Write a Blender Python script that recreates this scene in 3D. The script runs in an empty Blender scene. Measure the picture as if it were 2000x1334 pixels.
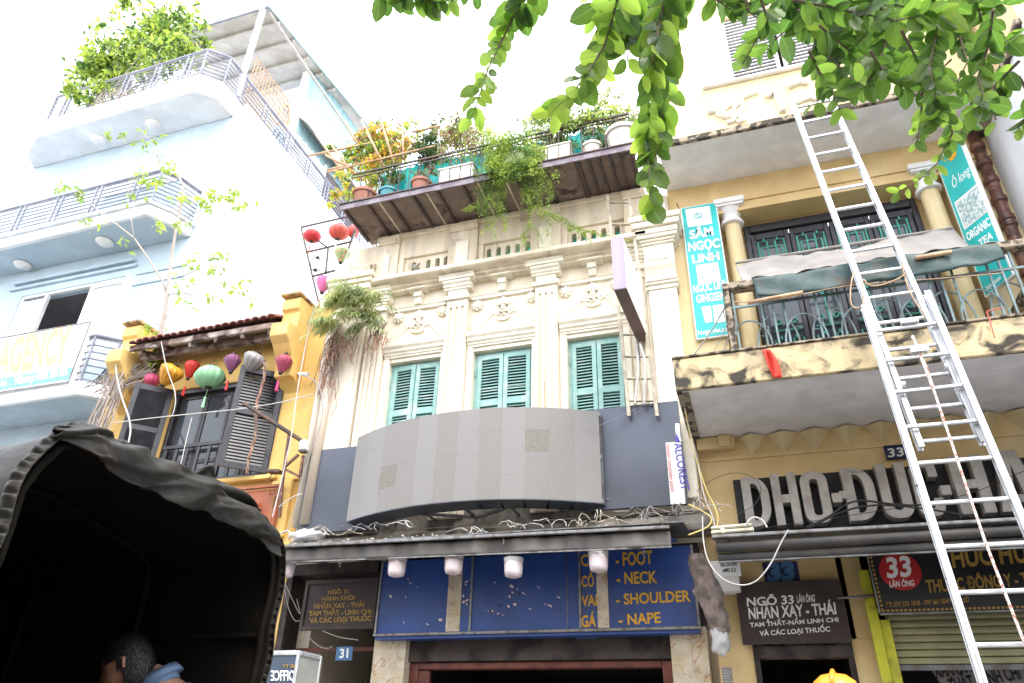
import bpy, bmesh, math, random
from mathutils import Vector as V, Matrix, noise as NZ
R = math.radians; PI = math.pi
S = bpy.context.scene; COL = S.collection
random.seed(7)
# ---------------- camera ----------------
CR = V((0.9516955574376895, 0.3061598958486064, 0.02327410851860849))
CU = V((0.13400441225704854, -0.4823588736673903, 0.8656631761198865))
CF = V((-0.2762578206114869, 0.8207289657178533, 0.5000855740597747))
CP = V((0, -9, 1.6)); FPX = 1405.0
cam = bpy.data.cameras.new('camera'); cam.sensor_width = 36; cam.lens = FPX / 2000 * 36
cam.clip_start = .05; cam.clip_end = 500
co = bpy.data.objects.new('camera', cam); COL.objects.link(co)
co.matrix_world = Matrix(((CR.x, CU.x, -CF.x, CP.x), (CR.y, CU.y, -CF.y, CP.y), (CR.z, CU.z, -CF.z, CP.z), (0, 0, 0, 1)))
S.camera = co
# ---------------- world, sun, exposure ----------------
SUN_EL, SUN_AZ = R(58), R(140)      # azimuth clockwise from +Y: the sun stands behind and to the right
w = bpy.data.worlds.new('World'); S.world = w; w.use_nodes = True
n = w.node_tree.nodes; l = w.node_tree.links; bg = n['Background']
sk = n.new('ShaderNodeTexSky'); sk.sky_type = 'NISHITA'; sk.sun_disc = False
sk.sun_elevation = SUN_EL; sk.sun_rotation = SUN_AZ; sk.dust_density = 3; sk.air_density = 1.0
mx = n.new('ShaderNodeMix'); mx.data_type = 'RGBA'; mx.inputs[0].default_value = .8
mx.inputs[7].default_value = (8.2, 8.5, 9.0, 1)          # overcast layer over the sky
l.new(sk.outputs[0], mx.inputs[6]); l.new(mx.outputs[2], bg.inputs[0]); bg.inputs[1].default_value = .15
sd = bpy.data.lights.new('sun', 'SUN'); sd.energy = .9; sd.angle = R(22); sd.color = (1, .96, .9)
so = bpy.data.objects.new('sun', sd); COL.objects.link(so)
sdir = V((math.sin(SUN_AZ) * math.cos(SUN_EL), math.cos(SUN_AZ) * math.cos(SUN_EL), math.sin(SUN_EL)))
so.rotation_euler = sdir.to_track_quat('Z', 'Y').to_euler()
S.view_settings.view_transform = 'Standard'; S.view_settings.look = 'None'
S.view_settings.exposure = 1.98; S.view_settings.gamma = 1; S.view_settings.use_curve_mapping = False
S.render.resolution_x = 1024; S.render.resolution_y = 683
S.render.engine = 'CYCLES'; S.cycles.max_bounces = 8; S.cycles.transparent_max_bounces = 16

# ---------------- helpers ----------------
def at(px, py, x=None, y=None, z=None):
    """world point where the sight line of a photo pixel meets one real plane of the place"""
    d = CR * ((px - 1000) / FPX) - CU * ((py - 667) / FPX) + CF
    if y is not None: t = (y - CP.y) / d.y
    elif x is not None: t = (x - CP.x) / d.x
    else: t = (z - CP.z) / d.z
    return CP + d * t
def atd(px, py, dist):
    d = CR * ((px - 1000) / FPX) - CU * ((py - 667) / FPX) + CF
    return CP + d.normalized() * dist
def atp(px, py, p0, nn):
    d = CR * ((px - 1000) / FPX) - CU * ((py - 667) / FPX) + CF
    return CP + d * ((V(p0) - CP).dot(V(nn)) / d.dot(V(nn)))
WL = {}
class MB:
    def __init__(s): s.v = []; s.f = []; s.m = []; s.mi = 0; s.uv = None
    def add(s, vs, fs, mi=None):
        o = len(s.v); s.v += [tuple(p) for p in vs]
        for f in fs: s.f.append(tuple(i + o for i in f)); s.m.append(s.mi if mi is None else mi)
        return s
    def box(s, x0, x1, y0, y1, z0, z1, mi=None):
        if x0 > x1: x0, x1 = x1, x0
        if y0 > y1: y0, y1 = y1, y0
        if z0 > z1: z0, z1 = z1, z0
        return s.add([(x0,y0,z0),(x1,y0,z0),(x1,y1,z0),(x0,y1,z0),(x0,y0,z1),(x1,y0,z1),(x1,y1,z1),(x0,y1,z1)],
              [(0,3,2,1),(4,5,6,7),(0,1,5,4),(1,2,6,5),(2,3,7,6),(3,0,4,7)], mi)
    def obox(s, o, a, b, c, mi=None):
        o, a, b, c = V(o), V(a), V(b), V(c)
        if a.cross(b).dot(c) < 0: a, b = b, a
        return s.add([o,o+a,o+a+b,o+b,o+c,o+a+c,o+a+b+c,o+b+c],[(0,3,2,1),(4,5,6,7),(0,1,5,4),(1,2,6,5),(2,3,7,6),(3,0,4,7)], mi)
    def beam(s, a, b, w, h, up=(0,0,1), mi=None):
        a, b = V(a), V(b); d = (b - a); t = d.normalized(); u = V(up); sx = t.cross(u)
        if sx.length < 1e-4: sx = t.cross(V((0,1,0)))
        sx.normalize(); uu = sx.cross(t).normalized()
        return s.obox(a - sx*w/2 - uu*h/2, d, sx*w, uu*h, mi)
    def extr(s, poly, vec, mi=None, caps=True):
        n_ = len(poly); vec = V(vec); P = [V(p) for p in poly]
        nn = V((0,0,0))
        for i in range(n_): nn += P[i].cross(P[(i+1) % n_])
        if nn.dot(vec) > 0: P = P[::-1]
        vs = P + [p + vec for p in P]
        fs = [(i+n_, (i+1)%n_+n_, (i+1)%n_, i) for i in range(n_)]
        if caps: fs = fs + [tuple(range(n_)), tuple(range(2*n_-1, n_-1, -1))]
        return s.add(vs, fs, mi)
    def mould(s, prof, x0, x1, mi=None):      # profile of (y,z) drawn out along x
        return s.extr([(x0, a, b) for a, b in prof], (x1-x0, 0, 0), mi)
    def tube(s, pts, r, n_=6, mi=None, r2=None, flat=1.0):
        P = [V(p) for p in pts]; N = len(P); vs = []; up = V((0,0,1)); last = None
        for i in range(N):
            t = (P[min(i+1,N-1)] - P[max(i-1,0)])
            if t.length < 1e-9: t = V((0,0,1))
            t.normalize()
            if last is None: a = t.cross(up if abs(t.z) < .9 else V((0,1,0)))
            else: a = last - t * last.dot(t)
            if a.length < 1e-6: a = t.orthogonal()
            a.normalize(); last = a; b = t.cross(a)
            rr = r if r2 is None else r + (r2-r)*i/max(1,N-1)
            for k in range(n_):
                an = 2*PI*k/n_; vs.append(P[i] + a*(math.cos(an)*rr) + b*(math.sin(an)*rr*flat))
        fs = [(i*n_+k, i*n_+(k+1)%n_, (i+1)*n_+(k+1)%n_, (i+1)*n_+k) for i in range(N-1) for k in range(n_)]
        fs += [tuple(range(n_-1,-1,-1)), tuple(range((N-1)*n_, N*n_))]
        return s.add(vs, fs, mi)
    def lathe(s, prof, c, n_=16, axis=(0,0,1), mi=None, lobes=0, amp=0):
        c = V(c); q = V(axis).normalized().to_track_quat('Z','Y'); vs = []; fs = []
        for (r, z) in prof:
            for k in range(n_):
                an = 2*PI*k/n_; rr = r*(1 + (amp*abs(math.sin(an*lobes/2)) - amp/2 if lobes else 0))
                vs.append(c + q @ V((rr*math.cos(an), rr*math.sin(an), z)))
        for i in range(len(prof)-1):
            for k in range(n_): fs.append((i*n_+k, i*n_+(k+1)%n_, (i+1)*n_+(k+1)%n_, (i+1)*n_+k))
        if prof[0][0] > 1e-5: fs.append(tuple(range(n_-1,-1,-1)))
        if prof[-1][0] > 1e-5: fs.append(tuple(range((len(prof)-1)*n_, len(prof)*n_)))
        return s.add(vs, fs, mi)
    def ball(s, c, rx, ry=None, rz=None, n_=10, m_=7, mi=None):
        ry = ry or rx; rz = rz or rx; c = V(c); vs = [c + V((0,0,-rz))]; fs = []
        for i in range(1, m_):
            a = -PI/2 + PI*i/m_
            for k in range(n_):
                b = 2*PI*k/n_; vs.append(c + V((rx*math.cos(a)*math.cos(b), ry*math.cos(a)*math.sin(b), rz*math.sin(a))))
        vs.append(c + V((0,0,rz))); L = len(vs)-1
        for k in range(n_): fs.append((0, 1+(k+1)%n_, 1+k)); fs.append((L, L-n_+k, L-n_+(k+1)%n_))
        for i in range(m_-2):
            for k in range(n_): fs.append((1+i*n_+k, 1+i*n_+(k+1)%n_, 1+(i+1)*n_+(k+1)%n_, 1+(i+1)*n_+k))
        return s.add(vs, fs, mi)
    def grid(s, fn, nu, nv, mi=None):
        vs = [fn(i/nu, j/nv) for i in range(nu+1) for j in range(nv+1)]
        return s.add(vs, [(i*(nv+1)+j, (i+1)*(nv+1)+j, (i+1)*(nv+1)+j+1, i*(nv+1)+j+1) for i in range(nu) for j in range(nv)], mi)
    def mesh(s, name, mats, o, smooth):
        me = bpy.data.meshes.new(name); me.from_pydata([(a-o.x, b-o.y, c-o.z) for a,b,c in s.v], [], s.f)
        for m_ in (mats if isinstance(mats, (list,tuple)) else [mats]): me.materials.append(m_)
        if len(me.materials) > 1: me.polygons.foreach_set('material_index', s.m)
        if smooth: me.polygons.foreach_set('use_smooth', [True]*len(me.polygons))
        me.update(); return me
    def build(s, name, mats, parent=None, smooth=False, bevel=0, origin=None, solid=0, sub=0):
        if origin is None:
            a = [V(p) for p in s.v]; origin = V(((min(p.x for p in a)+max(p.x for p in a))/2, (min(p.y for p in a)+max(p.y for p in a))/2, min(p.z for p in a)))
        o = V(origin); ob = bpy.data.objects.new(name, s.mesh(name, mats, o, smooth)); COL.objects.link(ob)
        if s.uv is not None:
            ul = ob.data.uv_layers.new(name='uv'); ul.data.foreach_set('uv', [c for p in s.uv for c in p])
        WL[ob.name] = o
        if parent is not None: ob.parent = parent; ob.location = o - WL[parent.name]
        else: ob.location = o
        if solid: md = ob.modifiers.new('solid','SOLIDIFY'); md.thickness = solid; md.offset = 0
        if bevel: md = ob.modifiers.new('bevel','BEVEL'); md.width = bevel; md.segments = 1; md.limit_method = 'ANGLE'; md.angle_limit = R(40)
        if sub: md = ob.modifiers.new('sub','SUBSURF'); md.levels = sub; md.render_levels = sub
        return ob
def place(me, name, parent, loc, rot=None, scale=None):     # one more piece that shares a mesh
    ob = bpy.data.objects.new(name, me); COL.objects.link(ob); WL[ob.name] = V(loc)
    if parent is not None: ob.parent = parent; ob.location = V(loc) - WL[parent.name]
    else: ob.location = loc
    if rot is not None: ob.rotation_mode = 'QUATERNION'; ob.rotation_quaternion = rot
    if scale is not None: ob.scale = scale
    return ob
def tag(o, label=None, cat=None, group=None, kind=None):
    if label: o['label'] = label
    if cat: o['category'] = cat
    if group: o['group'] = group
    if kind: o['kind'] = kind
    return o
def thing(name, label, cat, loc, group=None):
    o = bpy.data.objects.new(name, None); COL.objects.link(o); o.location = loc; o.empty_display_size = .2
    WL[o.name] = V(loc); return tag(o, label, cat, group)
# ---------------- materials ----------------
def mat(name, c, c2=None, s=3, lo=.45, hi=.6, rough=.75, metal=0, bump=0, bs=30, streak=False, c3=None, s3=1, lo3=.55, hi3=.6, spec=.4, var=.08, emit=None, alpha=None, coat=0):
    m = bpy.data.materials.new(name); m.use_nodes = True; n = m.node_tree.nodes; l = m.node_tree.links; b = n['Principled BSDF']
    b.inputs['Roughness'].default_value = rough; b.inputs['Metallic'].default_value = metal; b.inputs['Specular IOR Level'].default_value = spec
    if coat: b.inputs['Coat Weight'].default_value = coat
    g = n.new('ShaderNodeNewGeometry')
    def noise(sc, st, det=6, dist=.3):
        mp = n.new('ShaderNodeMapping'); mp.inputs['Scale'].default_value = (sc, sc, sc*(.12 if st else 1)); l.new(g.outputs['Position'], mp.inputs[0])
        t = n.new('ShaderNodeTexNoise'); t.inputs['Scale'].default_value = 1; t.inputs['Detail'].default_value = det; t.inputs['Distortion'].default_value = dist
        l.new(mp.outputs[0], t.inputs['Vector']); return t.outputs['Fac']
    def mixc(fac, lo, hi, A, B):
        r = n.new('ShaderNodeMapRange'); r.inputs[1].default_value = lo; r.inputs[2].default_value = hi; l.new(fac, r.inputs[0])
        x = n.new('ShaderNodeMix'); x.data_type = 'RGBA'; l.new(r.outputs[0], x.inputs[0])
        for k, a in ((6, A), (7, B)):
            if isinstance(a, tuple): x.inputs[k].default_value = (*a[:3], 1)
            else: l.new(a, x.inputs[k])
        return x.outputs[2]
    d = tuple(max(0, k*(1-var*2)) for k in c); u = tuple(min(1, k*(1+var)) for k in c)
    out = mixc(noise(s*1.7, streak, 4), .3, .7, d, u)
    if c2: out = mixc(noise(s, streak), lo, hi, out, c2)
    if c3: out = mixc(noise(s3, False, 9, .8), lo3, hi3, out, c3)
    l.new(out, b.inputs['Base Color'])
    if bump:
        bp = n.new('ShaderNodeBump'); bp.inputs['Strength'].default_value = bump; bp.inputs['Distance'].default_value = .01
        l.new(noise(bs, False, 5), bp.inputs['Height']); l.new(bp.outputs[0], b.inputs['Normal'])
    if emit: b.inputs['Emission Color'].default_value = (*c, 1); b.inputs['Emission Strength'].default_value = emit
    return m
def leafmat(name, c, tr, mixf=.45, rough=.4, veins=False, vary=2.5):
    m = bpy.data.materials.new(name); m.use_nodes = True; n = m.node_tree.nodes; l = m.node_tree.links; b = n['Principled BSDF']
    out = n['Material Output']; b.inputs['Roughness'].default_value = rough; b.inputs['Specular IOR Level'].default_value = .45
    g = n.new('ShaderNodeNewGeometry'); t = n.new('ShaderNodeTexNoise'); t.inputs['Scale'].default_value = vary; l.new(g.outputs['Position'], t.inputs['Vector'])
    oi = n.new('ShaderNodeObjectInfo'); ad = n.new('ShaderNodeMath'); ad.operation = 'MULTIPLY_ADD'; ad.inputs[1].default_value = .5 if veins else 0
    l.new(oi.outputs['Random'], ad.inputs[0]); l.new(t.outputs['Fac'], ad.inputs[2])
    def ramp(cc, k):
        x = n.new('ShaderNodeMix'); x.data_type = 'RGBA'
        r = n.new('ShaderNodeMapRange'); r.inputs[1].default_value = .3; r.inputs[2].default_value = .7 if not veins else 1.1; l.new(ad.outputs[0], r.inputs[0]); l.new(r.outputs[0], x.inputs[0])
        x.inputs[6].default_value = (*[a*.6 for a in cc], 1); x.inputs[7].default_value = (min(1,cc[0]*1.7), min(1,cc[1]*1.25), cc[2]*.9, 1); return x.outputs[2]
    a, bb = ramp(c, 0), ramp(tr, 1)
    if veins:
        uv = n.new('ShaderNodeUVMap'); sp = n.new('ShaderNodeSeparateXYZ'); l.new(uv.outputs[0], sp.inputs[0])
        ab = n.new('ShaderNodeMath'); ab.operation = 'ABSOLUTE'; l.new(sp.outputs[1], ab.inputs[0])
        s1 = n.new('ShaderNodeMath'); s1.operation = 'MULTIPLY_ADD'; s1.inputs[1].default_value = -.35; l.new(ab.outputs[0], s1.inputs[0]); l.new(sp.outputs[0], s1.inputs[2])
        s2 = n.new('ShaderNodeMath'); s2.operation = 'MULTIPLY'; s2.inputs[1].default_value = 62; l.new(s1.outputs[0], s2.inputs[0])
        s3 = n.new('ShaderNodeMath'); s3.operation = 'COSINE'; l.new(s2.outputs[0], s3.inputs[0])
        r2 = n.new('ShaderNodeMapRange'); r2.inputs[1].default_value = .55; r2.inputs[2].default_value = 1; r2.inputs[4].default_value = .3; l.new(s3.outputs[0], r2.inputs[0])
        r3 = n.new('ShaderNodeMapRange'); r3.inputs[1].default_value = .07; r3.inputs[2].default_value = .02; r3.inputs[4].default_value = .9; l.new(ab.outputs[0], r3.inputs[0])
        mxx = n.new('ShaderNodeMath'); mxx.operation = 'MAXIMUM'; l.new(r2.outputs[0], mxx.inputs[0]); l.new(r3.outputs[0], mxx.inputs[1])
        def vm(A, cc):
            x = n.new('ShaderNodeMix'); x.data_type = 'RGBA'; l.new(mxx.outputs[0], x.inputs[0]); l.new(A, x.inputs[6]); x.inputs[7].default_value = (*cc, 1); return x.outputs[2]
        a = vm(a, (.12,.2,.07)); bb = vm(bb, (.25,.5,.1))
        bp = n.new('ShaderNodeBump'); bp.inputs['Strength'].default_value = .7; bp.inputs['Distance'].default_value = .004; bp.invert = True
        l.new(mxx.outputs[0], bp.inputs['Height']); l.new(bp.outputs[0], b.inputs['Normal'])
    l.new(a, b.inputs['Base Color'])
    tn = n.new('ShaderNodeBsdfTranslucent'); l.new(bb, tn.inputs['Color'])
    mm = n.new('ShaderNodeMixShader'); mm.inputs[0].default_value = mixf; l.new(b.outputs[0], mm.inputs[1]); l.new(tn.outputs[0], mm.inputs[2]); l.new(mm.outputs[0], out.inputs[0])
    return m
def marble(name):
    m = mat(name, (.6,.53,.42), c2=(.48,.36,.2), s=4, lo=.5, hi=.8, rough=.25, var=.12); n = m.node_tree.nodes; l = m.node_tree.links; b = n['Principled BSDF']
    src = b.inputs['Base Color'].links[0].from_socket; g = n.new('ShaderNodeNewGeometry')
    t = n.new('ShaderNodeTexNoise'); t.inputs['Scale'].default_value = 2.6; t.inputs['Detail'].default_value = 8; t.inputs['Distortion'].default_value = 1.6; l.new(g.outputs['Position'], t.inputs['Vector'])
    a = n.new('ShaderNodeMath'); a.operation = 'SUBTRACT'; a.inputs[1].default_value = .5; l.new(t.outputs['Fac'], a.inputs[0])
    c = n.new('ShaderNodeMath'); c.operation = 'ABSOLUTE'; l.new(a.outputs[0], c.inputs[0])
    r = n.new('ShaderNodeMapRange'); r.inputs[1].default_value = .018; r.inputs[2].default_value = .0; r.inputs[4].default_value = .75; l.new(c.outputs[0], r.inputs[0])
    x = n.new('ShaderNodeMix'); x.data_type = 'RGBA'; l.new(r.outputs[0], x.inputs[0]); l.new(src, x.inputs[6]); x.inputs[7].default_value = (.32,.13,.03,1); l.new(x.outputs[2], b.inputs['Base Color'])
    return m
def glass(name, c=(.05,.06,.07), rough=.05):
    return mat(name, c, rough=rough, spec=.45, var=.02)
M = dict(
 cream=mat('cream_plaster', (.8,.72,.59), c2=(.7,.59,.43), s=2.2, lo=.52, hi=.78, streak=True, bump=.25, bs=40, c3=(.5,.43,.33), s3=1.6, lo3=.66, hi3=.9),
 creamlight=mat('pale_plaster', (.8,.74,.62), c2=(.72,.63,.48), s=3, lo=.55, hi=.8, bump=.2, bs=50),
 creamdirty=mat('weathered_plaster', (.74,.65,.51), c2=(.5,.42,.32), s=3, lo=.47, hi=.72, streak=True, bump=.35, bs=40, c3=(.3,.25,.2), s3=4, lo3=.6, hi3=.78),
 teal=mat('teal_shutter_paint', (.25,.44,.41), c2=(.42,.53,.51), s=5, lo=.5, hi=.75, rough=.55, bump=.15),
 turq=None,
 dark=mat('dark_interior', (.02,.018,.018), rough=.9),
 darkwarm=mat('dark_warm_wall', (.07,.055,.05), c2=(.025,.02,.02), s=3, rough=.9, bump=.4),  # dark warm tone for alley and lintel; stands in for shadow on header strip
 greyshade=mat('dirty_shaded_plaster', (.2,.18,.155), c2=(.09,.08,.07), s=4, rough=.95, bump=.4, bs=30),  # dirty grey, darkened to carry the shade below the LED screen
 rolldark=mat('dark_rolled_canvas', (.045,.042,.042), c2=(.07,.065,.06), s=3, rough=.7, bump=.3, bs=12),
 steel=mat('dark_steel', (.06,.05,.055), c2=(.12,.07,.05), s=8, rough=.5, metal=.3),
 fasc=mat('purple_brown_steel', (.13,.1,.12), c2=(.2,.17,.19), s=6, rough=.4, metal=.2),
 soff=mat('stained_concrete_soffit', (.2,.15,.13), c2=(.33,.26,.22), s=3, lo=.5, hi=.75, rough=.9, bump=.4, c3=(.06,.045,.04), s3=3, lo3=.55, hi3=.7),
 yel33=mat('yellow_wall_paint', (.68,.5,.25), c2=(.58,.42,.2), s=1.6, lo=.4, hi=.7, bump=.2, c3=(.7,.55,.32), s3=1.2, lo3=.5, hi3=.8, rough=.85),
 yel33hi=mat('ground_lit_yellow_wall_paint', (.68,.56,.33), c2=(.62,.48,.26), s=1.4, rough=.85, bump=.15),
 mold=mat('mouldy_yellow_plaster', (.6,.48,.28), c2=(.42,.34,.22), s=3, c3=(.05,.043,.034), s3=3.6, lo3=.47, hi3=.6, bump=.7, bs=35, rough=.95),
 moldedge=mat('lichen_black_edge', (.33,.27,.2), c2=(.06,.05,.04), s=9, lo=.45, hi=.55, bump=.8, bs=40, rough=.95),
 soffw=mat('white_painted_soffit', (.8,.78,.78), c2=(.7,.68,.67), s=2, lo=.5, hi=.8, bump=.15, rough=.9),
 white=mat('white_paint', (.72,.75,.79), c2=(.6,.62,.64), s=1.2, streak=True, lo=.5, hi=.85, rough=.8),
 sky_blue=mat('pale_blue_paint', (.43,.53,.6), c2=(.38,.47,.54), s=1.1, rough=.8),
 offwhite=mat('off_white_gloss', (.74,.74,.74), rough=.35),
 railgrey=mat('grey_rail_paint', (.19,.2,.25), c2=(.25,.25,.3), s=3, rough=.45),
 alu=mat('aluminium', (.66,.67,.69), c2=(.5,.51,.53), s=6, lo=.45, hi=.7, rough=.42, metal=.65, bump=.1, bs=60),
 galv=mat('galvanised_steel', (.17,.18,.19), c2=(.11,.095,.085), s=6, rough=.5, metal=.4),
 yelhouse=mat('ochre_wall_paint', (.72,.48,.16), c2=(.62,.38,.12), s=1.8, lo=.45, hi=.75, rough=.85, bump=.2, c3=(.72,.5,.2), s3=.9, lo3=.5, hi3=.75),
 yeldirty=mat('ochre_soot_edge', (.5,.32,.12), c2=(.14,.1,.07), s=6, rough=.9, bump=.4),
 blackwood=mat('black_painted_wood', (.018,.017,.022), c2=(.03,.028,.035), s=8, rough=.38, spec=.5),
 oldwood=mat('weathered_roof_timber', (.22,.15,.12), c2=(.38,.33,.3), s=4, lo=.45, hi=.6, bump=.8, bs=25, rough=.95, c3=(.07,.04,.035), s3=3, lo3=.5, hi3=.6),
 tile=mat('red_clay_tile', (.27,.1,.085), c2=(.38,.2,.17), s=9, rough=.85, bump=.5),
 glass=glass('window_glass'),
 bluep=mat('slate_blue_aluminium_panel', (.06,.07,.095), c2=(.075,.085,.115), s=1.2, rough=.33, metal=.35, spec=.6, var=.05),
 led=mat('led_module_face', (.18,.17,.162), c2=(.21,.197,.187), s=90, lo=.4, hi=.6, rough=.55, bump=.25, bs=220, var=.04),
 led2=mat('led_module_face_lit', (.2,.19,.186), c2=(.225,.214,.208), s=90, lo=.4, hi=.6, rough=.5, bump=.25, bs=220, var=.04),
 ledbad=mat('led_module_worn_face', (.19,.178,.158), c2=(.135,.12,.095), s=70, lo=.5, hi=.56, rough=.6, bump=.3, bs=120),
 signblue=mat('royal_blue_sign_face', (.028,.075,.28), c2=(.024,.06,.22), s=2, rough=.35, spec=.5),
 gold=mat('golden_yellow_letter', (.72,.4,.03), c2=(.55,.27,.03), s=14, lo=.55, hi=.7, rough=.5),
 silver=mat('silver_trim', (.27,.27,.28), c2=(.16,.15,.145), s=12, rough=.4, metal=.5),
 marble=marble('brown_veined_marble'),
 redwood=mat('red_brown_door_wood', (.16,.05,.035), c2=(.1,.03,.025), s=6, rough=.4),
 fabric=mat('grey_awning_canvas', (.1,.094,.09), c2=(.135,.125,.115), s=3, streak=True, rough=.8, bump=.3, bs=15),
 tarp=mat('grey_white_tarpaulin', (.27,.25,.235), c2=(.19,.178,.17), s=2.2, lo=.45, hi=.75, rough=.6, bump=.3, bs=9),
 tarpgreen=mat('green_tarpaulin_roll', (.03,.065,.062), c2=(.075,.09,.085), s=5, lo=.5, hi=.7, rough=.6, bump=.5, bs=18, c3=(.06,.05,.04), s3=3, lo3=.56, hi3=.66),
 canvas=mat('olive_truck_canvas', (.018,.0175,.015), c2=(.03,.026,.022), s=4, spec=.28, rough=.55, bump=.9, bs=7, c3=(.09,.055,.035), s3=2.2, lo3=.66, hi3=.78),
 canvasin=mat('dark_truck_canvas_lining', (.008,.0065,.005), rough=.95, spec=.1, bump=.3, bs=9),
 bamboo=mat('bamboo_pole', (.5,.33,.2), c2=(.36,.22,.13), s=8, rough=.6),
 terra=mat('terracotta_pot', (.34,.15,.105), c2=(.27,.12,.09), s=6, rough=.8),
 potwhite=mat('white_planter', (.62,.6,.55), c2=(.5,.48,.42), s=5, rough=.7),
 potteal=mat('teal_pot', (.06,.24,.29), rough=.5),
 brownpipe=mat('rusty_brown_pipe', (.14,.06,.045), c2=(.08,.04,.035), s=7, rough=.45, c3=(.25,.13,.09), s3=6),
 pipewhite=mat('cream_drain_pipe', (.62,.56,.47), c2=(.48,.4,.32), s=4, streak=True, rough=.6),
 tealsign=mat('teal_sign_face', (.03,.42,.4), c2=(.03,.5,.5), s=1, rough=.35),
 signwhite=mat('white_print', (.8,.8,.8), rough=.4, var=.02),
 printgrey=mat('grey_print', (.3,.42,.42), c2=(.65,.7,.7), s=22, lo=.45, hi=.55, rough=.5),
 blackprint=mat('black_sign_face', (.015,.013,.016), rough=.4),
 red=mat('red_print', (.42,.02,.02), rough=.45, var=.03),
 brownsign=mat('dark_brown_sign_board', (.045,.03,.03), c2=(.06,.04,.038), s=4, rough=.6),
 goldold=mat('old_gold_lettering', (.36,.22,.05), rough=.5),
 greyletter=mat('grey_stone_letter', (.38,.35,.32), c2=(.28,.25,.23), s=5, lo=.45, hi=.7, rough=.8, bump=.3, c3=(.12,.1,.09), s3=3, lo3=.62, hi3=.72),
 letterside=mat('black_letter_backing', (.02,.02,.022), rough=.7),
 navy=mat('navy_enamel_plate', (.02,.03,.09), rough=.3),
 plateblue=mat('blue_enamel_plate', (.07,.17,.33), rough=.35),
 orange=mat('orange_helmet_plastic', (.9,.3,.02), rough=.3, var=.03),
 rollgreen=mat('olive_roller_slat', (.3,.29,.16), c2=(.24,.23,.13), s=3, rough=.55),
 limeyellow=mat('yellow_green_steel_post', (.5,.5,.03), c2=(.3,.26,.05), s=7, lo=.55, hi=.7, rough=.5),
 woodsign=mat('polished_red_wood_sign', (.33,.09,.04), c2=(.25,.06,.03), s=3, streak=True, rough=.3, coat=.3),
 cable=mat('black_cable', (.025,.025,.025), rough=.6), cablew=mat('white_cable', (.5,.48,.46), rough=.6),
 cabley=mat('yellow_cable', (.62,.48,.16), rough=.6), cableg=mat('grey_cable', (.3,.28,.27), rough=.6),
 bag=mat('grey_plastic_bag', (.5,.49,.49), c2=(.4,.39,.38), s=6, rough=.45, bump=.5, bs=12),
 pinkbag=mat('pinkish_clear_plastic', (.28,.225,.21), c2=(.15,.12,.11), s=7, rough=.22, bump=.7, bs=10),
 boxwhite=mat('cream_plastic_box', (.68,.64,.5), rough=.5, c2=(.55,.5,.38), s=6),
 bulb=mat('white_lamp_glass', (.72,.62,.64), rough=.3, spec=.5),
 skin=mat('skin', (.36,.19,.12), rough=.5, var=.05), hair=mat('black_hair', (.012,.01,.01), rough=.45, bump=.5, bs=120),
 shirt=mat('blue_shirt_cloth', (.16,.24,.36), c2=(.13,.2,.32), s=8, rough=.85, bump=.3, bs=25), trousers=mat('dark_trousers', (.03,.03,.04), rough=.9),
 road=mat('asphalt_ground', (.17,.165,.155), c2=(.22,.21,.2), s=2, rough=.9, bump=.4),
 pave=mat('pavement', (.28,.27,.25), c2=(.22,.21,.2), s=3, rough=.9),
 purple=mat('lilac_sign_edge', (.34,.29,.42), c2=(.28,.23,.33), s=4, streak=True, rough=.5), brownedge=mat('brown_sign_base', (.16,.1,.1), rough=.5, c2=(.12,.08,.08), s=3),
 bark=mat('twig_bark', (.16,.12,.09), rough=.9), barkp=mat('pale_twig_bark', (.33,.28,.25), rough=.9),
 corr=mat('pale_teal_corrugated_steel', (.3,.47,.52), c2=(.25,.4,.46), s=3, streak=True, rough=.4, metal=.2),
 roofgrey=mat('grey_roof_sheet', (.52,.5,.48), c2=(.42,.4,.38), s=2, rough=.7),
 beige=mat('beige_steel_angle', (.52,.47,.36), c2=(.35,.3,.24), s=9, rough=.6),
 irongreen=mat('grey_green_iron', (.16,.24,.26), c2=(.12,.15,.15), s=9, rough=.5), grille=mat('green_door_grille', (.1,.42,.34), rough=.5),
 stickerblue=mat('violet_blue_print', (.08,.07,.45), rough=.4), stickerred=mat('pale_red_print', (.6,.12,.1), rough=.4),
 redcloth=mat('red_cloth', (.62,.05,.03), rough=.7), orangeprint=mat('pale_orange_print', (.72,.38,.16), rough=.4), skyprint=mat('sky_blue_print', (.12,.42,.62), rough=.4),
 relief=mat('white_relief_plaster', (.75,.7,.6), rough=.85),
)
L = dict(
 fg=leafmat('large_leaf', (.04,.085,.028), (.16,.37,.055), .48, .34, True, 1.2),
 fg2=leafmat('young_and_glare_leaf', (.14,.27,.05), (.38,.68,.11), .58, .4, True, 1.2),  # real young leaves, and a pale colour painting in glare on the left strands
 bush=leafmat('bright_bush_leaf', (.17,.32,.07), (.42,.65,.12), .5), dk=leafmat('deep_green_leaf', (.035,.085,.03), (.08,.2,.04), .4),
 fern=leafmat('fern_leaf', (.15,.27,.07), (.3,.5,.1), .45), yel=leafmat('yellowing_leaf', (.55,.38,.06), (.75,.5,.08), .5),
 pale=leafmat('pale_frond', (.3,.43,.24), (.4,.55,.28), .4), dry=leafmat('dry_brown_root', (.24,.16,.13), (.22,.14,.11), .25), pink=leafmat('dusty_pink_leaf', (.22,.15,.13), (.3,.2,.17), .35),
)
M['turq'] = leafmat('turquoise_sheet', (.05,.42,.52), (.1,.62,.75), .6)
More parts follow.
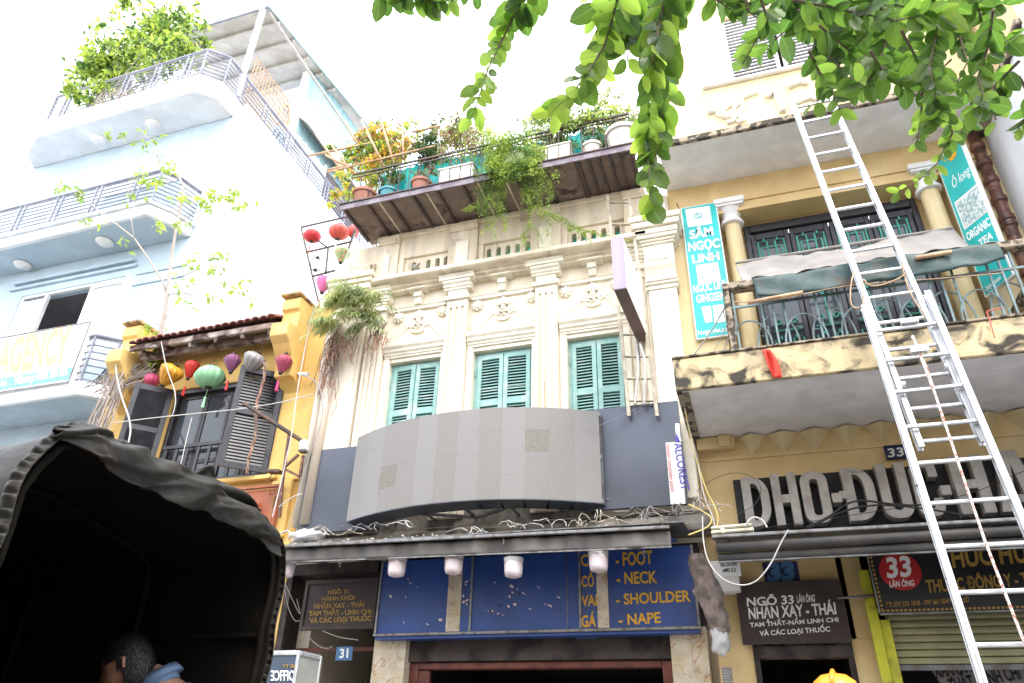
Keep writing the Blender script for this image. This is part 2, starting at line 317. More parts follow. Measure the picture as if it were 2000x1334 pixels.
# ---------------- text ----------------
_cap = {}
def text_data(s, bold=.02):
    cu = bpy.data.curves.new('t', 'FONT'); cu.body = s; cu.size = 1; cu.offset = bold; cu.resolution_u = 3
    ob = bpy.data.objects.new('t', cu); COL.objects.link(ob); bpy.context.view_layer.update()
    me = bpy.data.meshes.new_from_object(ob.evaluated_get(bpy.context.evaluated_depsgraph_get()))
    vs = [v.co.copy() for v in me.vertices]; fs = [tuple(p.vertices) for p in me.polygons]
    bpy.data.objects.remove(ob); bpy.data.curves.remove(cu); bpy.data.meshes.remove(me); return vs, fs
CAPH = max(v.y for v in text_data('H', 0)[0])
def txt(parent, s, p0, p1, p2, m, bold=.02, depth=.004, name='lettering', msides=None):
    """p0 baseline left, p1 baseline right, p2 cap height left, all world points"""
    vs, fs = text_data(s, bold); p0, p1, p2 = V(p0), V(p1), V(p2)
    x0 = min(v.x for v in vs); x1 = max(v.x for v in vs); ex = (p1-p0)/(x1-x0); ey = (p2-p0)/CAPH
    nn = ex.cross(ey).normalized(); P = [p0 + ex*(v.x-x0) + ey*v.y for v in vs]
    mb = MB(); N = len(P); mb.add([p + nn*depth for p in P], fs, 0)
    ed = {}
    for f in fs:
        for i in range(len(f)): ed[(f[i], f[(i+1)%len(f)])] = 1
    q = [(a,b) for (a,b) in ed if (b,a) not in ed]
    mb.add([p + nn*depth for p in P] + P, [(b, a, a+N, b+N) for a,b in q], 1 if msides else 0)
    return mb.build(name, [m, msides] if msides else m, parent)
def ptx(parent, s, q0, q1, q2, m, bold=.02, depth=.004, name='lettering', msides=None, **k):
    return txt(parent, s, at(*q0, **k), at(*q1, **k), at(*q2, **k), m, bold, depth, name, msides)
def cable(pts, r, m, label, name='cable', cat='cable', n_=5, sm=3, group=None):
    P = [V(p) for p in pts]; r *= .68
    for _ in range(sm):
        Q = [P[0]]
        for a, b in zip(P, P[1:]): Q += [a*.75+b*.25, a*.25+b*.75]
        P = Q + [P[-1]]
        if len(P) > 60: break
    return tag(MB().tube(P, r, n_).build(name, m, smooth=True), label, cat, group)
# ================= SETTING =================
def struct(o): return tag(o, kind='structure')
g = MB().box(-60, 60, -60, 60, -.3, -.02); struct(g.build('ground', M['road']))
g = MB().box(-40, 40, -1.6, -.0, -.02, .12); struct(g.build('pavement', M['pave'], bevel=.02))

# ================= CREAM HOUSE =================
H = thing('cream_house', 'cream plaster old townhouse with three green shuttered windows and carved stucco, in the middle', 'house', (-3.3, 0, 0))
WIN = [(-5.08, -4.19), (-3.65, -2.71), (-2.17, -1.33)]
wz0, wz1 = 5.05, 7.0
m = MB(); xs = [-6.28] + [q for w_ in WIN for q in w_] + [-.5]
for i in range(0, len(xs), 2): m.box(xs[i], xs[i+1], 0, .35, 3.9, 8.4)
for a, b in WIN: m.box(a, b, 0, .35, wz1, 8.4); m.box(a, b, 0, .35, 3.9, wz0)
m.build('wall', M['cream'], H)
m = MB().box(-6.28, -6.0, .35, 9, 0, 9.6).box(-.8, -.5, .35, 9, 0, 9.6).box(-6.28,-.5,8.8,9,0,9.6).box(-6,-.8,.35,8.8,8.3,8.4); m.build('back_wall', M['cream'], H)
# window frames + shutters
def slat_mesh(w_): return MB().obox((-w_/2, -.004, -.016), (w_, 0, 0), (0, .008, 0), (0, .028, .034)).mesh('slat', M['teal'], V((0,0,0)), False)
def shutter(parent, x0, x1, z0, z1, y, mm, sm, hinge=None, ang=0, st=.065, step=.047, midz=None, name='shutter'):
    """louvred leaf; built flat then turned about its hinge"""
    rot = Matrix.Rotation(ang, 4, 'Z'); hx = x0 if hinge == 'l' else x1
    T = lambda p: V((hx, y, 0)) + rot @ (V(p) - V((hx, y, 0)))
    bars = [(x0, x0+st, z0, z1), (x1-st, x1, z0, z1), (x0+st, x1-st, z0, z0+st*1.2), (x0+st, x1-st, z1-st*1.2, z1)]
    secs = [(z0+st*1.2, z1-st*1.2)]
    if midz: bars.append((x0+st, x1-st, midz-.045, midz+.045)); secs = [(z0+st*1.2, midz-.045), (midz+.045, z1-st*1.2)]
    m = MB()
    for a, b, c, d in bars: m.obox(T((a, y-.02, c)), rot @ V((b-a, 0, 0)), rot @ V((0, .04, 0)), (0, 0, d-c))
    sh = m.build(name, mm, parent, bevel=.003)
    for a, b in secs:
        n_ = int((b-a)/step)
        for k in range(n_):
            z = a + (k+.5)*(b-a)/n_
            place(sm, 'slat', sh, T(((x0+x1)/2, y, z)), (rot.to_quaternion()))
    return sh
for i, (a, b) in enumerate(WIN):
    m = MB().box(a, a+.05, .1, .17, wz0, wz1).box(b-.05, b, .1, .17, wz0, wz1).box(a+.05, b-.05, .1, .17, wz1-.05, wz1)
    m.build('window_frame', M['teal'], H, bevel=.004)
    w_ = (b-a-.1)/2 - .004; sm = slat_mesh(w_-.13); c = (a+b)/2
    shutter(H, a+.05, c-.005, wz0, wz1-.055, .1, M['teal'], sm, 'l', R(-2) if i != 0 else R(-5), midz=6.13)
    shutter(H, c+.005, b-.05, wz0, wz1-.055, .1, M['teal'], sm, 'r', R(2), midz=6.13)
    MB().box(a, b, .17, .2, wz0, wz1).build('dark_opening', M['dark'], H)
    for hx in (a+.02, b-.02):
        for hz in (6.6, 5.75): MB().tube([(hx, .075, hz), (hx, .075, hz+.17)], .011).build('hinge', M['teal'], H)
    # surround and hood moulding
    MB().box(a-.1, a-.003, -.03, .0, 4.4, 7.06).box(b+.003, b+.1, -.03, 0, 4.4, 7.06).box(a-.1, b+.1, -.03, 0, 7.063, 7.1).build('window_surround', M['creamlight'], H, bevel=.008)
    MB().mould([(0,7.1),(-.04,7.1),(-.05,7.14),(-.075,7.16),(-.075,7.2),(-.11,7.24),(-.12,7.3),(0,7.33)], a-.1, b+.1).build('hood_moulding', M['creamlight'], H, bevel=.006)
# stucco scroll arches
def parc(pts, off):
    out = []
    for i, p in enumerate(pts):
        a = V(pts[max(0,i-1)]); b = V(pts[min(len(pts)-1,i+1)]); t = (b-a).normalized(); out.append((p[0]-t.y*off, p[1]+t.x*off))
    return out
base_arc = [(-.54,7.40),(-.47,7.405),(-.42,7.43),(-.36,7.50),(-.29,7.59),(-.21,7.67),(-.13,7.715)]
for a, b in WIN:
    c = (a+b)/2; m = MB()
    for sx in (-1, 1):
        for off, r in ((0, .03), (.05, .024), (-.045, .02)):
            m.tube([(c - sx*(-p[0]) if sx < 0 else c + p[0], -.01, p[1]) for p in parc(base_arc, off)] if sx > 0 else [(c - p[0], -.01, p[1]) for p in parc(base_arc, off)], r, 6)
        sp = [(c - sx*(.125 - .0*k) + sx*0 - sx*(.055*(1-k/16))*math.sin(-k*.55) , -.015, 7.715 - .03 + (.075*(1-k/17))*math.cos(k*.55) - .03) for k in range(15)]
        m.tube(sp, .03, 6, r2=.018)
    m.build('scroll_arch', M['creamlight'], H, smooth=True)
    m = MB()
    for k in range(-2, 3): m.ball((c + .045*k, -.03, 7.84 - .02*abs(k)), .032, .03, .085 - .012*abs(k), 8, 6)
    m.ball((c, -.03, 7.71), .045, .04, .055, 8, 6); m.tube([(c-.06,-.03,7.66),(c,-.05,7.62),(c+.06,-.03,7.66)], .018)
    for r_, zz in ((.12, 7.56), (.085, 7.55), (.05, 7.54)): m.tube([(c + r_*math.cos(t), -.03, zz + r_*.62*math.sin(t)) for t in [PI + k*PI/8 for k in range(9)]], .014)
    m.tube([(c-.1,-.03,7.57),(c-.06,-.04,7.6),(c-.02,-.04,7.55),(c+.02,-.04,7.6),(c+.06,-.04,7.55),(c+.1,-.03,7.58)], .013)
    m.build('shell_cartouche', M['creamlight'], H, smooth=True)
def rosette(x, z):
    m = MB(); m.lathe([(.095,0),(.095,.025),(.065,.035),(.065,.055),(.03,.06),(0.0,.075)], (x, 0, z), 14, (0,-1,0))
    for k in range(8): m.ball((x+.075*math.cos(k*PI/4), -.035, z+.075*math.sin(k*PI/4)), .028, .022, .028, 6, 4)
    m.build('rosette', M['creamlight'], H, smooth=True)
for x in (-5.0, -4.22, -3.62, -2.72, -2.17, -1.38): rosette(x, 7.82)
# pilasters
def pilaster(x0, x1, y0=-.12):
    w_ = x1-x0; n_ = 3; r = []; m = MB(); z0, z1 = 4.4, 7.93
    fl = w_*.12; gap = (w_ - n_*fl)/(n_+1)
    if w_ > .2:
        m.box(x0, x1, y0+.03, 0, z0, z1); cur = x0
        for k in range(n_):
            m.box(cur, cur+gap, y0, y0+.029, z0, z1); m.box(cur+gap, cur+gap+fl, y0, y0+.029, 7.8, z1); cur += gap+fl
        m.box(cur, x1, y0, y0+.029, z0, z1)
    else: m.box(x0, x1, y0, 0, z0, z1)
    p = m.build('pilaster', M['cream'], H, bevel=.004)
    m = MB().box(x0-.04, x1+.04, y0-.04, 0, 7.933, 8.0).box(x0+.01, x1-.01, y0-.01, 0, 8.0, 8.12)
    m.mould([(0,8.123),(y0-.03,8.123),(y0-.03,8.15),(y0-.06,8.17),(y0-.06,8.2),(y0-.1,8.23),(y0-.1,8.27),(0,8.27)], x0-.06, x1+.06)
    c = (x0+x1)/2; m.tube([(c+(w_*.36)*math.cos(t), y0-.012, 8.115-.06*math.sin(t)) for t in [k*PI/8 for k in range(9)]], .012)
    m.build('capital', M['creamlight'], p, bevel=.005)
for a, b in ((-5.5, -5.2), (-4.11, -3.76), (-2.63, -2.29), (-1.18, -.9)): pilaster(a, b)
# bands, consoles, cornice
for a, b in ((-5.2, -4.11), (-3.76, -2.63), (-2.29, -1.18)):
    MB().mould([(0,7.93),(-.05,7.93),(-.05,7.97),(-.07,7.99),(0,7.99)], a+.05, b-.05).build('frieze_band', M['creamlight'], H)
    c = (a+b)/2; m = MB().box(c-.07, c+.07, -.13, 0, 8.13, 8.24).box(c-.06, c+.06, -.1, 0, 8.0, 8.129)
    for k in range(3): m.box(c-.045+k*.034, c-.025+k*.034, -.115, -.1, 8.02, 8.11)
    m.build('console', M['creamlight'], H, bevel=.006)
    MB().box(c-.17, c+.17, -.2, 0, 8.243, 8.27).build('console_shelf', M['creamlight'], H, bevel=.004)
MB().mould([(0,8.273),(-.14,8.273),(-.14,8.3),(-.2,8.33),(-.2,8.36),(-.33,8.39),(-.36,8.41),(-.36,8.47),(-.33,8.5),(0,8.56)], -5.45, -.85).build('cornice', M['creamdirty'], H, bevel=.004)
for c, hw in ((-5.35,.24), (-3.93, .3), (-2.46, .3), (-1.03,.26)): MB().mould([(0,8.272),(-.24,8.272),(-.24,8.31),(-.28,8.345),(0,8.345)], c-hw, c+hw).build('cornice_break', M['creamlight'], H, bevel=.004)
# parapet with arched slots
def slotted(x0, x1, z0, z1, y0, y1, slots, sz0, sz1, w_):
    m = MB(); cur = x0
    for c in slots:
        a, b = c-w_/2, c+w_/2; m.box(cur, a, y0, y1, z0, z1); m.box(a, b, y0, y1, z0, sz0)
        r = w_/2; poly = [(a, y0, z1)] + [(c - r*math.cos(PI*k/8), y0, sz1-r+r*math.sin(PI*k/8)) for k in range(9)] + [(b, y0, z1)]
        for k in range(8):
            p, q = poly[k+1], poly[k+2]; m.extr([p, q, (q[0], y0, z1), (p[0], y0, z1)], (0, y1-y0, 0), caps=True)
        cur = b
    m.box(cur, x1, y0, y1, z0, z1); return m
SL = [[-4.86,-4.59,-4.42,-4.26], [-3.49,-3.32,-3.155,-2.99,-2.81], [-2.03,-1.875,-1.71,-1.545,-1.33]]
for (a, b), s_ in zip(((-5.14,-4.2), (-3.67,-2.74), (-2.23,-1.2)), SL):
    slotted(a+.1, b-.0, 8.5, 9.05, .03, .2, s_, 8.6, 8.97, .085).build('slotted_panel', M['creamdirty'], H)
    MB().box(a, b, -.02, .2, 9.052, 9.5).box(a, a+.098, -.02, .2, 8.5, 9.05).build('parapet_wall', M['creamdirty'], H, bevel=.006)
for a, b in ((-5.55,-5.14), (-4.2,-3.67), (-2.74,-2.23), (-1.2,-.86)):
    p = MB().box(a+.002, b-.002, -.06, .2, 8.5, 9.38).mould([(.2,9.383),(-.08,9.383),(-.08,9.42),(-.12,9.45),(-.12,9.53),(.2,9.53)], a, b).build('parapet_pier', M['creamdirty'], H, bevel=.006)
    if b-a > .35: MB().box(a+.15, b-.15, -.085, -.062, 8.7, 9.15).build('raised_panel', M['creamlight'], p, bevel=.01)
MB().mould([(.2,9.5),(-.03,9.5),(-.05,9.53),(-.05,9.6),(.2,9.6)], -5.6, -.85).build('parapet_coping', M['creamdirty'], H)
# left corner pier
m = MB().box(-6.2, -5.55, -.14, 0, 4.4, 8.0).box(-5.98, -5.6, -.18, -.143, 4.4, 7.6)
m.build('corner_pier', M['cream'], H, bevel=.01)
m = MB(); 
for k, (e, z0_, z1_) in enumerate(((.0, 8.0, 8.1), (.05, 8.103, 8.17), (.1, 8.173, 8.24), (.05, 8.243, 8.3), (.16, 8.303, 8.42), (.2, 8.423, 8.5), (.24, 8.503, 8.6))):
    m.box(-6.1-e*.6, -5.6+e, -.2-e, 0, z0_, z1_)
m.build('corner_capital', M['cream'], H, bevel=.012)
m = MB()
for k in range(6):
    x = -5.98+.07*k; m.tube([(x,-.02,8.98),(x,-.12,8.97),(x,-.17,8.9),(x,-.14,8.82),(x,-.2,8.78),(x,-.3,8.74),(x,-.33,8.66),(x,-.3,8.6)], .034, 7)
m.box(-6.05, -5.56, -.1, .2, 8.603, 9.0)
m.build('fluted_volute', M['creamdirty'], H, smooth=False)
MB().box(-6.15, -5.56, .0, .2, 9.003, 9.45).build('parapet_end', M['creamdirty'], H)
# right corner pier with stacked capital
m = MB().box(-.9, -.5, -.18, 0, 4.4, 7.5); m.build('corner_pier', M['creamlight'], H, bevel=.01)
m = MB().box(-.93, -.47, -.2, 0, 7.503, 7.55).box(-.94, -.46, -.22, 0, 7.58, 7.62).box(-.91,-.49,-.19,0,7.553,7.577)
m.mould([(0,7.623),(-.24,7.623),(-.25,7.7),(-.29,7.78),(-.33,7.83),(-.33,7.9),(0,7.9)], -.92, -.48)
m.box(-.92, -.48, -.24, 0, 7.903, 8.26).box(-.84, -.56, -.26, -.243, 7.98, 8.19)
for e, a, b in ((.03, 8.263, 8.3), (.06, 8.303, 8.34), (.1, 8.343, 8.4), (.12, 8.403, 8.5), (.17, 8.503, 8.6), (.2, 8.603, 8.7)): m.box(-.92-e*.8, -.48+e*.8, -.24-e, 0, a, b)
m.build('corner_capital', M['creamlight'], H, bevel=.008)
MB().box(-.9, -.5, -.1, .3, 8.703, 9.3).build('parapet_end', M['creamdirty'], H)
# ground floor of the cream house
m = MB()
for a, b in ((-4.77,-4.32), (-1.01,-.6)): MB().box(a, b, -.06, .6, 0, 2.94).build('marble_column', M['marble'], H, bevel=.006)
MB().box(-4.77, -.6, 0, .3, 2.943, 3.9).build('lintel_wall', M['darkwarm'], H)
MB().box(-4.32, -1.01, .05, .12, 2.62, 2.94).build('header_strip', M['darkwarm'], H)  # dark colour stands in for the shadow on this strip
m = MB().box(-4.32, -4.2, .1, .28, 0, 2.61).box(-1.14, -1.01, .1, .28, 0, 2.61).box(-4.2, -1.14, .1, .28, 2.53, 2.61); m.build('door_frame', M['redwood'], H, bevel=.01)
m = MB().box(-4.2, -4.05, .12, .2, 0, 2.52).box(-4.05,-3.2,.6,.66,0,2.3); m.build('door_leaf', M['redwood'], H, bevel=.01)
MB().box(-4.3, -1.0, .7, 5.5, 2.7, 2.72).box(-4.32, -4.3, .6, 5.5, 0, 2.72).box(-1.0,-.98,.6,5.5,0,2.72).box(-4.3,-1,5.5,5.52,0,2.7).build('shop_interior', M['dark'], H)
MB().box(-3.4, -1.3, 1.0, 1.05, 2.2, 2.26).build('ceiling_rail', M['silver'], H)
# alley 31 beside the shop
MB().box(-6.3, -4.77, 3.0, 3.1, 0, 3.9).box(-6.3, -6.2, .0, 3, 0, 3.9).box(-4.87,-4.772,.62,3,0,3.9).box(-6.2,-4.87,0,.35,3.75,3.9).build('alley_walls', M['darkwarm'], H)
m = MB()
for k in range(7): m.tube([(-5.25+k*.07, .5, 1.6), (-5.25+k*.07, .5, 2.45)], .007, 4)
for k in range(5): m.tube([(-5.28, .5, 2.05+k*.09), (-4.8, .5, 2.05+k*.09)], .007, 4)
m.build('alley_grille', M['cable'], H)
MB().box(-6.2,-4.87,.28,.33,2.78,2.83).build('alley_beam', M['redwood'], H)

tag(MB().grid(lambda u, v: (-5.45+u*4.5, -.42+.02*math.sin(u*160), 9.73+v*(1.0+.06*math.sin(u*7))), 150, 2).build('turquoise_sheet', M['turq'], solid=.008), 'turquoise corrugated sheet standing on the terrace behind the flower pots', 'sheet')
# terrace over the parapet
T = MB().box(-5.84, -.88, -.9, .15, 9.64, 9.72).build('terrace_slab', M['soff'], H)
xs = [-5.81,-5.36,-4.96,-4.53,-4.10,-3.65,-3.16,-2.74,-2.28,-1.77,-1.73,-1.57,-1.41,-1.24,-1.09,-.92]
for x in xs: MB().box(x-.02, x+.02, -.89, -.0, 9.585, 9.638).build('beam', M['steel'], T)
for x in (-5.16,-4.3,-3.4,-2.95): MB().box(x-.012,x+.012,-.88,0,9.628,9.638).build('joint_strip', M['creamdirty'], T)
MB().box(-5.87, -.87, -.93, -.9, 9.59, 9.7).build('edge_channel', M['fasc'], T)
MB().box(-5.9, -.86, -.95, -.9, 9.703, 9.725).build('edge_lip', M['steel'], T)
m = MB()
RL = thing('terrace_railing', 'thin black iron railing along the planted rooftop terrace', 'railing', (-3.3, -.86, 9.73))
MB().box(-5.8, -.9, -.87, -.85, 10.34, 10.36).build('rail', M['steel'], RL)
MB().box(-5.8, -.9, -.86, -.83, 10.43, 10.46).build('rail', M['steel'], RL)
MB().box(-5.8, -.9, -.87, -.85, 9.75, 9.765).build('rail', M['steel'], RL)
bm_ = MB().box(-.007,.007,-.007,.007,0,.6).mesh('bar', M['steel'], V((0,0,0)), False)
for k in range(27): place(bm_, 'bar', RL, (-5.78 + k*.187, -.86, 9.75))
tag(MB().grid(lambda u, v: (-5.2+u*4.2, .27+.02*math.sin(u*190), 8.5+v*1.1), 150, 2).build('turquoise_sheet', M['turq'], solid=.01), 'turquoise sheet seen through the arched slots of the cream parapet', 'sheet')
# drain pipes
def pipe(x, y, z0, z1, r, mm, label, collars=()):
    p = MB().lathe([(r, z0), (r, z1)], (x, y, 0), 12).build('drain_pipe', mm, smooth=True); tag(p, label, 'pipe')
    for z in collars: MB().lathe([(r*1.05, z-.05), (r*1.28, z-.035), (r*1.28, z+.035), (r*1.05, z+.05)], (x, y, 0), 12).build('collar', mm, p, smooth=False)
    return p
pipe(-6.0, -.22, 4.4, 7.75, .075, M['pipewhite'], 'cream drain pipe nearer the shutters on the cream house corner')
pipe(-6.2, -.12, 4.4, 7.7, .07, M['pipewhite'], 'cream drain pipe against the ochre wall edge')
pipe(3.78, -.06, 6.3, 9.36, .075, M['brownpipe'], 'rusty brown drain pipe with thick collars beside the organic tea sign', (9.12, 8.82, 8.5, 8.17, 7.85, 7.75, 7.4, 7.0))
# steel lattice ladder beside window three
m = thing('lattice_ladder', 'beige steel angle lattice running up the cream wall behind the lilac light box', 'lattice', (-1.1, -.3, 4.4))
la, lb_ = (lambda t: at(1187+t*42, 383+t*430, y=-.3)), (lambda t: at(1229+t*55, 383+t*430, y=-.3))
MB().beam(la(0), la(1), .045, .045).build('rail', M['beige'], m); MB().beam(lb_(0), lb_(1), .045, .045).build('rail', M['beige'], m)
for k in range(10): MB().beam(la((k+.3)/10), lb_((k+.3)/10), .012, .045, (0,1,0)).build('rung', M['beige'], m)
cable([at(1243,672,y=-.3), at(1248,720,y=-.35), at(1240,790,y=-.3)], .03, M['cablew'], 'thick white conduit hanging below the lilac light box', 'conduit', 'conduit', 8)
cable([at(1250,672,y=-.33), at(1262,710,y=-.42), at(1258,790,y=-.33)], .028, M['cablew'], 'second white conduit bowing out beside the lattice', 'conduit', 'conduit', 8)
# light box
b = thing('light_box_sign', 'blank projecting light box sign with lilac edge and white faces on the cream house', 'sign', (-1.09, -.85, 6.7))
def lbp(x, y, z): return (x + .07*(y+1.5)/1.35*1.0, y, z)
m = MB(); m.extr([lbp(-1.185,-1.5,6.72), lbp(-1.035,-1.5,6.72), lbp(-1.035,-.15,6.72), lbp(-1.185,-.15,6.72)], (0,0,.8)); m.build('white_face', M['offwhite'], b)
m = MB(); m.extr([lbp(-1.19,-1.51,6.715), lbp(-1.03,-1.51,6.715), lbp(-1.03,-1.502,6.715), lbp(-1.19,-1.502,6.715)], (0,0,.81)); m.build('edge_band', M['purple'], b)
m = MB(); m.extr([lbp(-1.19,-1.51,6.70), lbp(-1.03,-1.51,6.70), lbp(-1.03,-.14,6.70), lbp(-1.19,-.14,6.70)], (0,0,.012)); m.build('base_band', M['brownedge'], b)
MB().box(-1.1,-1.08,-.3,-.28,6.3,6.7).build('bracket', M['galv'], b)

# ================= LED SIGN AND SLATE PANELS =================
B = thing('slate_panel', 'slate blue aluminium cladding panel left of the curved LED screen', 'panel', at(640, 1040, y=-.2))
tag(B, 'slate blue aluminium cladding panel left of the curved LED screen', 'panel')
a0, a1, a2, a3 = at(603,881,y=-.22), at(579,1043,y=-.22), at(712,1034,y=-.22), at(730,862,y=-.22)
MB().box(a1.x, -4.9, -.22, -.19, a1.z, a0.z).build('sheet', M['bluep'], B, bevel=.004)
MB().box(a1.x+.03, -4.9, -.19, -.02, a1.z+.05, a0.z-.05).build('backing_frame', M['galv'], B)
for q in ((611,950),(668,1028)): MB().ball(at(*q, y=-.225), .012, .006, .012).build('screw', M['silver'], B)
a0, a1 = at(1323,782,y=-.22), at(1344,984,y=-.22)
B2 = thing('slate_panel', 'slate blue aluminium cladding panel with a white sticker, right of the curved LED screen', 'panel', (-1.1, -.2, a1.z))
MB().box(-1.9, a1.x, -.22, -.19, a1.z, a0.z).build('sheet', M['bluep'], B2, bevel=.004)
MB().box(-1.9, a1.x-.03, -.19, -.02, a1.z+.05, a0.z-.05).build('backing_frame', M['galv'], B2)
for q in ((1187,975),(1312,786)): MB().ball(at(*q, y=-.225), .012, .006, .012).build('screw', M['silver'], B2)
q = [at(*p, y=-.224) for p in ((1319,827),(1327,827),(1330,863),(1339,984),(1310,985),(1300,865),(1320,863))]
st = MB().extr(q, (0,-.002,0)).build('sticker', M['signwhite'], B2)
ptx(st, 'ALCOREST', (1316,866), (1331,958), (1331,864), M['stickerblue'], .01, .002, y=-.227)
ptx(st, 'minium composite panel', (1301,868), (1310,960), (1309,867), M['stickerred'], .0, .002, y=-.227)
MB().extr([at(*p, y=-.227) for p in ((1320,850),(1329,864),(1319,864))], (0,-.002,0)).build('triangle_mark', M['stickerblue'], st)
for k in range(3): MB().extr([at(*p, y=-.23) for p in ((1319+k*3,846),(1321+k*3,846),(1328+k*2,862),(1326+k*2,862))], (0,-.001,0)).build('stripe_mark', M['signwhite'] if k else M['stickerblue'], st)
LED = thing('led_screen', 'curved grey blank LED screen bulging out above the blue shop sign', 'screen', (-3.45, -.6, 4.35))
xa, xb, ye, yb = -5.25, -1.67, -.36, -.86
def arc(t):
    u = 2*t-1; return V((xa+(xb-xa)*t, ye+(yb-ye)*(1-abs(u)**2.1), 0))
NC, NR = 12, 4; z0, z1 = 4.36, 5.6; rnd = random.Random(3)
for i in range(NC):
    p, q = arc(i/NC), arc((i+1)/NC); d = (q-p); nn = V((d.y, -d.x, 0)).normalized()
    mm = M['led2'] if i in (0,1,4,6,8,11) else M['led']  # paler columns paint in the differing reflection of the flat facets
    for j in range(NR):
        g_ = .0003; a = p + d.normalized()*g_; za = z0+(z1-z0)*j/NR + g_; zb = z0+(z1-z0)*(j+1)/NR - g_
        mk = M['ledbad'] if (i, j) in ((2,1), (9,2)) else mm
        MB().obox(V((a.x, a.y, za)) + nn*rnd.uniform(-.0004,.0004), d - d.normalized()*2*g_, -nn*.03, (0,0,zb-za)).build('led_module', mk, LED)
m = MB()
for zc in (z0+.03, (z0+z1)/2, z1-.03):
    for i in range(NC):
        p, q = arc(i/NC), arc((i+1)/NC); m.beam(V((p.x,p.y+.06,zc)), V((q.x,q.y+.06,zc)), .05, .05)
m.build('frame_hoop', M['galv'], LED)
m = MB()
for i in range(0, NC+1):
    p = arc(i/NC); m.beam(V((p.x,p.y+.1,z0)), V((p.x,p.y+.1,z1)), .03, .03, (0,1,0))
    if i % 2 == 0: m.beam(V((p.x,p.y+.1,z0+.03)), V((p.x,-.0,z0+.03)), .03, .03); m.beam(V((p.x,p.y+.1,z1-.05)), V((p.x,-.0,z1-.05)), .03, .03)
m.beam((-4.4,-.55,4.37),(-3.4,-.1,4.37),.05,.03); m.beam((-3.4,-.1,4.37),(-2.6,-.6,4.37),.05,.03)
m.build('support_strut', M['galv'], LED)
m = MB()
for i in range(NC):
    p, q = arc(i/NC), arc((i+1)/NC); d = q-p; nn = V((d.y,-d.x,0)).normalized(); m.obox(V((p.x,p.y,z0-.012))-nn*.36, d, nn*.36, (0,0,.01))
m.build('bottom_flange', M['bluep'], LED)
# ledge behind
m = MB().mould([(0,3.96),(-.35,3.96),(-.35,4.02),(-.2,4.08),(-.15,4.2),(-.02,4.24),(0,4.3)], -6.25, -.4); m.build('ledge', M['greyshade'], H, bevel=.01); MB().box(-5.3,-1.8,-.012,-.002,4.3,4.9).build('painted_shade_patch', M['greyshade'], H)  # ledge and wall patch have the LED screen's shade put into their colour

# ================= SHOP AWNING + SIGN =================
A = thing('shop_awning', 'long grey canvas shop awning with sheet top and hanging valance above the blue sign', 'awning', (-3.2, -1.1, 3.6))
def aw(x, top): return 3.855 + (x+5.8)*-.012 if top else 3.665 + (x+5.8)*-.014
X0, X1 = -6.0, -.8
MB().extr([(X0,-1.12,3.86),(X0,-1.12,3.875),(X0,-.02,4.02),(X0,-.02,4.0)], (X1-X0+.15,0,-.02)).build('sheet_top', M['galv'], A)
MB().obox((X0,-1.15,aw(X0,1)-.02),(X1-X0,0,aw(X1,1)-aw(X0,1)),(0,.05,0),(0,0,.035)).build('front_rail', M['silver'], A, bevel=.006)
def val(u, v):
    x = X0+(X1-X0)*u; z = (aw(x,1)-.03)*(1-v)+aw(x,0)*v
    return (x, -1.08+.012*math.sin(u*53)+.02*v*math.sin(u*31+1)+.01*math.sin(u*140), z - .004*math.sin(u*23)*v)
MB().grid(val, 90, 5).build('valance', M['fabric'], A, smooth=True, solid=.006)
MB().obox((X0,-1.1,aw(X0,0)-.012),(X1-X0,0,aw(X1,0)-aw(X0,0)),(0,.025,0),(0,0,.014)).build('valance_bar', M['silver'], A)
MB().extr([(X0,-1.0,3.72),(X0,-.3,3.86),(X0,-.3,3.84),(X0,-1.0,3.7)], (X1-X0,0,0)).build('blue_lining', M['signblue'], A)
for k in range(8): MB().beam((X0+.3+k*.66,-1.05,3.74),(X0+.3+k*.66,-.0,3.9),.03,.03).build('arm', M['galv'], A)
for q in ((664,1101),(1258,1079)): MB().ball(at(*q, y=-1.12), .02).tube([at(*q,y=-1.12), at(q[0],q[1]+7,y=-1.12)], .01).build('hook', M['cable'], A)
for i, (q, lab) in enumerate((((559,1112),'leftmost white lamp under the awning, against the truck edge'), ((775,1110),'white lamp under the awning over the left blue panel'), ((886,1105),'white lamp under the awning over the narrow marble strip'), ((1003,1111),'white lamp under the awning over the wide blue panel'), ((1169,1099),'white lamp under the awning beside the word FOOT'))):
    p = at(*q, y=-.95); b = thing('awning_lamp', lab, 'lamp', p, 'white lamps under the shop awning')
    r = .085*1.28; MB().lathe([(0,-.1),(r*.5,-.1),(r*.86,-.085),(r*.96,-.04),(r,.04),(r,.1)], p, 18).build('glass_cover', M['bulb'], b, smooth=True)
    MB().lathe([(r*1.02,.08),(r*1.05,.09),(r*1.05,.12),(r*.6,.14),(0,.14)], p, 18).build('lamp_base', M['offwhite'], b)
SG = thing('blue_shop_sign', 'royal blue fascia sign with golden words FOOT, NECK, SHOULDER, NAPE', 'sign', (-2.75, -.2, 3.0))
ys = -.2; bl = at(733,1238,y=ys); br = at(1366,1222,y=ys); zb = (bl.z+br.z)/2; zt_ = 3.82
def px_x(px, py): return at(px, py, y=ys).x
edges = [bl.x, px_x(921,1160), px_x(1133,1160), br.x]
for i in range(3): MB().box(edges[i], edges[i+1], ys, ys+.03, zb, zt_).build('sign_panel', M['signblue'], SG)
for k, e in enumerate(edges): MB().box(e-.014, e+.014, ys-.02, ys-.002, zb, zt_).build('upright_trim', M['silver'], SG, bevel=.003)
MB().box(edges[0]-.02, edges[-1]+.02, ys-.03, ys+.0, zb-.035, zb-.003).build('bottom_trim', M['silver'], SG, bevel=.004)
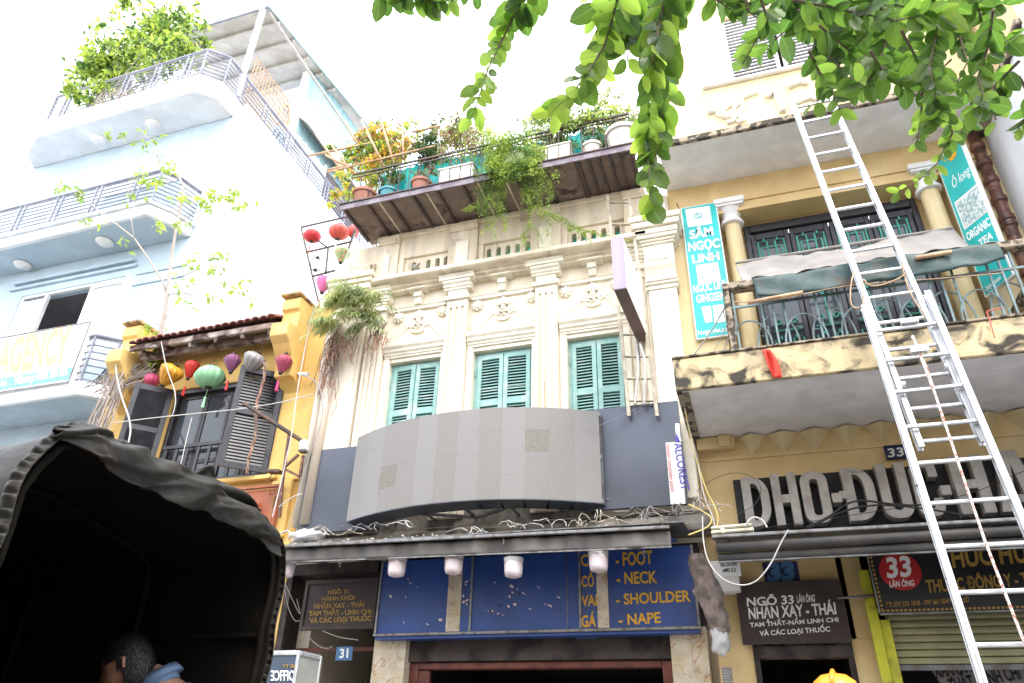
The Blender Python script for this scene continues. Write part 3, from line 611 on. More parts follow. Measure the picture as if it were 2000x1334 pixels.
MB().box(px_x(1108,1160)-.004, px_x(1108,1160)+.004, ys-.01, ys-.002, zb, zt_).build('thin_trim', M['silver'], SG)
MB().box(edges[0], edges[-1], ys, -.0, zb-.07, zb-.036).build('underside', M['signblue'], SG)
for a, b in ((871,900),(1168,1192)):
    p, q = px_x(a+(0 if a<1000 else 0),1220), px_x(b-5,1220); MB().box(p, q+.02, ys-.008, ys-.002, zb+.002, zt_).build('marble_strip', M['marble'], SG)
K = dict(y=ys-.003)
for s_, p0, p1, p2 in (('- FOOT',(1203,1106),(1275,1101),(1202,1081)), ('- NECK',(1205,1141),(1284,1138),(1204,1119)), ('- SHOULDER',(1204,1181),(1349,1174),(1203,1161)), ('- NAPE',(1209,1221),(1291,1216),(1208,1201)),
    ('CI',(1135,1106),(1155,1105),(1134,1084)), ('CỔ',(1136,1146),(1160,1145),(1136,1126)), ('VAI',(1136,1184),(1166,1182),(1136,1164)), ('GÁ',(1136,1225),(1164,1223),(1136,1203))):
    ptx(SG, s_, p0, p1, p2, M['gold'], .022, .004, **K)
rnd = random.Random(5)
for k in range(46):
    if k < 20: c = (rnd.uniform(760,862), rnd.uniform(1112,1225)) if k%2 else (rnd.uniform(905,915), rnd.uniform(1130,1180))
    else: c = (rnd.uniform(935,1095), rnd.uniform(1135,1205))
    p = at(*c, y=ys-.004); a = rnd.uniform(0,PI); L_ = rnd.uniform(.006,.03); W_ = rnd.uniform(.005,.014)
    MB().extr([(p.x+L_*math.cos(a+t)*1.0*(1 if abs(math.sin(t))<.9 else .9) - 0, p.y, p.z+W_*math.sin(t)*1.3+L_*.4*math.cos(t)) for t in [j*PI/4 for j in range(8)]], (0,-.003,0)).build('glue_mark', M['bulb'] if rnd.random()<.75 else M['blackprint'], SG)
q = at(1125,1245,y=.02); pl = MB().box(q.x, q.x+.25, .03, .045, q.z-.015, q.z+.025).build('phone_sticker', M['plateblue'], H)
# alley sign 31
def board(name, label, quad, y, m, thick=.03, frame=None, fw=.05, cat='sign'):
    P = [at(*q, y=y) for q in quad]; x0 = (P[0].x+P[3].x)/2; x1 = (P[1].x+P[2].x)/2; z1 = (P[0].z+P[1].z)/2; z0 = (P[2].z+P[3].z)/2
    o = thing(name, label, cat, ((x0+x1)/2, y, z0)); MB().box(x0, x1, y, y+thick, z0, z1).build('board', m, o, bevel=.003)
    if frame:
        MB().box(x0, x0+fw, y-.02, y-.001, z0, z1).box(x1-fw, x1, y-.02, y-.001, z0, z1).box(x0+fw, x1-fw, y-.02, y-.001, z0, z0+fw).box(x0+fw, x1-fw, y-.02, y-.001, z1-fw, z1).build('frame', frame, o, bevel=.004)
    return o
o = board('alley_sign', 'dark brown framed sign with old gold lines starting NGÕ 31', ((591,1135),(737,1129),(735,1228),(593,1231)), -.12, M['brownsign'], .04, M['brownsign'], .05)
for s_, p0, p1, p2 in (('NGÕ 31',(641,1161),(682,1159),(640,1153)), ('HẠNH KHÔI',(629,1174),(693,1171),(629,1166)), ('NHẬN XAY - THÁI',(614,1189),(712,1185),(613,1180)), ('TAM THẤT - LINH CHI',(604,1203),(726,1199),(603,1194)), ('VÀ CÁC LOẠI THUỐC',(605,1217),(726,1212),(605,1208))):
    ptx(o, s_, p0, p1, p2, M['goldold'], .03, .004, y=-.122)
o = board('number_plate', 'blue enamel house number plate reading 31', ((657,1263),(689,1263),(687,1290),(655,1290)), -.1, M['plateblue'], .01)
ptx(o, '31', (663,1285), (680,1284), (664,1268), M['signwhite'], .03, .003, y=-.102)
# ================= HOUSE 33 (yellow, right) =================
Y = thing('yellow_house', 'yellow house on the right with a mouldy balcony, loggia door and PHO letters', 'house', (1.7, 0, 0))
XL, XR = -.5, 3.92
MB().box(XL, 1.22-.26, 0, .3, 2.78, 5.2).box(.96, XR, 0, .3, 3.723, 5.2).box(XL, -.12, 0, .3, 0, 2.78).box(.9, 1.15, 0, .3, 0, 2.78).box(.9,1.3,0,.3,2.783,3.72).build('wall', M['yel33'], Y)
MB().box(-.12,.9,.02,.3,2.62,2.777).build('alley_lintel', M['moldedge'], Y)
MB().box(-.12,-.06,-.02,.02,0,2.7).box(.84,.9,-.02,.02,0,2.7).box(-.12,.9,-.04,-.0,2.6,2.72).build('alley_door_frame', M['darkwarm'], Y)
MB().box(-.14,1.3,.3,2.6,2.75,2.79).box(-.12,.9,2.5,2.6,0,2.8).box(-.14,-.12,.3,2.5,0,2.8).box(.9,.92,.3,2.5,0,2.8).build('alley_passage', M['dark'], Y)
# upper wall : piers and recessed loggia
MB().box(XL, .12, 0, .5, 5.2, 9.418).build('pier', M['yel33hi'], Y); MB().box(3.28, XR, 0, .5, 5.2, 9.418).build('pier', M['yel33hi'], Y)
MB().box(.12, 3.28, 0, .6, 8.823, 9.418).build('loggia_beam', M['yel33'], Y)
MB().box(XL,XR,-.03,-.001,8.98,9.418).build('beam_band', M['yel33'], Y)
D0, D1 = .56, 2.95
MB().box(.12, D0, .4, .6, 5.2, 8.82).box(D1, 3.28, .4, .6, 5.2, 8.82).box(D0, D1, .4, .6, 8.76, 8.82).build('loggia_wall', M['yel33'], Y)
d = MB().box(D0, D0+.08, .33, .42, 5.6, 8.76).box(D1-.08, D1, .33, .42, 5.6, 8.76).box(D0+.08, D1-.08, .33, .42, 8.62, 8.76).build('door_frame', M['blackwood'], Y, bevel=.01)
W_ = (D1-D0-.16)/4
for k in range(4):
    a = D0+.08+W_*k; b = a+W_
    MB().box(a+.005, a+.07, .38, .42, 5.6, 8.61).box(b-.07, b-.005, .38, .42, 5.6, 8.61).box(a+.07, b-.07, .38, .42, 8.5, 8.61).box(a+.07,b-.07,.38,.42,7.85,7.95).box(a+.07,b-.07,.38,.42,6.1,6.2).build('door_leaf', M['blackwood'], Y, bevel=.006)
    MB().box(a+.07, b-.07, .4, .405, 5.6, 8.5).build('pane', M['glass'], Y)
    for (z0, z1) in ((8.0, 8.46), (6.3, 6.75), (6.85, 7.7)):
        m = MB(); cx = (a+b)/2; r = .012; x0, x1 = a+.085, b-.085; cz = (z0+z1)/2; yy = .375
        def P(*pts): m.tube([(x, yy, z) for x, z in pts], r, 4)
        if z1-z0 < .6:
            for sx in (-1, 1):
                X = lambda t: cx + sx*t*(x1-x0)/2
                P((X(.96), z0+.06), (X(.96), z1-.02), (X(.3), z1-.02), (X(.3), z0+.12), (X(.72), z0+.12), (X(.72), z1-.12), (X(.0), z1-.12)); P((X(.96), z0+.2), (X(1.05), z0+.2)); P((X(.5),z1-.02),(X(.5),z1+.03)); P((X(.0),z0+.04),(X(.96),z0+.04))
        else:
            for sx in (-1, 1):
                P(*[(cx+sx*(.02+.07*math.sin(t)), cz+.1+.28*t/PI) for t in [j*PI/6 for j in range(7)]]); P(*[(cx+sx*(.1+.05*math.cos(t)*(1-t/9)), z0+.15+.06*math.sin(t)*(1-t/9)) for t in [j*.6 for j in range(12)]])
            P((cx,z0),(cx,z1)); P((x0,z0+.02),(x1,z0+.02)); P((x0,z1-.02),(x1,z1-.02))
        m.build('grille', M['grille'], Y)
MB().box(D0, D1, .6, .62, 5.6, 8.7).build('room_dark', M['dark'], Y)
for cx in (.4, 3.08):
    m = MB().lathe([(.13,5.6),(.125,7),(.115,8.62)], (cx, .12, 0), 20, lobes=12, amp=.06); c_ = m.build('column', M['yel33hi'], Y, smooth=False)
    m = MB().lathe([(.13,8.62),(.165,8.63),(.175,8.66),(.165,8.69),(.125,8.7),(.125,8.77),(.135,8.8),(.19,8.9)], (cx, .12, 0), 20).box(cx-.2, cx+.2, -.08, .32, 8.9, 8.94).box(cx-.22, cx+.22, -.1, .34, 8.943, 9.03); m.build('capital', M['soffw'], c_, bevel=.004)
# slabs
SB = MB().box(-.52, 4.3, -1.58, 0, 5.19, 5.24).build('balcony_soffit', M['soffw'], Y)
mb = MB().box(-.55, 4.4, -1.62, -1.56, 5.17, 5.56).box(-.55,-.49,-1.56,0,5.17,5.56).box(-.49,4.4,-1.56,.0,5.45,5.555); mb.build('balcony_fascia', M['mold'], Y, bevel=.012)
MB().box(-.56, 4.4, -1.635, -1.5, 5.563, 5.59).build('balcony_edge_cap', M['moldedge'], Y, bevel=.006)
MB().extr([(-.54,-1.5,5.165),(-.42,-1.5,5.165),(-.42,0,5.165),(-.54,0,5.165)], (0,0,.022)).build('soffit_edge', M['moldedge'], Y)
MB().box(-.48, 3.78, -1.0, 0, 9.42, 9.47).build('upper_soffit', M['soffw'], Y)
MB().box(-.5, 3.8, -1.06, -.99, 9.40, 9.5).box(3.74,3.8,-.99,0,9.40,9.5).build('upper_slab_edge', M['moldedge'], Y, bevel=.01)
# upper storey
U0, U1, uz0, uz1 = .68, 2.5, 10.52, 11.9
MB().box(-.5, U0, -1.0, -.7, 9.505, 13.5).box(U1, 3.8, -1.0, -.7, 9.505, 13.5).box(U0, U1, -1.0, -.7, 9.505, uz0).box(U0, U1, -1.0, -.7, uz1, 13.5).box(-.5,-.2,-.7,3,9.5,13.5).box(3.5,3.8,-.7,3,9.5,13.5).build('upper_wall', M['yel33hi'], Y)
MB().box(.25, 2.75, -1.07, -1.001, 10.41, 10.46).build('sill_band', M['soffw'], Y, bevel=.008)
m = MB().box(U0, U0+.05, -.95, -.9, uz0, uz1).box(U1-.05, U1, -.95, -.9, uz0, uz1)
for x in (1.37, 1.47, 2.0): m.box(x-.02, x+.03, -.96, -.9, uz0, uz1)
lv = m.box(U0+.05,U1-.05,-.955,-.905,uz0,uz0+.04).build('louvre_frame', M['offwhite'], Y, bevel=.005)
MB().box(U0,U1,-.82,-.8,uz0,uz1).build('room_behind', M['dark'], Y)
lm = MB().obox((-.33,-.03,-.01),(.66,0,0),(0,.075,.0),(0,.0,.014)).mesh('louvre_blade', M['offwhite'], V((0,0,0)), False)
for j, cx in enumerate((1.05, 1.74, 2.25)):
    for k in range(19):
        o_ = place(lm, 'louvre_blade', lv, (cx, -.93, uz0+.07+k*.072), Matrix.Rotation(R(28),4,'X').to_quaternion(), (1 if j == 0 else (.76 if j==1 else .68),1,1))
# relief scrolls on the band
m = MB()
def rl(pts, r, r2=None): m.tube([at(*p, y=-1.01) for p in pts], r, 8, r2=r2, flat=1)
rl([(1478,178),(1455,188),(1432,200),(1412,212),(1405,222),(1420,228),(1436,220)], .05, .07); rl([(1384,218),(1398,216),(1410,222)], .06, .05); rl([(1432,212),(1452,200),(1450,212),(1438,224),(1430,238),(1420,240)], .05, .04); rl([(1445,222),(1452,235),(1440,240)], .05)
rl([(1500,190),(1512,178),(1520,192),(1530,205),(1528,220)], .06, .05); rl([(1540,170),(1562,160),(1578,164)], .06, .04); rl([(1548,205),(1565,196),(1585,190),(1600,196)], .05); rl([(1640,190),(1665,184),(1690,182),(1712,178)], .045, .03); rl([(1672,196),(1700,190)], .03)
m.build('relief_scroll', M['relief'], Y, smooth=True)
# pyramids under the balcony
x = .05
MB().box(-.47, .0, -.14, 0, 5.02, 5.18).box(-.2, -.05, -.18, -.141, 5.03, 5.18).build('corner_block', M['yel33'], Y, bevel=.008)
k = 0
for k in range(10):
    c = .2+.37*k; w_ = .185
    MB().add([(c-w_,-.002,5.188),(c+w_,-.002,5.188),(c,-.002,4.94),(c,-.2,5.15)], [(0,3,1),(0,2,3),(1,3,2)]).build('pyramid_block', M['yel33hi'], Y)  # paler yellow paints in ground light on the facets
MB().box(XL, XR, -.02, -.001, 4.9, 4.953).build('band', M['yel33'], Y)
# number plate 33
o = board('number_plate', 'black enamel plate reading 33 under the pyramid blocks', ((1725,872),(1768,868),(1772,895),(1732,899)), -.04, M['navy'], .012, M['navy'], .012)
ptx(o, '33', (1735,893), (1766,890), (1733,877), M['soffw'], .02, .003, y=-.063)
# letters
LT = thing('letter_sign', 'big grey block letters DHO-ĐUC-HA on a black backing above the right awning', 'sign', (1.4, -.15, 3.95))
MB().box(-.09, 3.6, -.06, -.022, 3.88, 4.62).build('backing', M['letterside'], LT)
def strip(m, out, inn, closed, y0, dy):
    n_ = len(out); k_ = n_ if closed else n_-1
    for i in range(k_):
        j = (i+1) % n_; P = [(out[i][0],y0,out[i][1]),(out[j][0],y0,out[j][1]),(inn[j][0],y0,inn[j][1]),(inn[i][0],y0,inn[i][1])]; Q = [(x,y0+dy,z) for x,y,z in P]
        f = [(0,1,2,3),(7,6,5,4),(0,4,5,1),(2,6,7,3)]
        if not closed and i == 0: f.append((0,3,7,4))
        if not closed and i == k_-1: f.append((1,5,6,2))
        m.add(P+Q, f)
def ringpath(x0, x1, z0, z1, rl_, rr_, n_=7):
    """rounded box path, left and right corner radii; starts at the right middle, counter clockwise"""
    P = []
    for cx, cz, r, a0 in ((x1-rr_[0], z1-rr_[1], rr_, 0), (x0+rl_[0], z1-rl_[1], rl_, 90), (x0+rl_[0], z0+rl_[1], rl_, 180), (x1-rr_[0], z0+rr_[1], rr_, 270)):
        for k in range(n_+1): a = R(a0+90*k/n_); P.append((cx+r[0]*math.cos(a), cz+r[1]*math.sin(a)))
    return P
def letter(ch, x0, x1, z0, z1, y0=-.24, dy=.17):
    m = MB(); w_ = x1-x0; s_ = w_*.34; c = w_*.42; si = .012
    if ch == 'H': zc = (z0+z1)/2; m.box(x0,x0+s_,y0,y0+dy,z0,z1).box(x1-s_,x1,y0,y0+dy,z0,z1).box(x0+s_,x1-s_,y0+.001,y0+dy,zc-.05,zc+.05)
    elif ch == 'D': strip(m, ringpath(x0,x1,z0,z1,(si,si),(w_*.62,w_*.75)), ringpath(x0+s_,x1-s_*.95,z0+s_*.8,z1-s_*.8,(si,si),(w_*.25,w_*.5)), True, y0, dy)
    elif ch == 'O': strip(m, ringpath(x0,x1,z0,z1,(c,c),(c,c)), ringpath(x0+s_,x1-s_,z0+s_*.9,z1-s_*.9,(w_*.14,w_*.14),(w_*.14,w_*.14)), True, y0, dy)
    elif ch == 'C':
        o_, i_ = ringpath(x0,x1,z0,z1,(c,c),(c,c)), ringpath(x0+s_,x1-s_,z0+s_*.9,z1-s_*.9,(w_*.14,w_*.14),(w_*.14,w_*.14)); g = z1-.2; h = z0+.2
        strip(m, [(x1,g)]+o_+[(x1,h)], [(x1-s_,g)]+i_+[(x1-s_,h)], False, y0, dy)
    elif ch == 'U':
        o_, i_ = ringpath(x0,x1,z0,z1,(c,c),(c,c))[16:], ringpath(x0+s_,x1-s_,z0+s_*.9,z1-s_*.9,(w_*.14,w_*.14),(w_*.14,w_*.14))[16:]
        strip(m, [(x0,z1)]+o_+[(x1,z1)], [(x0+s_,z1)]+i_+[(x1-s_,z1)], False, y0, dy)
    elif ch == 'A':
        xm = (x0+x1)/2; t = w_*.2
        m.extr([(x0,y0,z0),(x0+s_,y0,z0),(xm,y0,z1-.16),(xm,y0,z1),(xm-t,y0,z1)], (0,dy,0)).extr([(x1,y0,z0),(xm+t,y0,z1),(xm,y0,z1),(xm,y0,z1-.16),(x1-s_,y0,z0)], (0,dy,0)).box(x0+s_*.95,x1-s_*.95,y0+.03,y0+dy,z0+.1,z0+.19)
    m.build('letter', M['greyletter'], LT, bevel=.004)
for s_, x0, x1, z0, z1 in (('D',0,.30,3.98,4.58),('H',.34,.62,3.98,4.6),('O',.66,.955,3.98,4.59),('D',1.12,1.44,3.98,4.6),('U',1.49,1.79,3.98,4.62),('C',1.83,2.1,3.98,4.62),('H',2.24,2.57,3.98,4.64),('A',2.62,3.04,3.98,4.66)): letter(s_, x0, x1, z0, z1)
MB().box(1.06,1.2,-.247,-.07,4.24,4.33).build('letter_bar', M['greyletter'], LT)
for x0 in (.975, 2.09): MB().box(x0, x0+.1, -.255, -.061, 4.2, 4.31).build('hyphen_block', M['greyletter'], LT, bevel=.004)
# right awning (rolled)
A2 = thing('rolled_awning', 'rolled grey shop awning below the block letters on the right', 'awning', (1.8, -1.1, 3.5))
MB().extr([(-.36,-1.2,3.64),(-.36,-.02,3.9),(-.36,-.02,3.87),(-.36,-1.2,3.61)], (4.4,0,.04)).build('sheet_top', M['galv'], A2)
MB().box(-.36, 4.0, -1.24, -1.2, 3.62, 3.655).build('front_rail', M['silver'], A2, bevel=.008)
MB().lathe([(.05,0),(.054,1.2),(.05,2.5),(.054,4.3)], (-.33,-1.17,3.535), 14, (1,0,.004)).build('fabric_roll', M['rolldark'], A2, smooth=True)
MB().lathe([(.05,0),(.05,4.3)], (-.33,-1.12,3.44), 12, (1,0,.004)).build('lower_roll', M['rolldark'], A2, smooth=True)
MB().box(-.33,4.0,-1.16,-1.13,3.385,3.4).build('bar', M['galv'], A2)
for k in range(6): MB().beam((-.2+k*.8,-1.15,3.6),(-.2+k*.8,-.0,3.8),.03,.04).build('arm', M['galv'], A2)
# junction box etc.
o = thing('junction_box', 'cream plastic junction box lying on the right awning edge', 'box', at(1435,1045,y=-1.15))
q0, q1 = at(1389,1043,y=-1.2), at(1472,1030,y=-1.2)
MB().obox(q0, (q1.x-q0.x,0,.01), (0,.28,.02), (0,0,.04)).build('tray', M['boxwhite'], o, bevel=.012)
MB().obox(q0+V((.0,-.01,.044)), (q1.x-q0.x-.01,0,.012), (0,.28,.02), (0,0,.035)).build('lid', M['boxwhite'], o, bevel=.015)
MB().box(q0.x+.1,q0.x+.14,q0.y-.03,q0.y-.005,q0.z-.005,q0.z+.05).build('latch', M['boxwhite'], o, bevel=.005)
# alley sign 33, small plate, painted 33
o = board('alley_sign', 'black board with white lines starting NGÕ 33 above the alley doorway', ((1437,1140),(1643,1130),(1662,1250),(1450,1264)), -.1, M['brownsign'], .04)
for s_, p0, p1, p2 in (('NGÕ 33',(1459,1184),(1551,1179),(1458,1168)), ('LÃN ÔNG',(1557,1177),(1592,1175),(1556,1164)), ('NHẬN XAY - THÁI',(1463,1209),(1634,1199),(1461,1188)), ('TAM THẤT-NẤM LINH CHI',(1465,1225),(1638,1214),(1464,1217)), ('VÀ CÁC LOẠI THUỐC',(1484,1242),(1622,1233),(1483,1233))):
    ptx(o, s_, p0, p1, p2, M['offwhite'], .025, .004, y=-.103)
o = board('number_plate', 'old navy plate with ornate 33 half hidden behind the black board', ((1490,1100),(1558,1095),(1562,1138),(1494,1142)), -.02, M['navy'], .01)
ptx(o, '33', (1500,1136), (1553,1132), (1498,1102), M['plateblue'], .06, .003, y=-.023)
o = board('notice_plate', 'small white notice reading HPD 5.2 on a grey metal box', ((1402,1095),(1445,1092),(1447,1125),(1404,1127)), -.24, M['signwhite'], .004)
ptx(o, 'TBA LÃN ÔNG', (1406,1107), (1440,1105), (1406,1100), M['letterside'], .01, .002, y=-.243); ptx(o, 'HPD 5.2', (1411,1118), (1437,1116), (1411,1111), M['letterside'], .02, .002, y=-.243)
p = at(1395,1160,y=-.1); tag(MB().box(p.x, p.x+.3, -.23, -.0, p.z, 3.62).build('meter_box', M['soffw'], bevel=.01), 'grey metal meter cabinet on the wall behind the HPD notice', 'box')
# shop sign Phuc
o = thing('shop_sign', 'black shop sign with red disc reading 33 LÃN ÔNG and golden words', 'sign', (2.3, -.3, 3.05))
y_ = -.3; c0, c1 = at(1697,1075,y=y_), at(1716,1198,y=y_); xl = (c0.x+c1.x)/2; zb_ = c1.z
MB().box(xl, 3.6, y_, y_+.05, zb_, 3.75).build('board', M['blackprint'], o, bevel=.003)
MB().box(xl-.012, xl, y_-.004, y_+.05, zb_, 3.75).box(xl, 3.6, y_-.004, y_+.05, zb_-.014, zb_-.001).build('edge_trim', M['silver'], o)
m = MB()
for k in range(60): 
    if k < 16: m.box(xl+.012, xl+.034, y_-.004, y_-.001, zb_+.02+k*.045, zb_+.045+k*.045)
    m.box(xl+.02+k*.042, xl+.046+k*.042, y_-.004, y_-.001, zb_+.012, zb_+.034)
tag(m.build('border_pattern', M['goldold'], o), kind='stuff')
c = at(1758,1116,y=y_-.003); r = (at(1799,1116,y=y_)-at(1717,1116,y=y_)).x/2
MB().extr([(c.x+r*math.cos(t), y_-.003, c.z+r*.97*math.sin(t)) for t in [j*PI/20 for j in range(40)]], (0,-.004,0)).build('red_disc', M['red'], o)
K = dict(y=y_-.009)
ptx(o, '33', (1733,1128), (1781,1124), (1730,1091), M['signwhite'], .03, .003, **K); ptx(o, 'LÃN ÔNG', (1738,1147), (1786,1144), (1737,1136), M['signwhite'], .02, .003, **K)
ptx(o, 'THUỐC ĐÔNG Y - THUỐC', (1811,1157), (2075,1137), (1807,1134), M['goldold'], .025, .003, **K)
ptx(o, 'HÚC HƯNG', (1861,1108), (2070,1092), (1855,1072), M['goldold'], .03, .003, **K)
ptx(o, 'ĐT: 079 333 1818 - 097 661 0547 | CƠ SỞ', (1730,1186), (1893,1176), (1729,1177), M['goldold'], .015, .003, **K)
# roller shutter
o = thing('roller_shutter', 'olive roller shutter half open under the black shop sign', 'shutter', (2.3, .05, 2.5))
y_ = -.02; za, zb2 = at(1740,1200,y=y_).z, at(1745,1300,y=y_).z; n_ = 7
for k in range(n_):
    z = zb2+(za-zb2)*k/n_; h = (za-zb2)/n_
    MB().mould([(y_,z+.006),(y_-.018,z+.012),(y_-.022,z+h*.5),(y_-.012,z+h*.92),(y_+.01,z+h),(y_+.01,z+.002)], 1.3, 3.8).build('slat', M['rollgreen'], o)
MB().box(1.3,3.8,y_-.03,y_+.02,zb2-.05,zb2).build('bottom_rail', M['galv'], o)
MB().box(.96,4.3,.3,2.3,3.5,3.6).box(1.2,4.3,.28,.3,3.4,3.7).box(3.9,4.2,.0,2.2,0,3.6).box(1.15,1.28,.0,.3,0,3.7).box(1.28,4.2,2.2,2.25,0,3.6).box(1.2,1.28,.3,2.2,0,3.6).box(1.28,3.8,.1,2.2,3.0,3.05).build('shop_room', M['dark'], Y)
o = thing('cardboard_notice', 'tilted grey notice reading NHẬN XAY hanging inside the half open shop', 'sign', (1.9,.4,2.2))
Q = [at(*p, y=.3) for p in ((1815,1302),(1998,1290),(2030,1352),(1848,1352))]; MB().extr(Q, (0,.01,0)).build('board', M['cableg'], o)
ptx(o, 'NHẬN XAY BÁN', (1830,1325), (1942,1302), (1826,1306), M['letterside'], .03, .003, y=.297); ptx(o, 'THẤT - LINH CHI', (1860,1352), (1996,1325), (1850,1328), M['letterside'], .03, .003, y=.297)
# yellow green post with hinge arm
o = thing('steel_post', 'yellow green steel gate post left of the roller shutter', 'post', (1.2, -.12, 0))
def ydg(px,py): return at(px,py,y=-.12)
p0 = ydg(1672,1115); MB().box(p0.x+.02, p0.x+.12, -.16, -.1, 0, p0.z).build('post', M['limeyellow'], o, bevel=.004)
MB().box(p0.x+.125, p0.x+.22, -.12, -.06, 0, 2.95).build('post', M['limeyellow'], o, bevel=.004)
MB().box(p0.x+.06, p0.x+.26, -.19, -.16, 3.02, 3.05).build('hinge_plate', M['limeyellow'], o)
MB().tube([at(1635,1168,y=-.2), at(1712,1163,y=-.2)], .015).build('cross_bar', M['galv'], o)
# vertical teal sign
S1 = thing('vertical_sign', 'tall teal sign reading SÂM NGỌC LINH on the yellow pier', 'sign', (-.07, -.06, 6.7))
y_ = -.06; x0 = (at(1327,407,y=y_).x+at(1362,663,y=y_).x)/2; x1 = (at(1397,397,y=y_).x+at(1427,560,y=y_).x)/2; z1 = at(1327,407,y=y_).z; z0 = at(1362,663,y=y_).z
MB().box(x0, x1, y_, y_+.045, z0, z1).build('edge_frame', M['signwhite'], S1, bevel=.004); MB().box(x0+.018, x1-.018, y_-.004, y_-.001, z0+.018, z1-.018).build('face', M['tealsign'], S1)
K = dict(y=y_-.006)
for s_, p0, p1, p2, b in (('SÂM',(1348,467),(1394,459),(1346,451),.035), ('NGỌC',(1345,491),(1407,482),(1343,475),.035), ('LINH',(1353,514),(1406,507),(1351,499),.035), ('NGỌC LINH',(1355,573),(1423,561),(1353,558),.02), ('GINGSENG',(1361,592),(1428,583),(1359,577),.02), ('hangocviet.com',(1364,654),(1428,646),(1363,645),.01)):
    ptx(S1, s_, p0, p1, p2, M['signwhite'], b, .003, **K)
def pq(pts, y_, mm, nm): return MB().extr([at(*p, y=y_) for p in pts], (0,-.002,0)).build(nm, mm, S1)
pq(((1338,409),(1386,402),(1391,437),(1344,444)), y_-.006, M['signwhite'], 'logo_panel'); pq(((1359,518),(1402,512),(1408,548),(1364,555)), y_-.006, M['signwhite'], 'picture')
c = at(1363,421,y=y_-.009); m = MB().tube([(c.x+.055*math.cos(t), c.y, c.z+.05*math.sin(t)) for t in [j*PI/8 for j in range(17)]], .007, 5).tube([(c.x-.03,c.y,c.z+.04),(c.x+.0,c.y,c.z+.01),(c.x+.01,c.y,c.z-.03),(c.x+.06,c.y,c.z-.055)], .009, 5).tube([(c.x-.04,c.y,c.z-.055),(c.x+.02,c.y,c.z-.045)], .006, 5); m.build('ring_logo', M['tealsign'], S1)
for q, r_ in (((1372,540),.025), ((1391,530),.04)):
    c = at(*q, y=y_-.009); m = MB().extr([(c.x+r_*math.cos(t), c.y, c.z+r_*1.5*math.sin(t)) for t in [j*PI/6 for j in range(12)]], (0,-.002,0)); m.build('ginseng_print', M['printgrey'], S1)
for q in (((1370,600),(1388,597),(1392,628),(1378,631)), ((1392,597),(1412,594),(1417,628),(1396,631)), ((1412,606),(1424,604),(1428,622),(1415,624))):
    pq(q, y_-.006, M['signwhite'], 'package_print'); pq([((q[0][0]*3+q[2][0])/4,(q[0][1]*3+q[2][1])/4), ((q[1][0]*3+q[3][0])/4,(q[1][1]*3+q[3][1])/4), ((q[2][0]*3+q[0][0])/4,(q[2][1]*3+q[0][1])/4), ((q[3][0]*3+q[1][0])/4,(q[3][1]*3+q[1][1])/4)], y_-.009, M['printgrey'], 'package_print')
# organic tea sign (angled in the corner)
S2 = thing('vertical_sign', 'tall teal sign reading ORGANIC TEA angled in the right corner', 'sign', (3.5, .1, 6.9))
pa, pb = at(1828,318,z=9.0), at(1873,267,z=9.0); dd = V((pb.x-pa.x, pb.y-pa.y, 0)); nn = V((dd.y,-dd.x,0)).normalized()
pl_ = pa; K2 = lambda px, py, e=.006: atp(px, py, pl_+nn*e, nn)
zt2, zb3 = 9.0, K2(1930,577,0).z
MB().extr([(pa.x,pa.y,zb3),(pb.x,pb.y,zb3),(pb.x,pb.y,zt2),(pa.x,pa.y,zt2)], -nn*.06).build('edge_frame', M['signwhite'], S2)
u_ = dd.normalized()*.02
MB().extr([V((pa.x,pa.y,zb3+.02))+u_+nn*.003, V((pb.x,pb.y,zb3+.02))-u_+nn*.003, V((pb.x,pb.y,zt2-.02))-u_+nn*.003, V((pa.x,pa.y,zt2-.02))+u_+nn*.003], nn*.002).build('face', M['tealsign'], S2)
def t2(s_, a, b, c, mm, bold): txt(S2, s_, K2(*a), K2(*b), K2(*c), mm, bold, .003)
t2('ORGANIC', (1891,471), (1936,439), (1886,457), M['signwhite'], .03); t2('TEA', (1914,484), (1940,465), (1911,470), M['signwhite'], .03)
t2('Ô long', (1862,369), (1895,339), (1858,351), M['signwhite'], .0); t2('hangocviet.com', (1927,567), (1955,546), (1925,558), M['signwhite'], .01)
MB().extr([K2(*p) for p in ((1864,396),(1909,358),(1931,412),(1884,449))], nn*.002).build('picture_border', M['signwhite'], S2); MB().extr([K2(*p,e=.009) for p in ((1867,398),(1908,363),(1928,412),(1885,444))], nn*.002).build('picture', M['printgrey'], S2)
c = K2(1859,300,.007); e1 = dd.normalized(); m = MB().extr([c + e1*.09*math.cos(t) + V((0,0,.1*math.sin(t))) for t in [j*PI/10 for j in range(20)]], nn*.003); m.build('round_logo', M['gold'], S2)
m = MB()
for k in range(3):
    a = R(55+35*k); m.extr([c+nn*.004+e1*(math.cos(a)*d_*1.0 - math.sin(a)*w_)+V((0,0,math.sin(a)*d_+math.cos(a)*w_-.02)) for d_, w_ in ((0,0),(.03,.012),(.065,0),(.03,-.012))], nn*.002)
m.build('leaf_logo', M['tealsign'], S2)
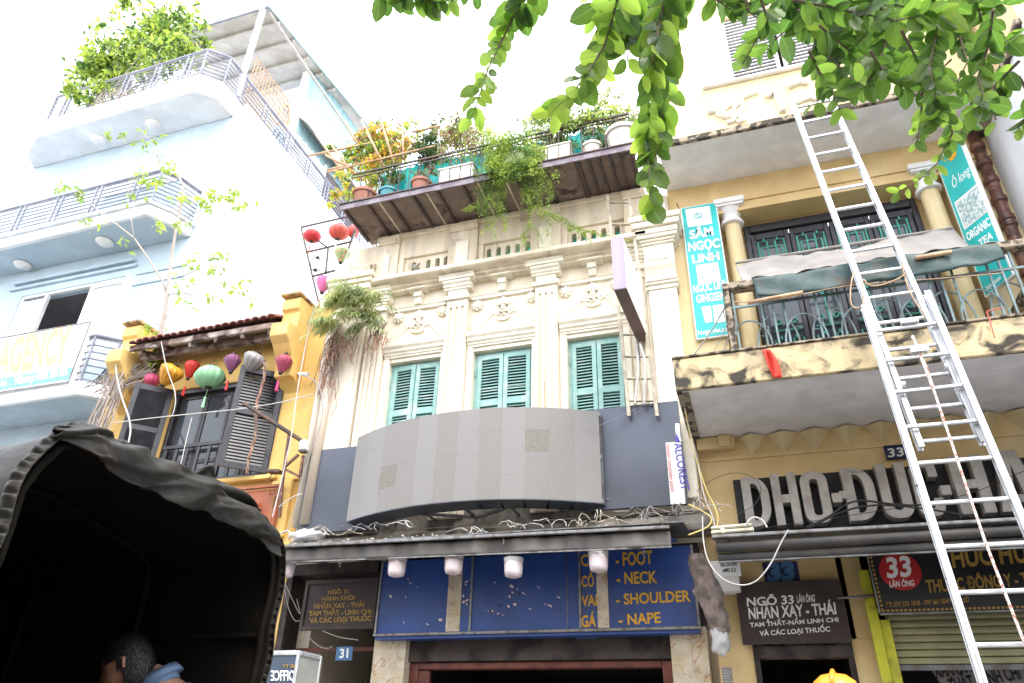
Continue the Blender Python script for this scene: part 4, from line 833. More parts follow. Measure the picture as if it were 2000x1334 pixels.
# balcony railing
RB = thing('balcony_railing', 'grey green iron balcony railing with overlapping arches on the yellow house', 'railing', (1.6, -1.5, 5.6))
for z in (5.63, 6.2): MB().box(.12, 3.6, -1.512, -1.488, z-.014, z+.014).build('rail', M['irongreen'], RB)
vb = MB().box(-.011,.011,-.011,.011,5.63,6.42).mesh('bar', M['irongreen'], V((0,0,5.63)), False)
for c in [.14, .2] + [x for k in range(6) for x in (.5+.58*k, .62+.58*k, .74+.58*k)]: place(vb, 'bar', RB, (c, -1.5, 5.63))
for k in range(7):
    for dx in (0,):
        c = .33+.58*k; m = MB()
        m.tube([(c-.2*math.cos(t)*1.1, -1.52, 5.63+.36*math.sin(t)) for t in [j*PI/12 for j in range(13)]], .011, 5)
        c += .29; m.tube([(c-.2*math.cos(t)*1.1, -1.48, 5.63+.42*math.sin(t)) for t in [j*PI/12 for j in range(13)]], .011, 5)
        m.build('arch_bar', M['irongreen'], RB)
for k in range(6): MB().tube([(.43+.58*k,-1.5,5.78),(.53+.58*k,-1.5,5.78),(.53+.58*k,-1.5,5.9)], .009, 4).build('key_bar', M['irongreen'], RB)
MB().box(.1, 3.7, -1.56, -1.42, 6.43, 6.53).box(.1,.2,-1.42,-.0,6.43,6.53).box(3.45,3.56,-1.42,0,6.43,6.53).build('coping', M['moldedge'], RB, bevel=.015)
MB().box(.1,.17,-1.55,-1.45,5.59,6.43).build('end_post', M['moldedge'], RB, bevel=.01)
MB().box(3.46,3.52,-1.48,-1.42,5.59,6.43).build('end_post', M['steel'], RB)
# tarpaulin
TP = thing('tarpaulin', 'grey tarpaulin sheet sloping from the door to the balcony railing', 'tarpaulin', (1.6, -1.1, 6.4))
def tp(u, v):
    x0, x1 = .32+.13*v, 2.98-.02*v; x = x0+(x1-x0)*u
    yb_, zb_ = -.55, 7.46+.03*math.sin(u*9); yf, zf = -1.6, 6.5
    s_ = math.sin(v*PI)*(.1+.22*max(0,(u-.62))*1.5 + (.12 if u < .06 else 0)) + .02*math.sin(u*25+v*4) + .012*math.sin(u*60-v*9)
    return (x, yb_+(yf-yb_)*v, zb_+(zf-zb_)*v - s_)
MB().grid(lambda u, v: tp(u, v*.8), 60, 16).build('sheet', M['tarp'], TP, smooth=True, solid=.008); MB().grid(lambda u, v: tp(u, .8+v*.2), 60, 4).build('lower_sheet', M['tarp'], TP, smooth=True, solid=.008)
def hm(u, v):
    x = .44+2.5*u; lo = 6.25 - .06*math.sin(u*3+.3) + .008*math.sin(u*40); return (.45*(1-v)+.47*v+2.5*u, -1.6-.02*v-.008*math.sin(u*50+v*3)-.008*math.sin(u*23-v*5), 6.5*(1-v)+lo*v-.01*math.sin(u*9))
MB().grid(hm, 80, 7).build('hem', M['tarpgreen'], TP, smooth=True, solid=.01)
MB().tube([(.35,-1.62,6.17),(.95,-1.64,6.19)], .024, 8).build('bamboo_rod', M['bamboo'], TP, smooth=True); MB().tube([(2.15,-1.64,6.42),(2.5,-1.64,6.43)], .026, 8).build('bamboo_rod', M['bamboo'], TP, smooth=True)
MB().tube([(.33,-.55,7.49),(2.98,-.55,7.5)], .02, 6).build('back_rod', M['tarp'], TP)
cable([(.2,-1.58,6.23),(.6,-1.63,6.14),(1.1,-1.64,6.18),(1.5,-1.64,6.2),(2.1,-1.63,6.14),(2.9,-1.6,6.1)], .009, M['bamboo'], 'beige cord strung along the balcony railing', 'cord', 'cord')
# red cloth
def rc(u, v):
    p = at(1488+22*v+u*(16+6*math.sin(v*3)), 683+55*v, y=-1.66-.03*math.sin(u*9+v*4)); return p
tag(MB().grid(rc, 8, 10).build('red_cloth', M['redcloth'], smooth=True, solid=.006), 'red cloth hanging over the mouldy balcony edge', 'cloth')
tag(MB().tube([at(1927,608,y=-1.66), at(1933,625,y=-1.66), at(1943,660,y=-1.66)], .006, 4).tube([at(1927,608,y=-1.66), at(1945,604,y=-1.64), at(1958,603,y=-1.6)], .006, 4).build('pink_string', M['stickerred']), 'pink plastic string dangling from the right of the balcony railing', 'string')
# neighbour at far right
NB = thing('plastered_building', 'white plastered building wall at the right edge beyond the brown pipe', 'building', (5, 0, 0))
MB().box(3.93, 8, -1.9, 3, 0, 9.35).build('wall', M['white'], NB)
MB().box(3.93, 8, -1.9, 3, 9.353, 16).build('upper_wall', M['yel33hi'], NB)
MB().box(3.86, 3.929, -1.95, 3, 9.3, 9.42).build('ledge', M['moldedge'], NB, bevel=.01)

# ================= LADDER =================
LN = (0, 1, -.147); LP = (0, -1.25, 9.5)
def lp(px, py, e=0): return atp(px, py, (0, -1.13-e, 9.5), LN)
LD = thing('extension_ladder', 'tall aluminium extension ladder leaning across the yellow house front', 'ladder', (1.6, -2.6, 0))
fl0, fr0 = lp(1552,207), lp(1626,205)
def lin(a, b, z): t = (z-a.z)/(b.z-a.z); return a+(b-a)*t
flb, frb = lp(1884,892), lp(1972,880)
FL = (lp(1552,207), lp(1786,690)); 
# fly rails (front of base rails at the bottom), x at two heights
def rx(xa, za, xb, zb, z): return xa+(xb-xa)*(z-za)/(zb-za)
def LPt(x, z, e=0): return V((x*.985, -1.26-.147*(9.5-z)-e, z))
fx0 = lambda z: rx(1.40,9.5,1.565,5.5,z); fx1 = lambda z: rx(1.88,9.5,2.06,5.5,z)
bx0 = lambda z: rx(1.50,5.74,1.52,2.17,z); bx1 = lambda z: rx(2.09,5.74,2.17,2.2,z)
def rail(fx, z0, z1, e, name='rail', w_=.035, h=.09):
    a, b = LPt(fx(z0), z0, e), LPt(fx(z1), z1, e); t = (b-a).normalized(); m = MB(); sx = V((1,0,0)); nn_ = sx.cross(t).normalized()
    m.beam(a, b, w_*.25, h, nn_); 
    for s_ in (-1, 1): m.beam(a+nn_*s_*(h/2-.006), b+nn_*s_*(h/2-.006), w_, .012, nn_)
    m.build(name, M['alu'], LD, bevel=.002)
fb = 4.1
rail(lambda z: fx0(z), fb, 9.55, 0, 'fly_rail', .05); rail(lambda z: fx1(z), fb, 9.55, 0, 'fly_rail', .05)
rail(lambda z: bx0(z)-.01, 0, 5.75, .085, 'base_rail', .055, .08); rail(lambda z: bx1(z)+.02, 0, 5.82, .085, 'base_rail', .055, .08)
z = 9.4; dz = .345
def rung(x0, x1, z, e):
    MB().beam(LPt(x0,z,e), LPt(x1,z,e), .035, .035, (0,0,1)).build('rung', M['alu'], LD, bevel=.008)
for k in range(16):
    zz = 9.38-.347*k
    if zz > fb+.05: rung(fx0(zz), fx1(zz), zz, 0)
for zz in (5.42,5.05,4.68,4.3,3.93,3.55,3.17,2.8,2.41,2.03,1.65,1.27,.89,.51,.15): rung(bx0(zz), bx1(zz), zz, .085)
for x, zz in ((1.62,4.75),(2.03,4.9)): MB().lathe([(.0,-.015),(.035,-.015),(.035,.015),(0,.015)], LPt(x,zz,.09), 12, (1,0,0)).build('pulley_hook', M['alu'], LD)
for zz in (5.46, 5.1): MB().box(1.74,1.9,LPt(0,zz,.13).y-.02,LPt(0,zz,.1).y,zz-.02,zz+.03).build('bracket', M['alu'], LD, bevel=.005)
for q in ((1.5,2.9),(1.51,2.1),(1.5,3.7),(1.52,1.4)): MB().lathe([(.012,0),(.012,.012)], LPt(q[0]-.04,q[1],.15), 8, (0,-1,0)).build('rivet', M['galv'], LD)
rope = mat('white_red_rope', (.7,.62,.56), c2=(.4,.14,.1), s=30, lo=.54, hi=.58, rough=.9)
tag(MB().tube([LPt(1.84,5.3,.1), LPt(1.85,4.6,.12), LPt(1.84,4.2,.14), LPt(1.83,3.2,.14), LPt(1.86,2.0,.16), LPt(1.85,.6,.2)], .011, 7).build('rope', rope, smooth=True), 'white and red rope running down the middle of the ladder', 'rope')
tag(MB().tube([LPt(1.84,5.3,.08), LPt(1.87,4.9,.08), LPt(1.86,4.5,.08), LPt(1.84,4.25,.12)], .011, 6).build('rope', rope, smooth=True), 'short doubled length of red flecked rope at the ladder pulley', 'rope')
cable([LPt(1.52,6.3,.06), LPt(1.42,6.05,.1), LPt(1.36,5.75,.08), LPt(1.5,5.72,.12), LPt(1.56,6.2,.08), LPt(1.6,5.95,.1), LPt(2.05,6.1,.1), LPt(2.0,6.4,.08), LPt(1.95,5.9,.06), LPt(2.05,5.5,.02)], .011, M['bamboo'], 'beige rope tying the ladder to the balcony railing', 'rope', 'rope', 6)
# ================= OCHRE HOUSE (left) =================
O = thing('ochre_house', 'ochre old house with black shutters, tiled eave and hanging lanterns, left of centre', 'house', (-8.6, 0, 0))
wa, wb, wz, wt = -9.25, -6.98, 5.33, 7.06
m = MB().box(-10.75, wa, 0, .35, 0, 8.0).box(wb, -6.29, 0, .35, 0, 8.3).box(wa, wb, 0, .35, wt, 8.0).box(wa, wb, 0, .35, 0, wz); m.build('wall', M['yelhouse'], O)
MB().box(-6.75,-6.29,-.05,-.001,5.17,5.24).box(-8.8,-6.75,-.12,-.001,5.2,5.27).box(-6.8,-6.45,-.08,-.001,4.3,5.165).build('string_course', M['yelhouse'], O, bevel=.01)
def firewall(x, th, pts, capn, name='console_wall'):
    P = [at(*q, x=x) for q in pts]; P = [(x, min(p.y, .0) if i not in () else p.y, p.z) for i, p in enumerate(P)]
    return MB().extr(P, (-th, 0, 0)).build(name, M['yelhouse'], O, bevel=.012)
# side profile drawn in (y,z)
def fw(x, prof, th): return MB().extr([(x, a, b) for a, b in prof], (-th,0,0)).build('console_wall', M['yelhouse'], O, bevel=.012)
prof = [(1.6,8.15),(.3,8.3),(-.42,8.3),(-.46,8.22),(-.46,8.06),(-.40,8.02),(-.40,7.72),(-.62,7.70),(-.62,7.46),(-.50,7.36),(-.36,7.18),(-.3,6.98),(-.3,6.86),(-.18,6.84),(0,6.7),(.3,6.7),(1.6,6.7)]
fw(-6.68, prof, .33); fw(-10.06, prof, .33)
for x in (-6.68, -10.06):
    MB().box(x-.36, x+.03, -.52, .9, 8.303, 8.36).box(x-.30, x-.03, -.4, .9, 8.363, 8.42).build('cap', M['yeldirty'], O, bevel=.012)
# roof
RT = MB().extr([(-10.0,-.55,7.77),(-10.0,.6,8.36),(-10.0,.6,8.32),(-10.0,-.55,7.73)], (3.0,0,.0)).build('roof', M['oldwood'], O)
tm = MB(); tw = .155
pts = [(tw/2*math.cos(PI-PI*k/6), .05*math.sin(PI*k/6)) for k in range(7)]
vs = []; fs = []
for yy, dz_ in ((0,0),(.42,.0)):
    for (a, b) in pts: vs.append((a, yy, b*.9))
    for (a, b) in pts: vs.append((a*.86, yy, b*.9-.018))
n7 = 7
for k in range(6):
    fs += [(k, k+1, 14+k+1, 14+k), (7+k+1, 7+k, 21+k, 21+k+1), (k+1, k, 7+k, 7+k+1)]
tmesh = MB().add(vs, fs).mesh('roof_tile', M['tile'], V((0,0,0)), False)
rnd = random.Random(2); NT = 20
sl = Matrix.Rotation(R(27), 4, 'X').to_quaternion()
for r_ in range(3):
    for k in range(NT):
        x = -9.98+.08+k*(3.0-.02)/NT+ (.03 if r_%2 else 0)
        y0_ = -.62+r_*.34; z0_ = 7.79+r_*.34*math.tan(R(27))+.015*r_
        q = sl @ Matrix.Rotation(R(rnd.uniform(-3,3)),4,'Z').to_quaternion()
        place(tmesh, 'roof_tile', RT, (x, y0_+rnd.uniform(-.012,.012), z0_+rnd.uniform(-.008,.012)+.06*(k/NT)), q)
MB().extr([(-10.0,-.56,7.65),(-10.0,-.5,7.65),(-10.0,-.5,7.76),(-10.0,-.56,7.76)], (2.98,0,0.0)).build('eave_board', M['oldwood'], O, bevel=.015)
MB().box(-9.95,-7.05,-.36,-.22,7.58,7.72).build('purlin', M['oldwood'], O, bevel=.02)
for k in range(6): MB().extr([(-9.8+k*.53,-.53,7.66),(-9.8+k*.53,-.1,7.82),(-9.8+k*.53,-.1,7.72),(-9.8+k*.53,-.5,7.58)], (.07,0,0)).build('rafter', M['oldwood'], O, bevel=.008)
MB().extr([(-9.9,-.3,7.58),(-9.9,0,7.3),(-9.9,0,7.7),(-9.9,-.3,7.7)], (.1,0,0)).build('brace', M['oldwood'], O); MB().extr([(-7.15,-.3,7.58),(-7.15,0,7.25),(-7.15,0,7.7),(-7.15,-.3,7.7)], (.1,0,0)).build('brace', M['oldwood'], O)
# window
m = MB().box(wa, wa+.07, .04, .14, wz, wt).box(wb-.07, wb, .04, .14, wz, wt).box(wa+.07, wb-.07, .04, .14, wt-.08, wt).box(wa-.02,wb+.0,-.06,.14,wz-.06,wz-.003); fr = m.build('window_frame', M['blackwood'], O, bevel=.006)
ww = (wb-wa-.14)/4
for k in range(4):
    a = wa+.07+ww*k; b = a+ww
    c = MB().box(a+.004, a+.055, .13, .17, wz, wt-.085).box(b-.055, b-.004, .13, .17, wz, wt-.085).box(a+.055, b-.055, .13, .17, wt-.16, wt-.085).box(a+.055, b-.055, .13, .17, wz+.35, wz+.42).build('casement', M['blackwood'], O, bevel=.004)
    MB().box(a+.055, b-.055, .148, .152, wz, wt-.16).build('pane', M['glass'], c)
MB().box(wa,wb,.5,.52,wz,wt).build('room_dark', M['dark'], O)
rl_ = at(480,870,y=.0)
gb = MB().box(wa+.07, wb-.07, .0, .05, 5.93, 5.99).build('guard_rail', M['blackwood'], O, bevel=.004)
for k in range(10):
    x = wa+.14+k*(wb-wa-.28)/9; MB().box(x-.03, x+.03, .01, .04, wz, 5.928).build('baluster', M['blackwood'], gb, bevel=.003)
sm = slat_mesh(.52)
for hx, s_, a in ((wa, -1, R(-168)), (wb, 1, R(150))): pass
sm = MB().obox((-.225,-.008,-.028),(.45,0,0),(0,.012,0),(0,.022,.055)).mesh('slat', M['blackwood'], V((0,0,0)), False)
sm2 = MB().obox((-.275,-.008,-.028),(.55,0,0),(0,.012,0),(0,.022,.055)).mesh('slat', M['blackwood'], V((0,0,0)), False)
# leaves swung open: hinge at the jambs
shutter(O, wa, wa+.62, wz-.02, wt-.02, -.03, M['blackwood'], sm, 'l', R(-134), st=.085, step=.05, midz=6.25)
shutter(O, wb-.72, wb, wz-.02, wt-.02, -.03, M['blackwood'], sm2, 'r', R(44), st=.085, step=.05, midz=6.25)
# wooden sign
o = board('wooden_sign', 'polished red brown wooden sign with gold key border, behind the truck canvas', ((440,956),(552,944),(533,1028),(440,1040)), -.16, M['woodsign'], .05, M['woodsign'], .04)
k_ = lambda pts: MB().tube([at(*p, y=-.19) for p in pts], .007, 4).build('gold_line', M['goldold'], o)
k_([(445,963),(535,954)]); k_([(534,966),(525,1024)]); k_([(523,956),(523,964),(531,963),(531,956),(541,955),(541,975),(535,976),(535,967)]); k_([(533,976),(539,976),(538,984),(532,985)])
m = MB()
for a, b in (((472,990),(480,1008)), ((478,1004),(499,978)), ((486,996),(502,992)), ((488,990),(492,1010))): m.beam(at(*a,y=-.23), at(*b,y=-.23), .07, .045, (0,-1,0))
m.build('carved_letter', mat('glossy_orange_letter',(.55,.14,.03),rough=.3), o, bevel=.006)
# brackets, spotlight, camera, light
def bracket(a, b, w_, mm, lab, cat='bracket', **k): return tag(MB().beam(at(*a, y=k['ya']), at(*b, y=k['yb']), w_, w_).build('steel_bar', mm, bevel=.004), lab, cat)
bracket((475,787), (588,860), .05, M['steel'], 'long grey steel bar in front of the right black shutter', ya=-1.0, yb=-.3)
o = thing('bracket_frame', 'rusty brown bracket frame under the floodlight box', 'bracket', at(575,900,y=-.3))
f_ = lambda a, b, y1=-.3, y2=-.3: MB().beam(at(*a,y=y1), at(*b,y=y2), .035, .035).build('bar', M['brownpipe'], o)
f_((565,845),(552,940)); f_((583,888),(556,912)); f_((556,916),(585,931)); f_((592,890),(586,931)); f_((552,940),(546,1010))
p = at(592,877,y=-.35); o = thing('floodlight', 'small white floodlight box on the wall bracket beside the slate panel', 'floodlight', p)
MB().box(p.x-.05,p.x+.06,p.y-.05,p.y+.06,p.z-.02,p.z+.13).build('housing', M['offwhite'], o, bevel=.01); MB().box(p.x-.05,p.x+.06,p.y-.05,p.y+.06,p.z-.055,p.z-.022).build('lens', M['galv'], o, bevel=.005)
p = at(538,925,y=-.35); o = thing('spotlight', 'flat black spotlight above the red wooden sign', 'spotlight', p); MB().obox(p+V((-.1,-.1,0)), (.22,0,-.02), (0,.13,0), (.0,0,.05)).build('head', M['steel'], o, bevel=.008); MB().tube([p+V((-.06,0,.0)), p+V((-.1,0,-.09)), p+V((-.04,0,-.1))], .008, 4).build('bracket', M['steel'], o)
p = at(592,731,y=-.2); o = thing('security_camera', 'small pale security camera on the ochre wall', 'camera', p); MB().lathe([(.03,-.1),(.035,.12)], p, 12, (1,-.2,-.25)).build('body', M['soffw'], o, smooth=False); MB().tube([p+V((-.08,0,.02)), p+V((-.22,.15,.06))], .015).build('arm', M['steel'], o)
p = at(812,521,y=-.12); o = thing('security_camera', 'small dark camera in the leftmost parapet slot of the cream house', 'camera', p); MB().lathe([(.028,-.1),(.034,.1)], p+V((0,.02,0)), 12, (.1,-1,-.4)).build('body', M['cableg'], o); MB().tube([p+V((0,.05,.02)), p+V((0,.12,.16))], .012).build('arm', M['redwood'], o)
# lanterns
def lantern(px, py, y, wpx, hpx, c, label, prof='round', tilt=(0,0,1), tas=None, name='lantern', wire=False, group='silk lanterns'):
    p = at(px, py, y=y); dist = (p-CP).dot(CF); s_ = dist/FPX; r = wpx*s_/2; h = hpx*s_*1.0
    m_ = mat(name+'_silk', tuple(q*.75 for q in c), rough=.5, var=.06) if isinstance(c, tuple) else c  # silk colours darkened to carry the shade the lanterns hang in
    o = thing(name, label, 'lantern', p, group)
    N = 12
    if prof == 'round': P = [(.22,-.5),(.55,-.42),(.85,-.24),(1,0),(.85,.24),(.55,.42),(.22,.5)]
    elif prof == 'diamond': P = [(.18,-.5),(.45,-.3),(.8,-.02),(1,.2),(.8,.34),(.45,.46),(.2,.5)]
    elif prof == 'drop': P = [(.16,-.5),(.38,-.36),(.66,-.14),(.9,.1),(1,.26),(.85,.4),(.5,.5),(.2,.52)]
    elif prof == 'balloon': P = [(.25,-.5),(.45,-.3),(.8,0),(1,.22),(.9,.38),(.6,.48),(.2,.52)]
    if not wire: MB().lathe([(a*r, b*h) for a, b in P], p, 48, tilt, lobes=N, amp=.1).build('silk_body', m_, o, smooth=True)
    ta = V(tilt).normalized(); q = ta.to_track_quat('Z','Y')
    m = MB()
    for k in range(N):
        a = 2*PI*k/N; m.tube([p + q @ V((A*r*math.cos(a)*1.0, A*r*math.sin(a)*1.0, B*h)) for A, B in P], r*(.04 if wire else .01), 4)
    m.build('rib_wires', M['cable'] if wire else m_, o)
    MB().lathe([(r*.2,-.5*h-.02),(r*.26,-.5*h),(r*.24,-.5*h+.03)], p, 14, tilt).build('bottom_ring', M['cable'], o)
    MB().lathe([(r*.22,.5*h-.01),(r*.24,.5*h+.03)], p, 14, tilt).build('top_ring', M['cable'], o)
    tp_ = p + ta*(h*.5+.02); MB().tube([tp_, tp_+V((0,.05,.22))], .005, 4).build('hanging_wire', M['cable'], o)
    if tas:
        tm_ = mat('tassel_thread', tas, rough=.8); b = p - ta*(h*.5); L_ = h*.95
        MB().tube([b, b+V((-.01,0,-L_*.45))], .004, 4).build('cord', tm_, o); MB().lathe([(.008,0),(.02,-.02),(.017,-.06),(.026,-L_*.55)], b+V((-.01,0,-L_*.45)), 8).build('tassel', tm_, o)
    return o
Yl = -.42
lantern(330,734,Yl,46,44,(.75,.34,.02),'tilted golden yellow lantern, leftmost large one under the tiled eave','drop',(.55,-.1,.8), None)
lantern(297,742,-.2,30,26,(.75,.1,.22),'pink lantern peeping out above the left black shutter','round')
lantern(373,723,-.3,28,38,(.6,.03,.02),'small red lantern between the yellow and green ones','drop',(.1,0,1),(.5,.02,.02))
lantern(410,737,Yl,58,45,(.3,.6,.33),'big pale green round lantern under the middle of the eave','round',(-.1,0,1),(.3,.6,.35))
lantern(453,710,Yl,32,40,(.24,.07,.17),'purple diamond lantern right of the green one','diamond',(-.1,0,1),(.4,.04,.04))
lantern(492,711,Yl,44,46,(.36,.34,.34),'grey silk lantern touching the right black shutter','drop',(.45,-.1,.75),(.03,.15,.2))
lantern(553,711,Yl,33,40,(.45,.07,.13),'dark pink lantern at the right end of the eave','diamond',(.1,0,1),(.7,.06,.2))
FR = thing('steel_rack', 'thin grey steel frame holding lanterns between the ochre and cream houses', 'frame', (-7.1,.6,9))
F = lambda a, b: MB().beam(at(*a,y=.55), at(*b,y=.55), .03, .03, (0,1,0)).build('bar', M['steel'], FR)
F((588,444),(680,423)); F((588,444),(622,590)); F((598,493),(690,471)); F((610,540),(655,528)); F((641,485),(636,535)); F((694,448),(672,510)); F((597,452),(640,484))
lantern(610,461,.5,34,26,(.75,.05,.06),'red lantern at the top left of the steel frame','round',(0,0,1),(.8,.2,.2),group='lanterns on the steel frame')
lantern(662,453,.5,40,32,(.8,.13,.1),'larger red lantern at the top right of the steel frame','round',(.1,-.1,1),(.8,.8,.75),group='lanterns on the steel frame')
lantern(690,452,.7,22,30,(.75,.12,.12),'red lantern half hidden behind the terrace corner','round',group='lanterns on the steel frame')
o = lantern(668,500,.5,31,32,(.45,.55,.25),'green floral lantern shaped like a balloon','balloon',(.05,0,1),group='lanterns on the steel frame')
for q in ((661,490),(674,491),(664,507),(671,500)): MB().ball(at(*q,y=.3), .022,.01,.022,8,5).build('flower_print', M['stickerred'], o)
lantern(618,516,.5,26,30,M['cable'],'bare wire lantern without silk on the steel frame','round',(0,0,1),None,wire=True,group='lanterns on the steel frame')
lantern(632,557,.45,32,36,(.85,.22,.5),'bright pink lantern lowest on the steel frame','drop',(.05,0,1),(.4,.1,.1),group='lanterns on the steel frame')
p = at(648,566,y=.4); tag(MB().lathe([(.12,-.04),(.13,.04),(.05,.08)], p, 14, (.9,0,.3)).build('dark_pot', M['steel']), 'dark round pot beside the pink lantern', 'pot')

# ================= WHITE BUILDING =================
W = thing('white_building', 'tall pale blue and white building with rounded balconies at the left', 'building', (-14, 4, 0))
BX = -10.95
MB().box(-19, -15.75, 1, 1.3, 0, 16).box(-12.9+.25, BX, 1, 1.3, 0, 16).box(-15.75,-12.65,1,1.3,0,9.0).box(-15.75,-12.65,1,1.3,10.85,16).build('front_wall', M['sky_blue'], W)
MB().box(BX-.3, BX, 1.3, 14, 0, 16.2).build('side_wall', M['white'], W)
MB().box(-19,BX-.3,1.3,14,15.9,16.1).box(-19,BX-.3,6,6.2,0,16).box(-15.75,-12.65,1.3,6,10.9,11.0).build('inner_floors', M['soffw'], W)
# window between
wf = MB().box(-15.75,-15.68,1.02,1.12,9,10.85).box(-12.72,-12.65,1.02,1.12,9,10.85).box(-15.68,-12.72,1.02,1.12,10.78,10.85).box(-14.98,-14.9,1.0,1.1,9,10.78).box(-13.62,-13.5,1.0,1.1,9,10.78).box(-13.5,-12.72,1.0,1.1,10.68,10.78).build('window_frame', M['offwhite'], W, bevel=.01)
pw = mat('milky_window_pane', (.55,.66,.7), rough=.2, var=.03)
for a, b in ((-15.68,-14.98),(-13.5,-12.72)): MB().box(a,b,1.04,1.06,9,10.7).build('pane', pw, wf)
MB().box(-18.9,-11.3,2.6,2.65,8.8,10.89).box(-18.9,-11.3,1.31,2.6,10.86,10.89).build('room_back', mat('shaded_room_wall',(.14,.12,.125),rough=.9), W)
for z in (9.95, 10.25): MB().box(-12.35,BX+.0,.965,.999,z+.55,z+.6).build('moulding', M['sky_blue'], W, bevel=.01)
MB().box(-16.2,-12.4,.93,.999,11.05,11.12).box(-16.1,-12.5,.9,.999,11.2,11.26).build('lintel_moulding', M['sky_blue'], W, bevel=.01)
# upper window piece seen over rail 2
MB().box(-14.3,-11.8,.95,1.0,12.4,12.5).box(-14.3,-11.75,.95,1.0,13.55,13.65).box(-11.83,-11.75,.95,1.0,12.5,13.55).build('window_frame', M['offwhite'], W, bevel=.01); MB().box(-14.3,-11.83,.97,.99,12.5,13.5).build('pane', glass('blue_grey_glass',(.2,.27,.32),.15), W)
def slab(z, out, fas_h, ins, soffm, inset=.0):
    P = [V((x, y, z)) for x, y in out]; cx = sum(p.x for p in P)/len(P)
    MB().extr(P, (0,0,fas_h)).build('balcony_slab', M['white'], W, bevel=.02)
    MB().extr([V((x, y, z-.006)) for x, y in ins], (0,0,.004)).build('soffit', soffm, W)
o3 = [(-16.4,.1),(-11.35,.03),(-10.95,.42),(-10.93,.99),(-17.5,.99),(-17.2,.5)]
slab(15.42, o3, .62, [(-16.3,.2),(-11.4,.12),(-11.03,.48),(-11.02,.99),(-17.4,.99),(-17.1,.6)], M['white'])
o2 = [(-17.6,.08),(-11.5,.03),(-11.25,.42),(-11.1,.99),(-18.5,.99)]
slab(11.62, o2, .28, [(-17.6,.2),(-11.56,.12),(-11.34,.48),(-11.2,.99),(-18.4,.99)], M['sky_blue'])
MB().extr([(x,y,11.9) for x,y in [(-17.6,.0),(-11.48,-.04),(-11.2,.38),(-11.06,.99),(-18.5,.99)]], (0,0,.08)).build('slab_lip', M['white'], W, bevel=.015)
o1 = [(-16.5,.06),(-11.65,.03),(-11.0,.62),(-10.95,.99),(-17,.99)]
slab(7.3, o1, .28, [(-16.5,.16),(-11.7,.12),(-11.1,.66),(-11.05,.99),(-17,.99)], M['sky_blue'])
def railing(pts, z0, z1, nb, lab, posts, r=.018, rt=.04, closed_first=True):
    m = MB()
    for a, b in zip(pts, pts[1:]): m.tube([(a[0],a[1],z1),(b[0],b[1],z1)], rt, 8)
    rr = m.build('balcony_railing', M['railgrey'], W, smooth=True); rr['label'] = lab
    for k in range(nb):
        z = z0+.08+(z1-z0-.14)*k/(nb-1)
        for a, b in zip(pts, pts[1:]): MB().tube([(a[0],a[1],z),(b[0],b[1],z)], r, 6).build('bar', M['railgrey'], rr, smooth=True)
    for (x, y) in posts: MB().box(x-.02,x+.02,y-.02,y+.02,z0,z1).build('post', M['railgrey'], rr)
    return rr
def along(a, b, n_, pair=.16):
    out = []; A, B_ = V((*a,0)), V((*b,0)); d = (B_-A); u = d.normalized()
    for k in range(n_): p = A+d*((k+.5)/n_); out += [(p.x-u.x*pair/2, p.y-u.y*pair/2), (p.x+u.x*pair/2, p.y+u.y*pair/2)]
    return out
top = [(-17.1,.55),(-16.4,.14),(-11.4,.07),(-11.0,.45),(-10.99,13)]
railing(top, 16.05, 16.98, 7, 'top grey railing that turns the corner along the side wall', along(top[1],top[2],5)+[top[2],top[3]]+along(top[3],(-10.99,9),8))
mid = [(-17.4,.13),(-11.52,.08),(-11.26,.45),(-11.15,.95)]
railing(mid, 11.98, 12.92, 8, 'middle grey balcony railing above the round ceiling lights', along(mid[0],mid[1],5)+[mid[1]])
low = [(-12.2,.12),(-11.72,.09),(-11.05,.68),(-11.0,.95)]
railing(low, 7.58, 8.62, 7, 'lowest grey railing piece right of the agency sign', [low[1],((low[1][0]+low[2][0])/2,(low[1][1]+low[2][1])/2)])
# striped stuff behind the low rail
m = MB()
for k in range(9): m.beam((-12.0+.1*k,.5,7.6),(-11.6+.1*k,.6,8.4),.04,.02,(0,1,0))
tag(m.build('striped_blind', M['steel']), 'black and white striped blind behind the lowest balcony railing', 'blind')
for q, z in (((205,472),11.6),((45,517),11.6),((300,243),15.41),((193,273),15.41)):
    p = at(*q, z=z); MB().lathe([(0,-.07),(.16,-.06),(.2,-.02),(.2,0)], (p.x,p.y,z), 20).build('ceiling_light', M['offwhite'] if z < 15 else M['soffw'], W, smooth=True)
# terrace room + roof
MB().box(-13.2, -11.25, 5.6, 13, 16.1, 18.2).box(-13.2,-11.25,3.7,5.6,16.1,16.9).build('terrace_wall', M['white'], W)
m = MB(); n_ = 56
for k in range(n_):
    y0_ = 3.5+k*.17; m.add([(-11.2+.03*(k%2),y0_,17.6),(-11.2+.03*((k+1)%2),y0_+.17,17.6),(-11.2+.03*((k+1)%2),y0_+.17,20.6),(-11.2+.03*(k%2),y0_,20.6)], [(0,1,2,3)])
m.build('corrugated_wall', M['corr'], W, solid=.01)
MB().box(-13.2,-11.24,3.45,3.5,16.1,19.4).box(-11.3,-11.18,3.4,3.56,16.1,20).build('terrace_wall', M['white'], W)
MB().extr([(-11.2,3.55,18.15),(-11.2,8.5,18.25),(-10.8,8.5,17.85),(-10.8,3.55,17.75)], (0,0,.05)).build('canopy', M['roofgrey'], W)
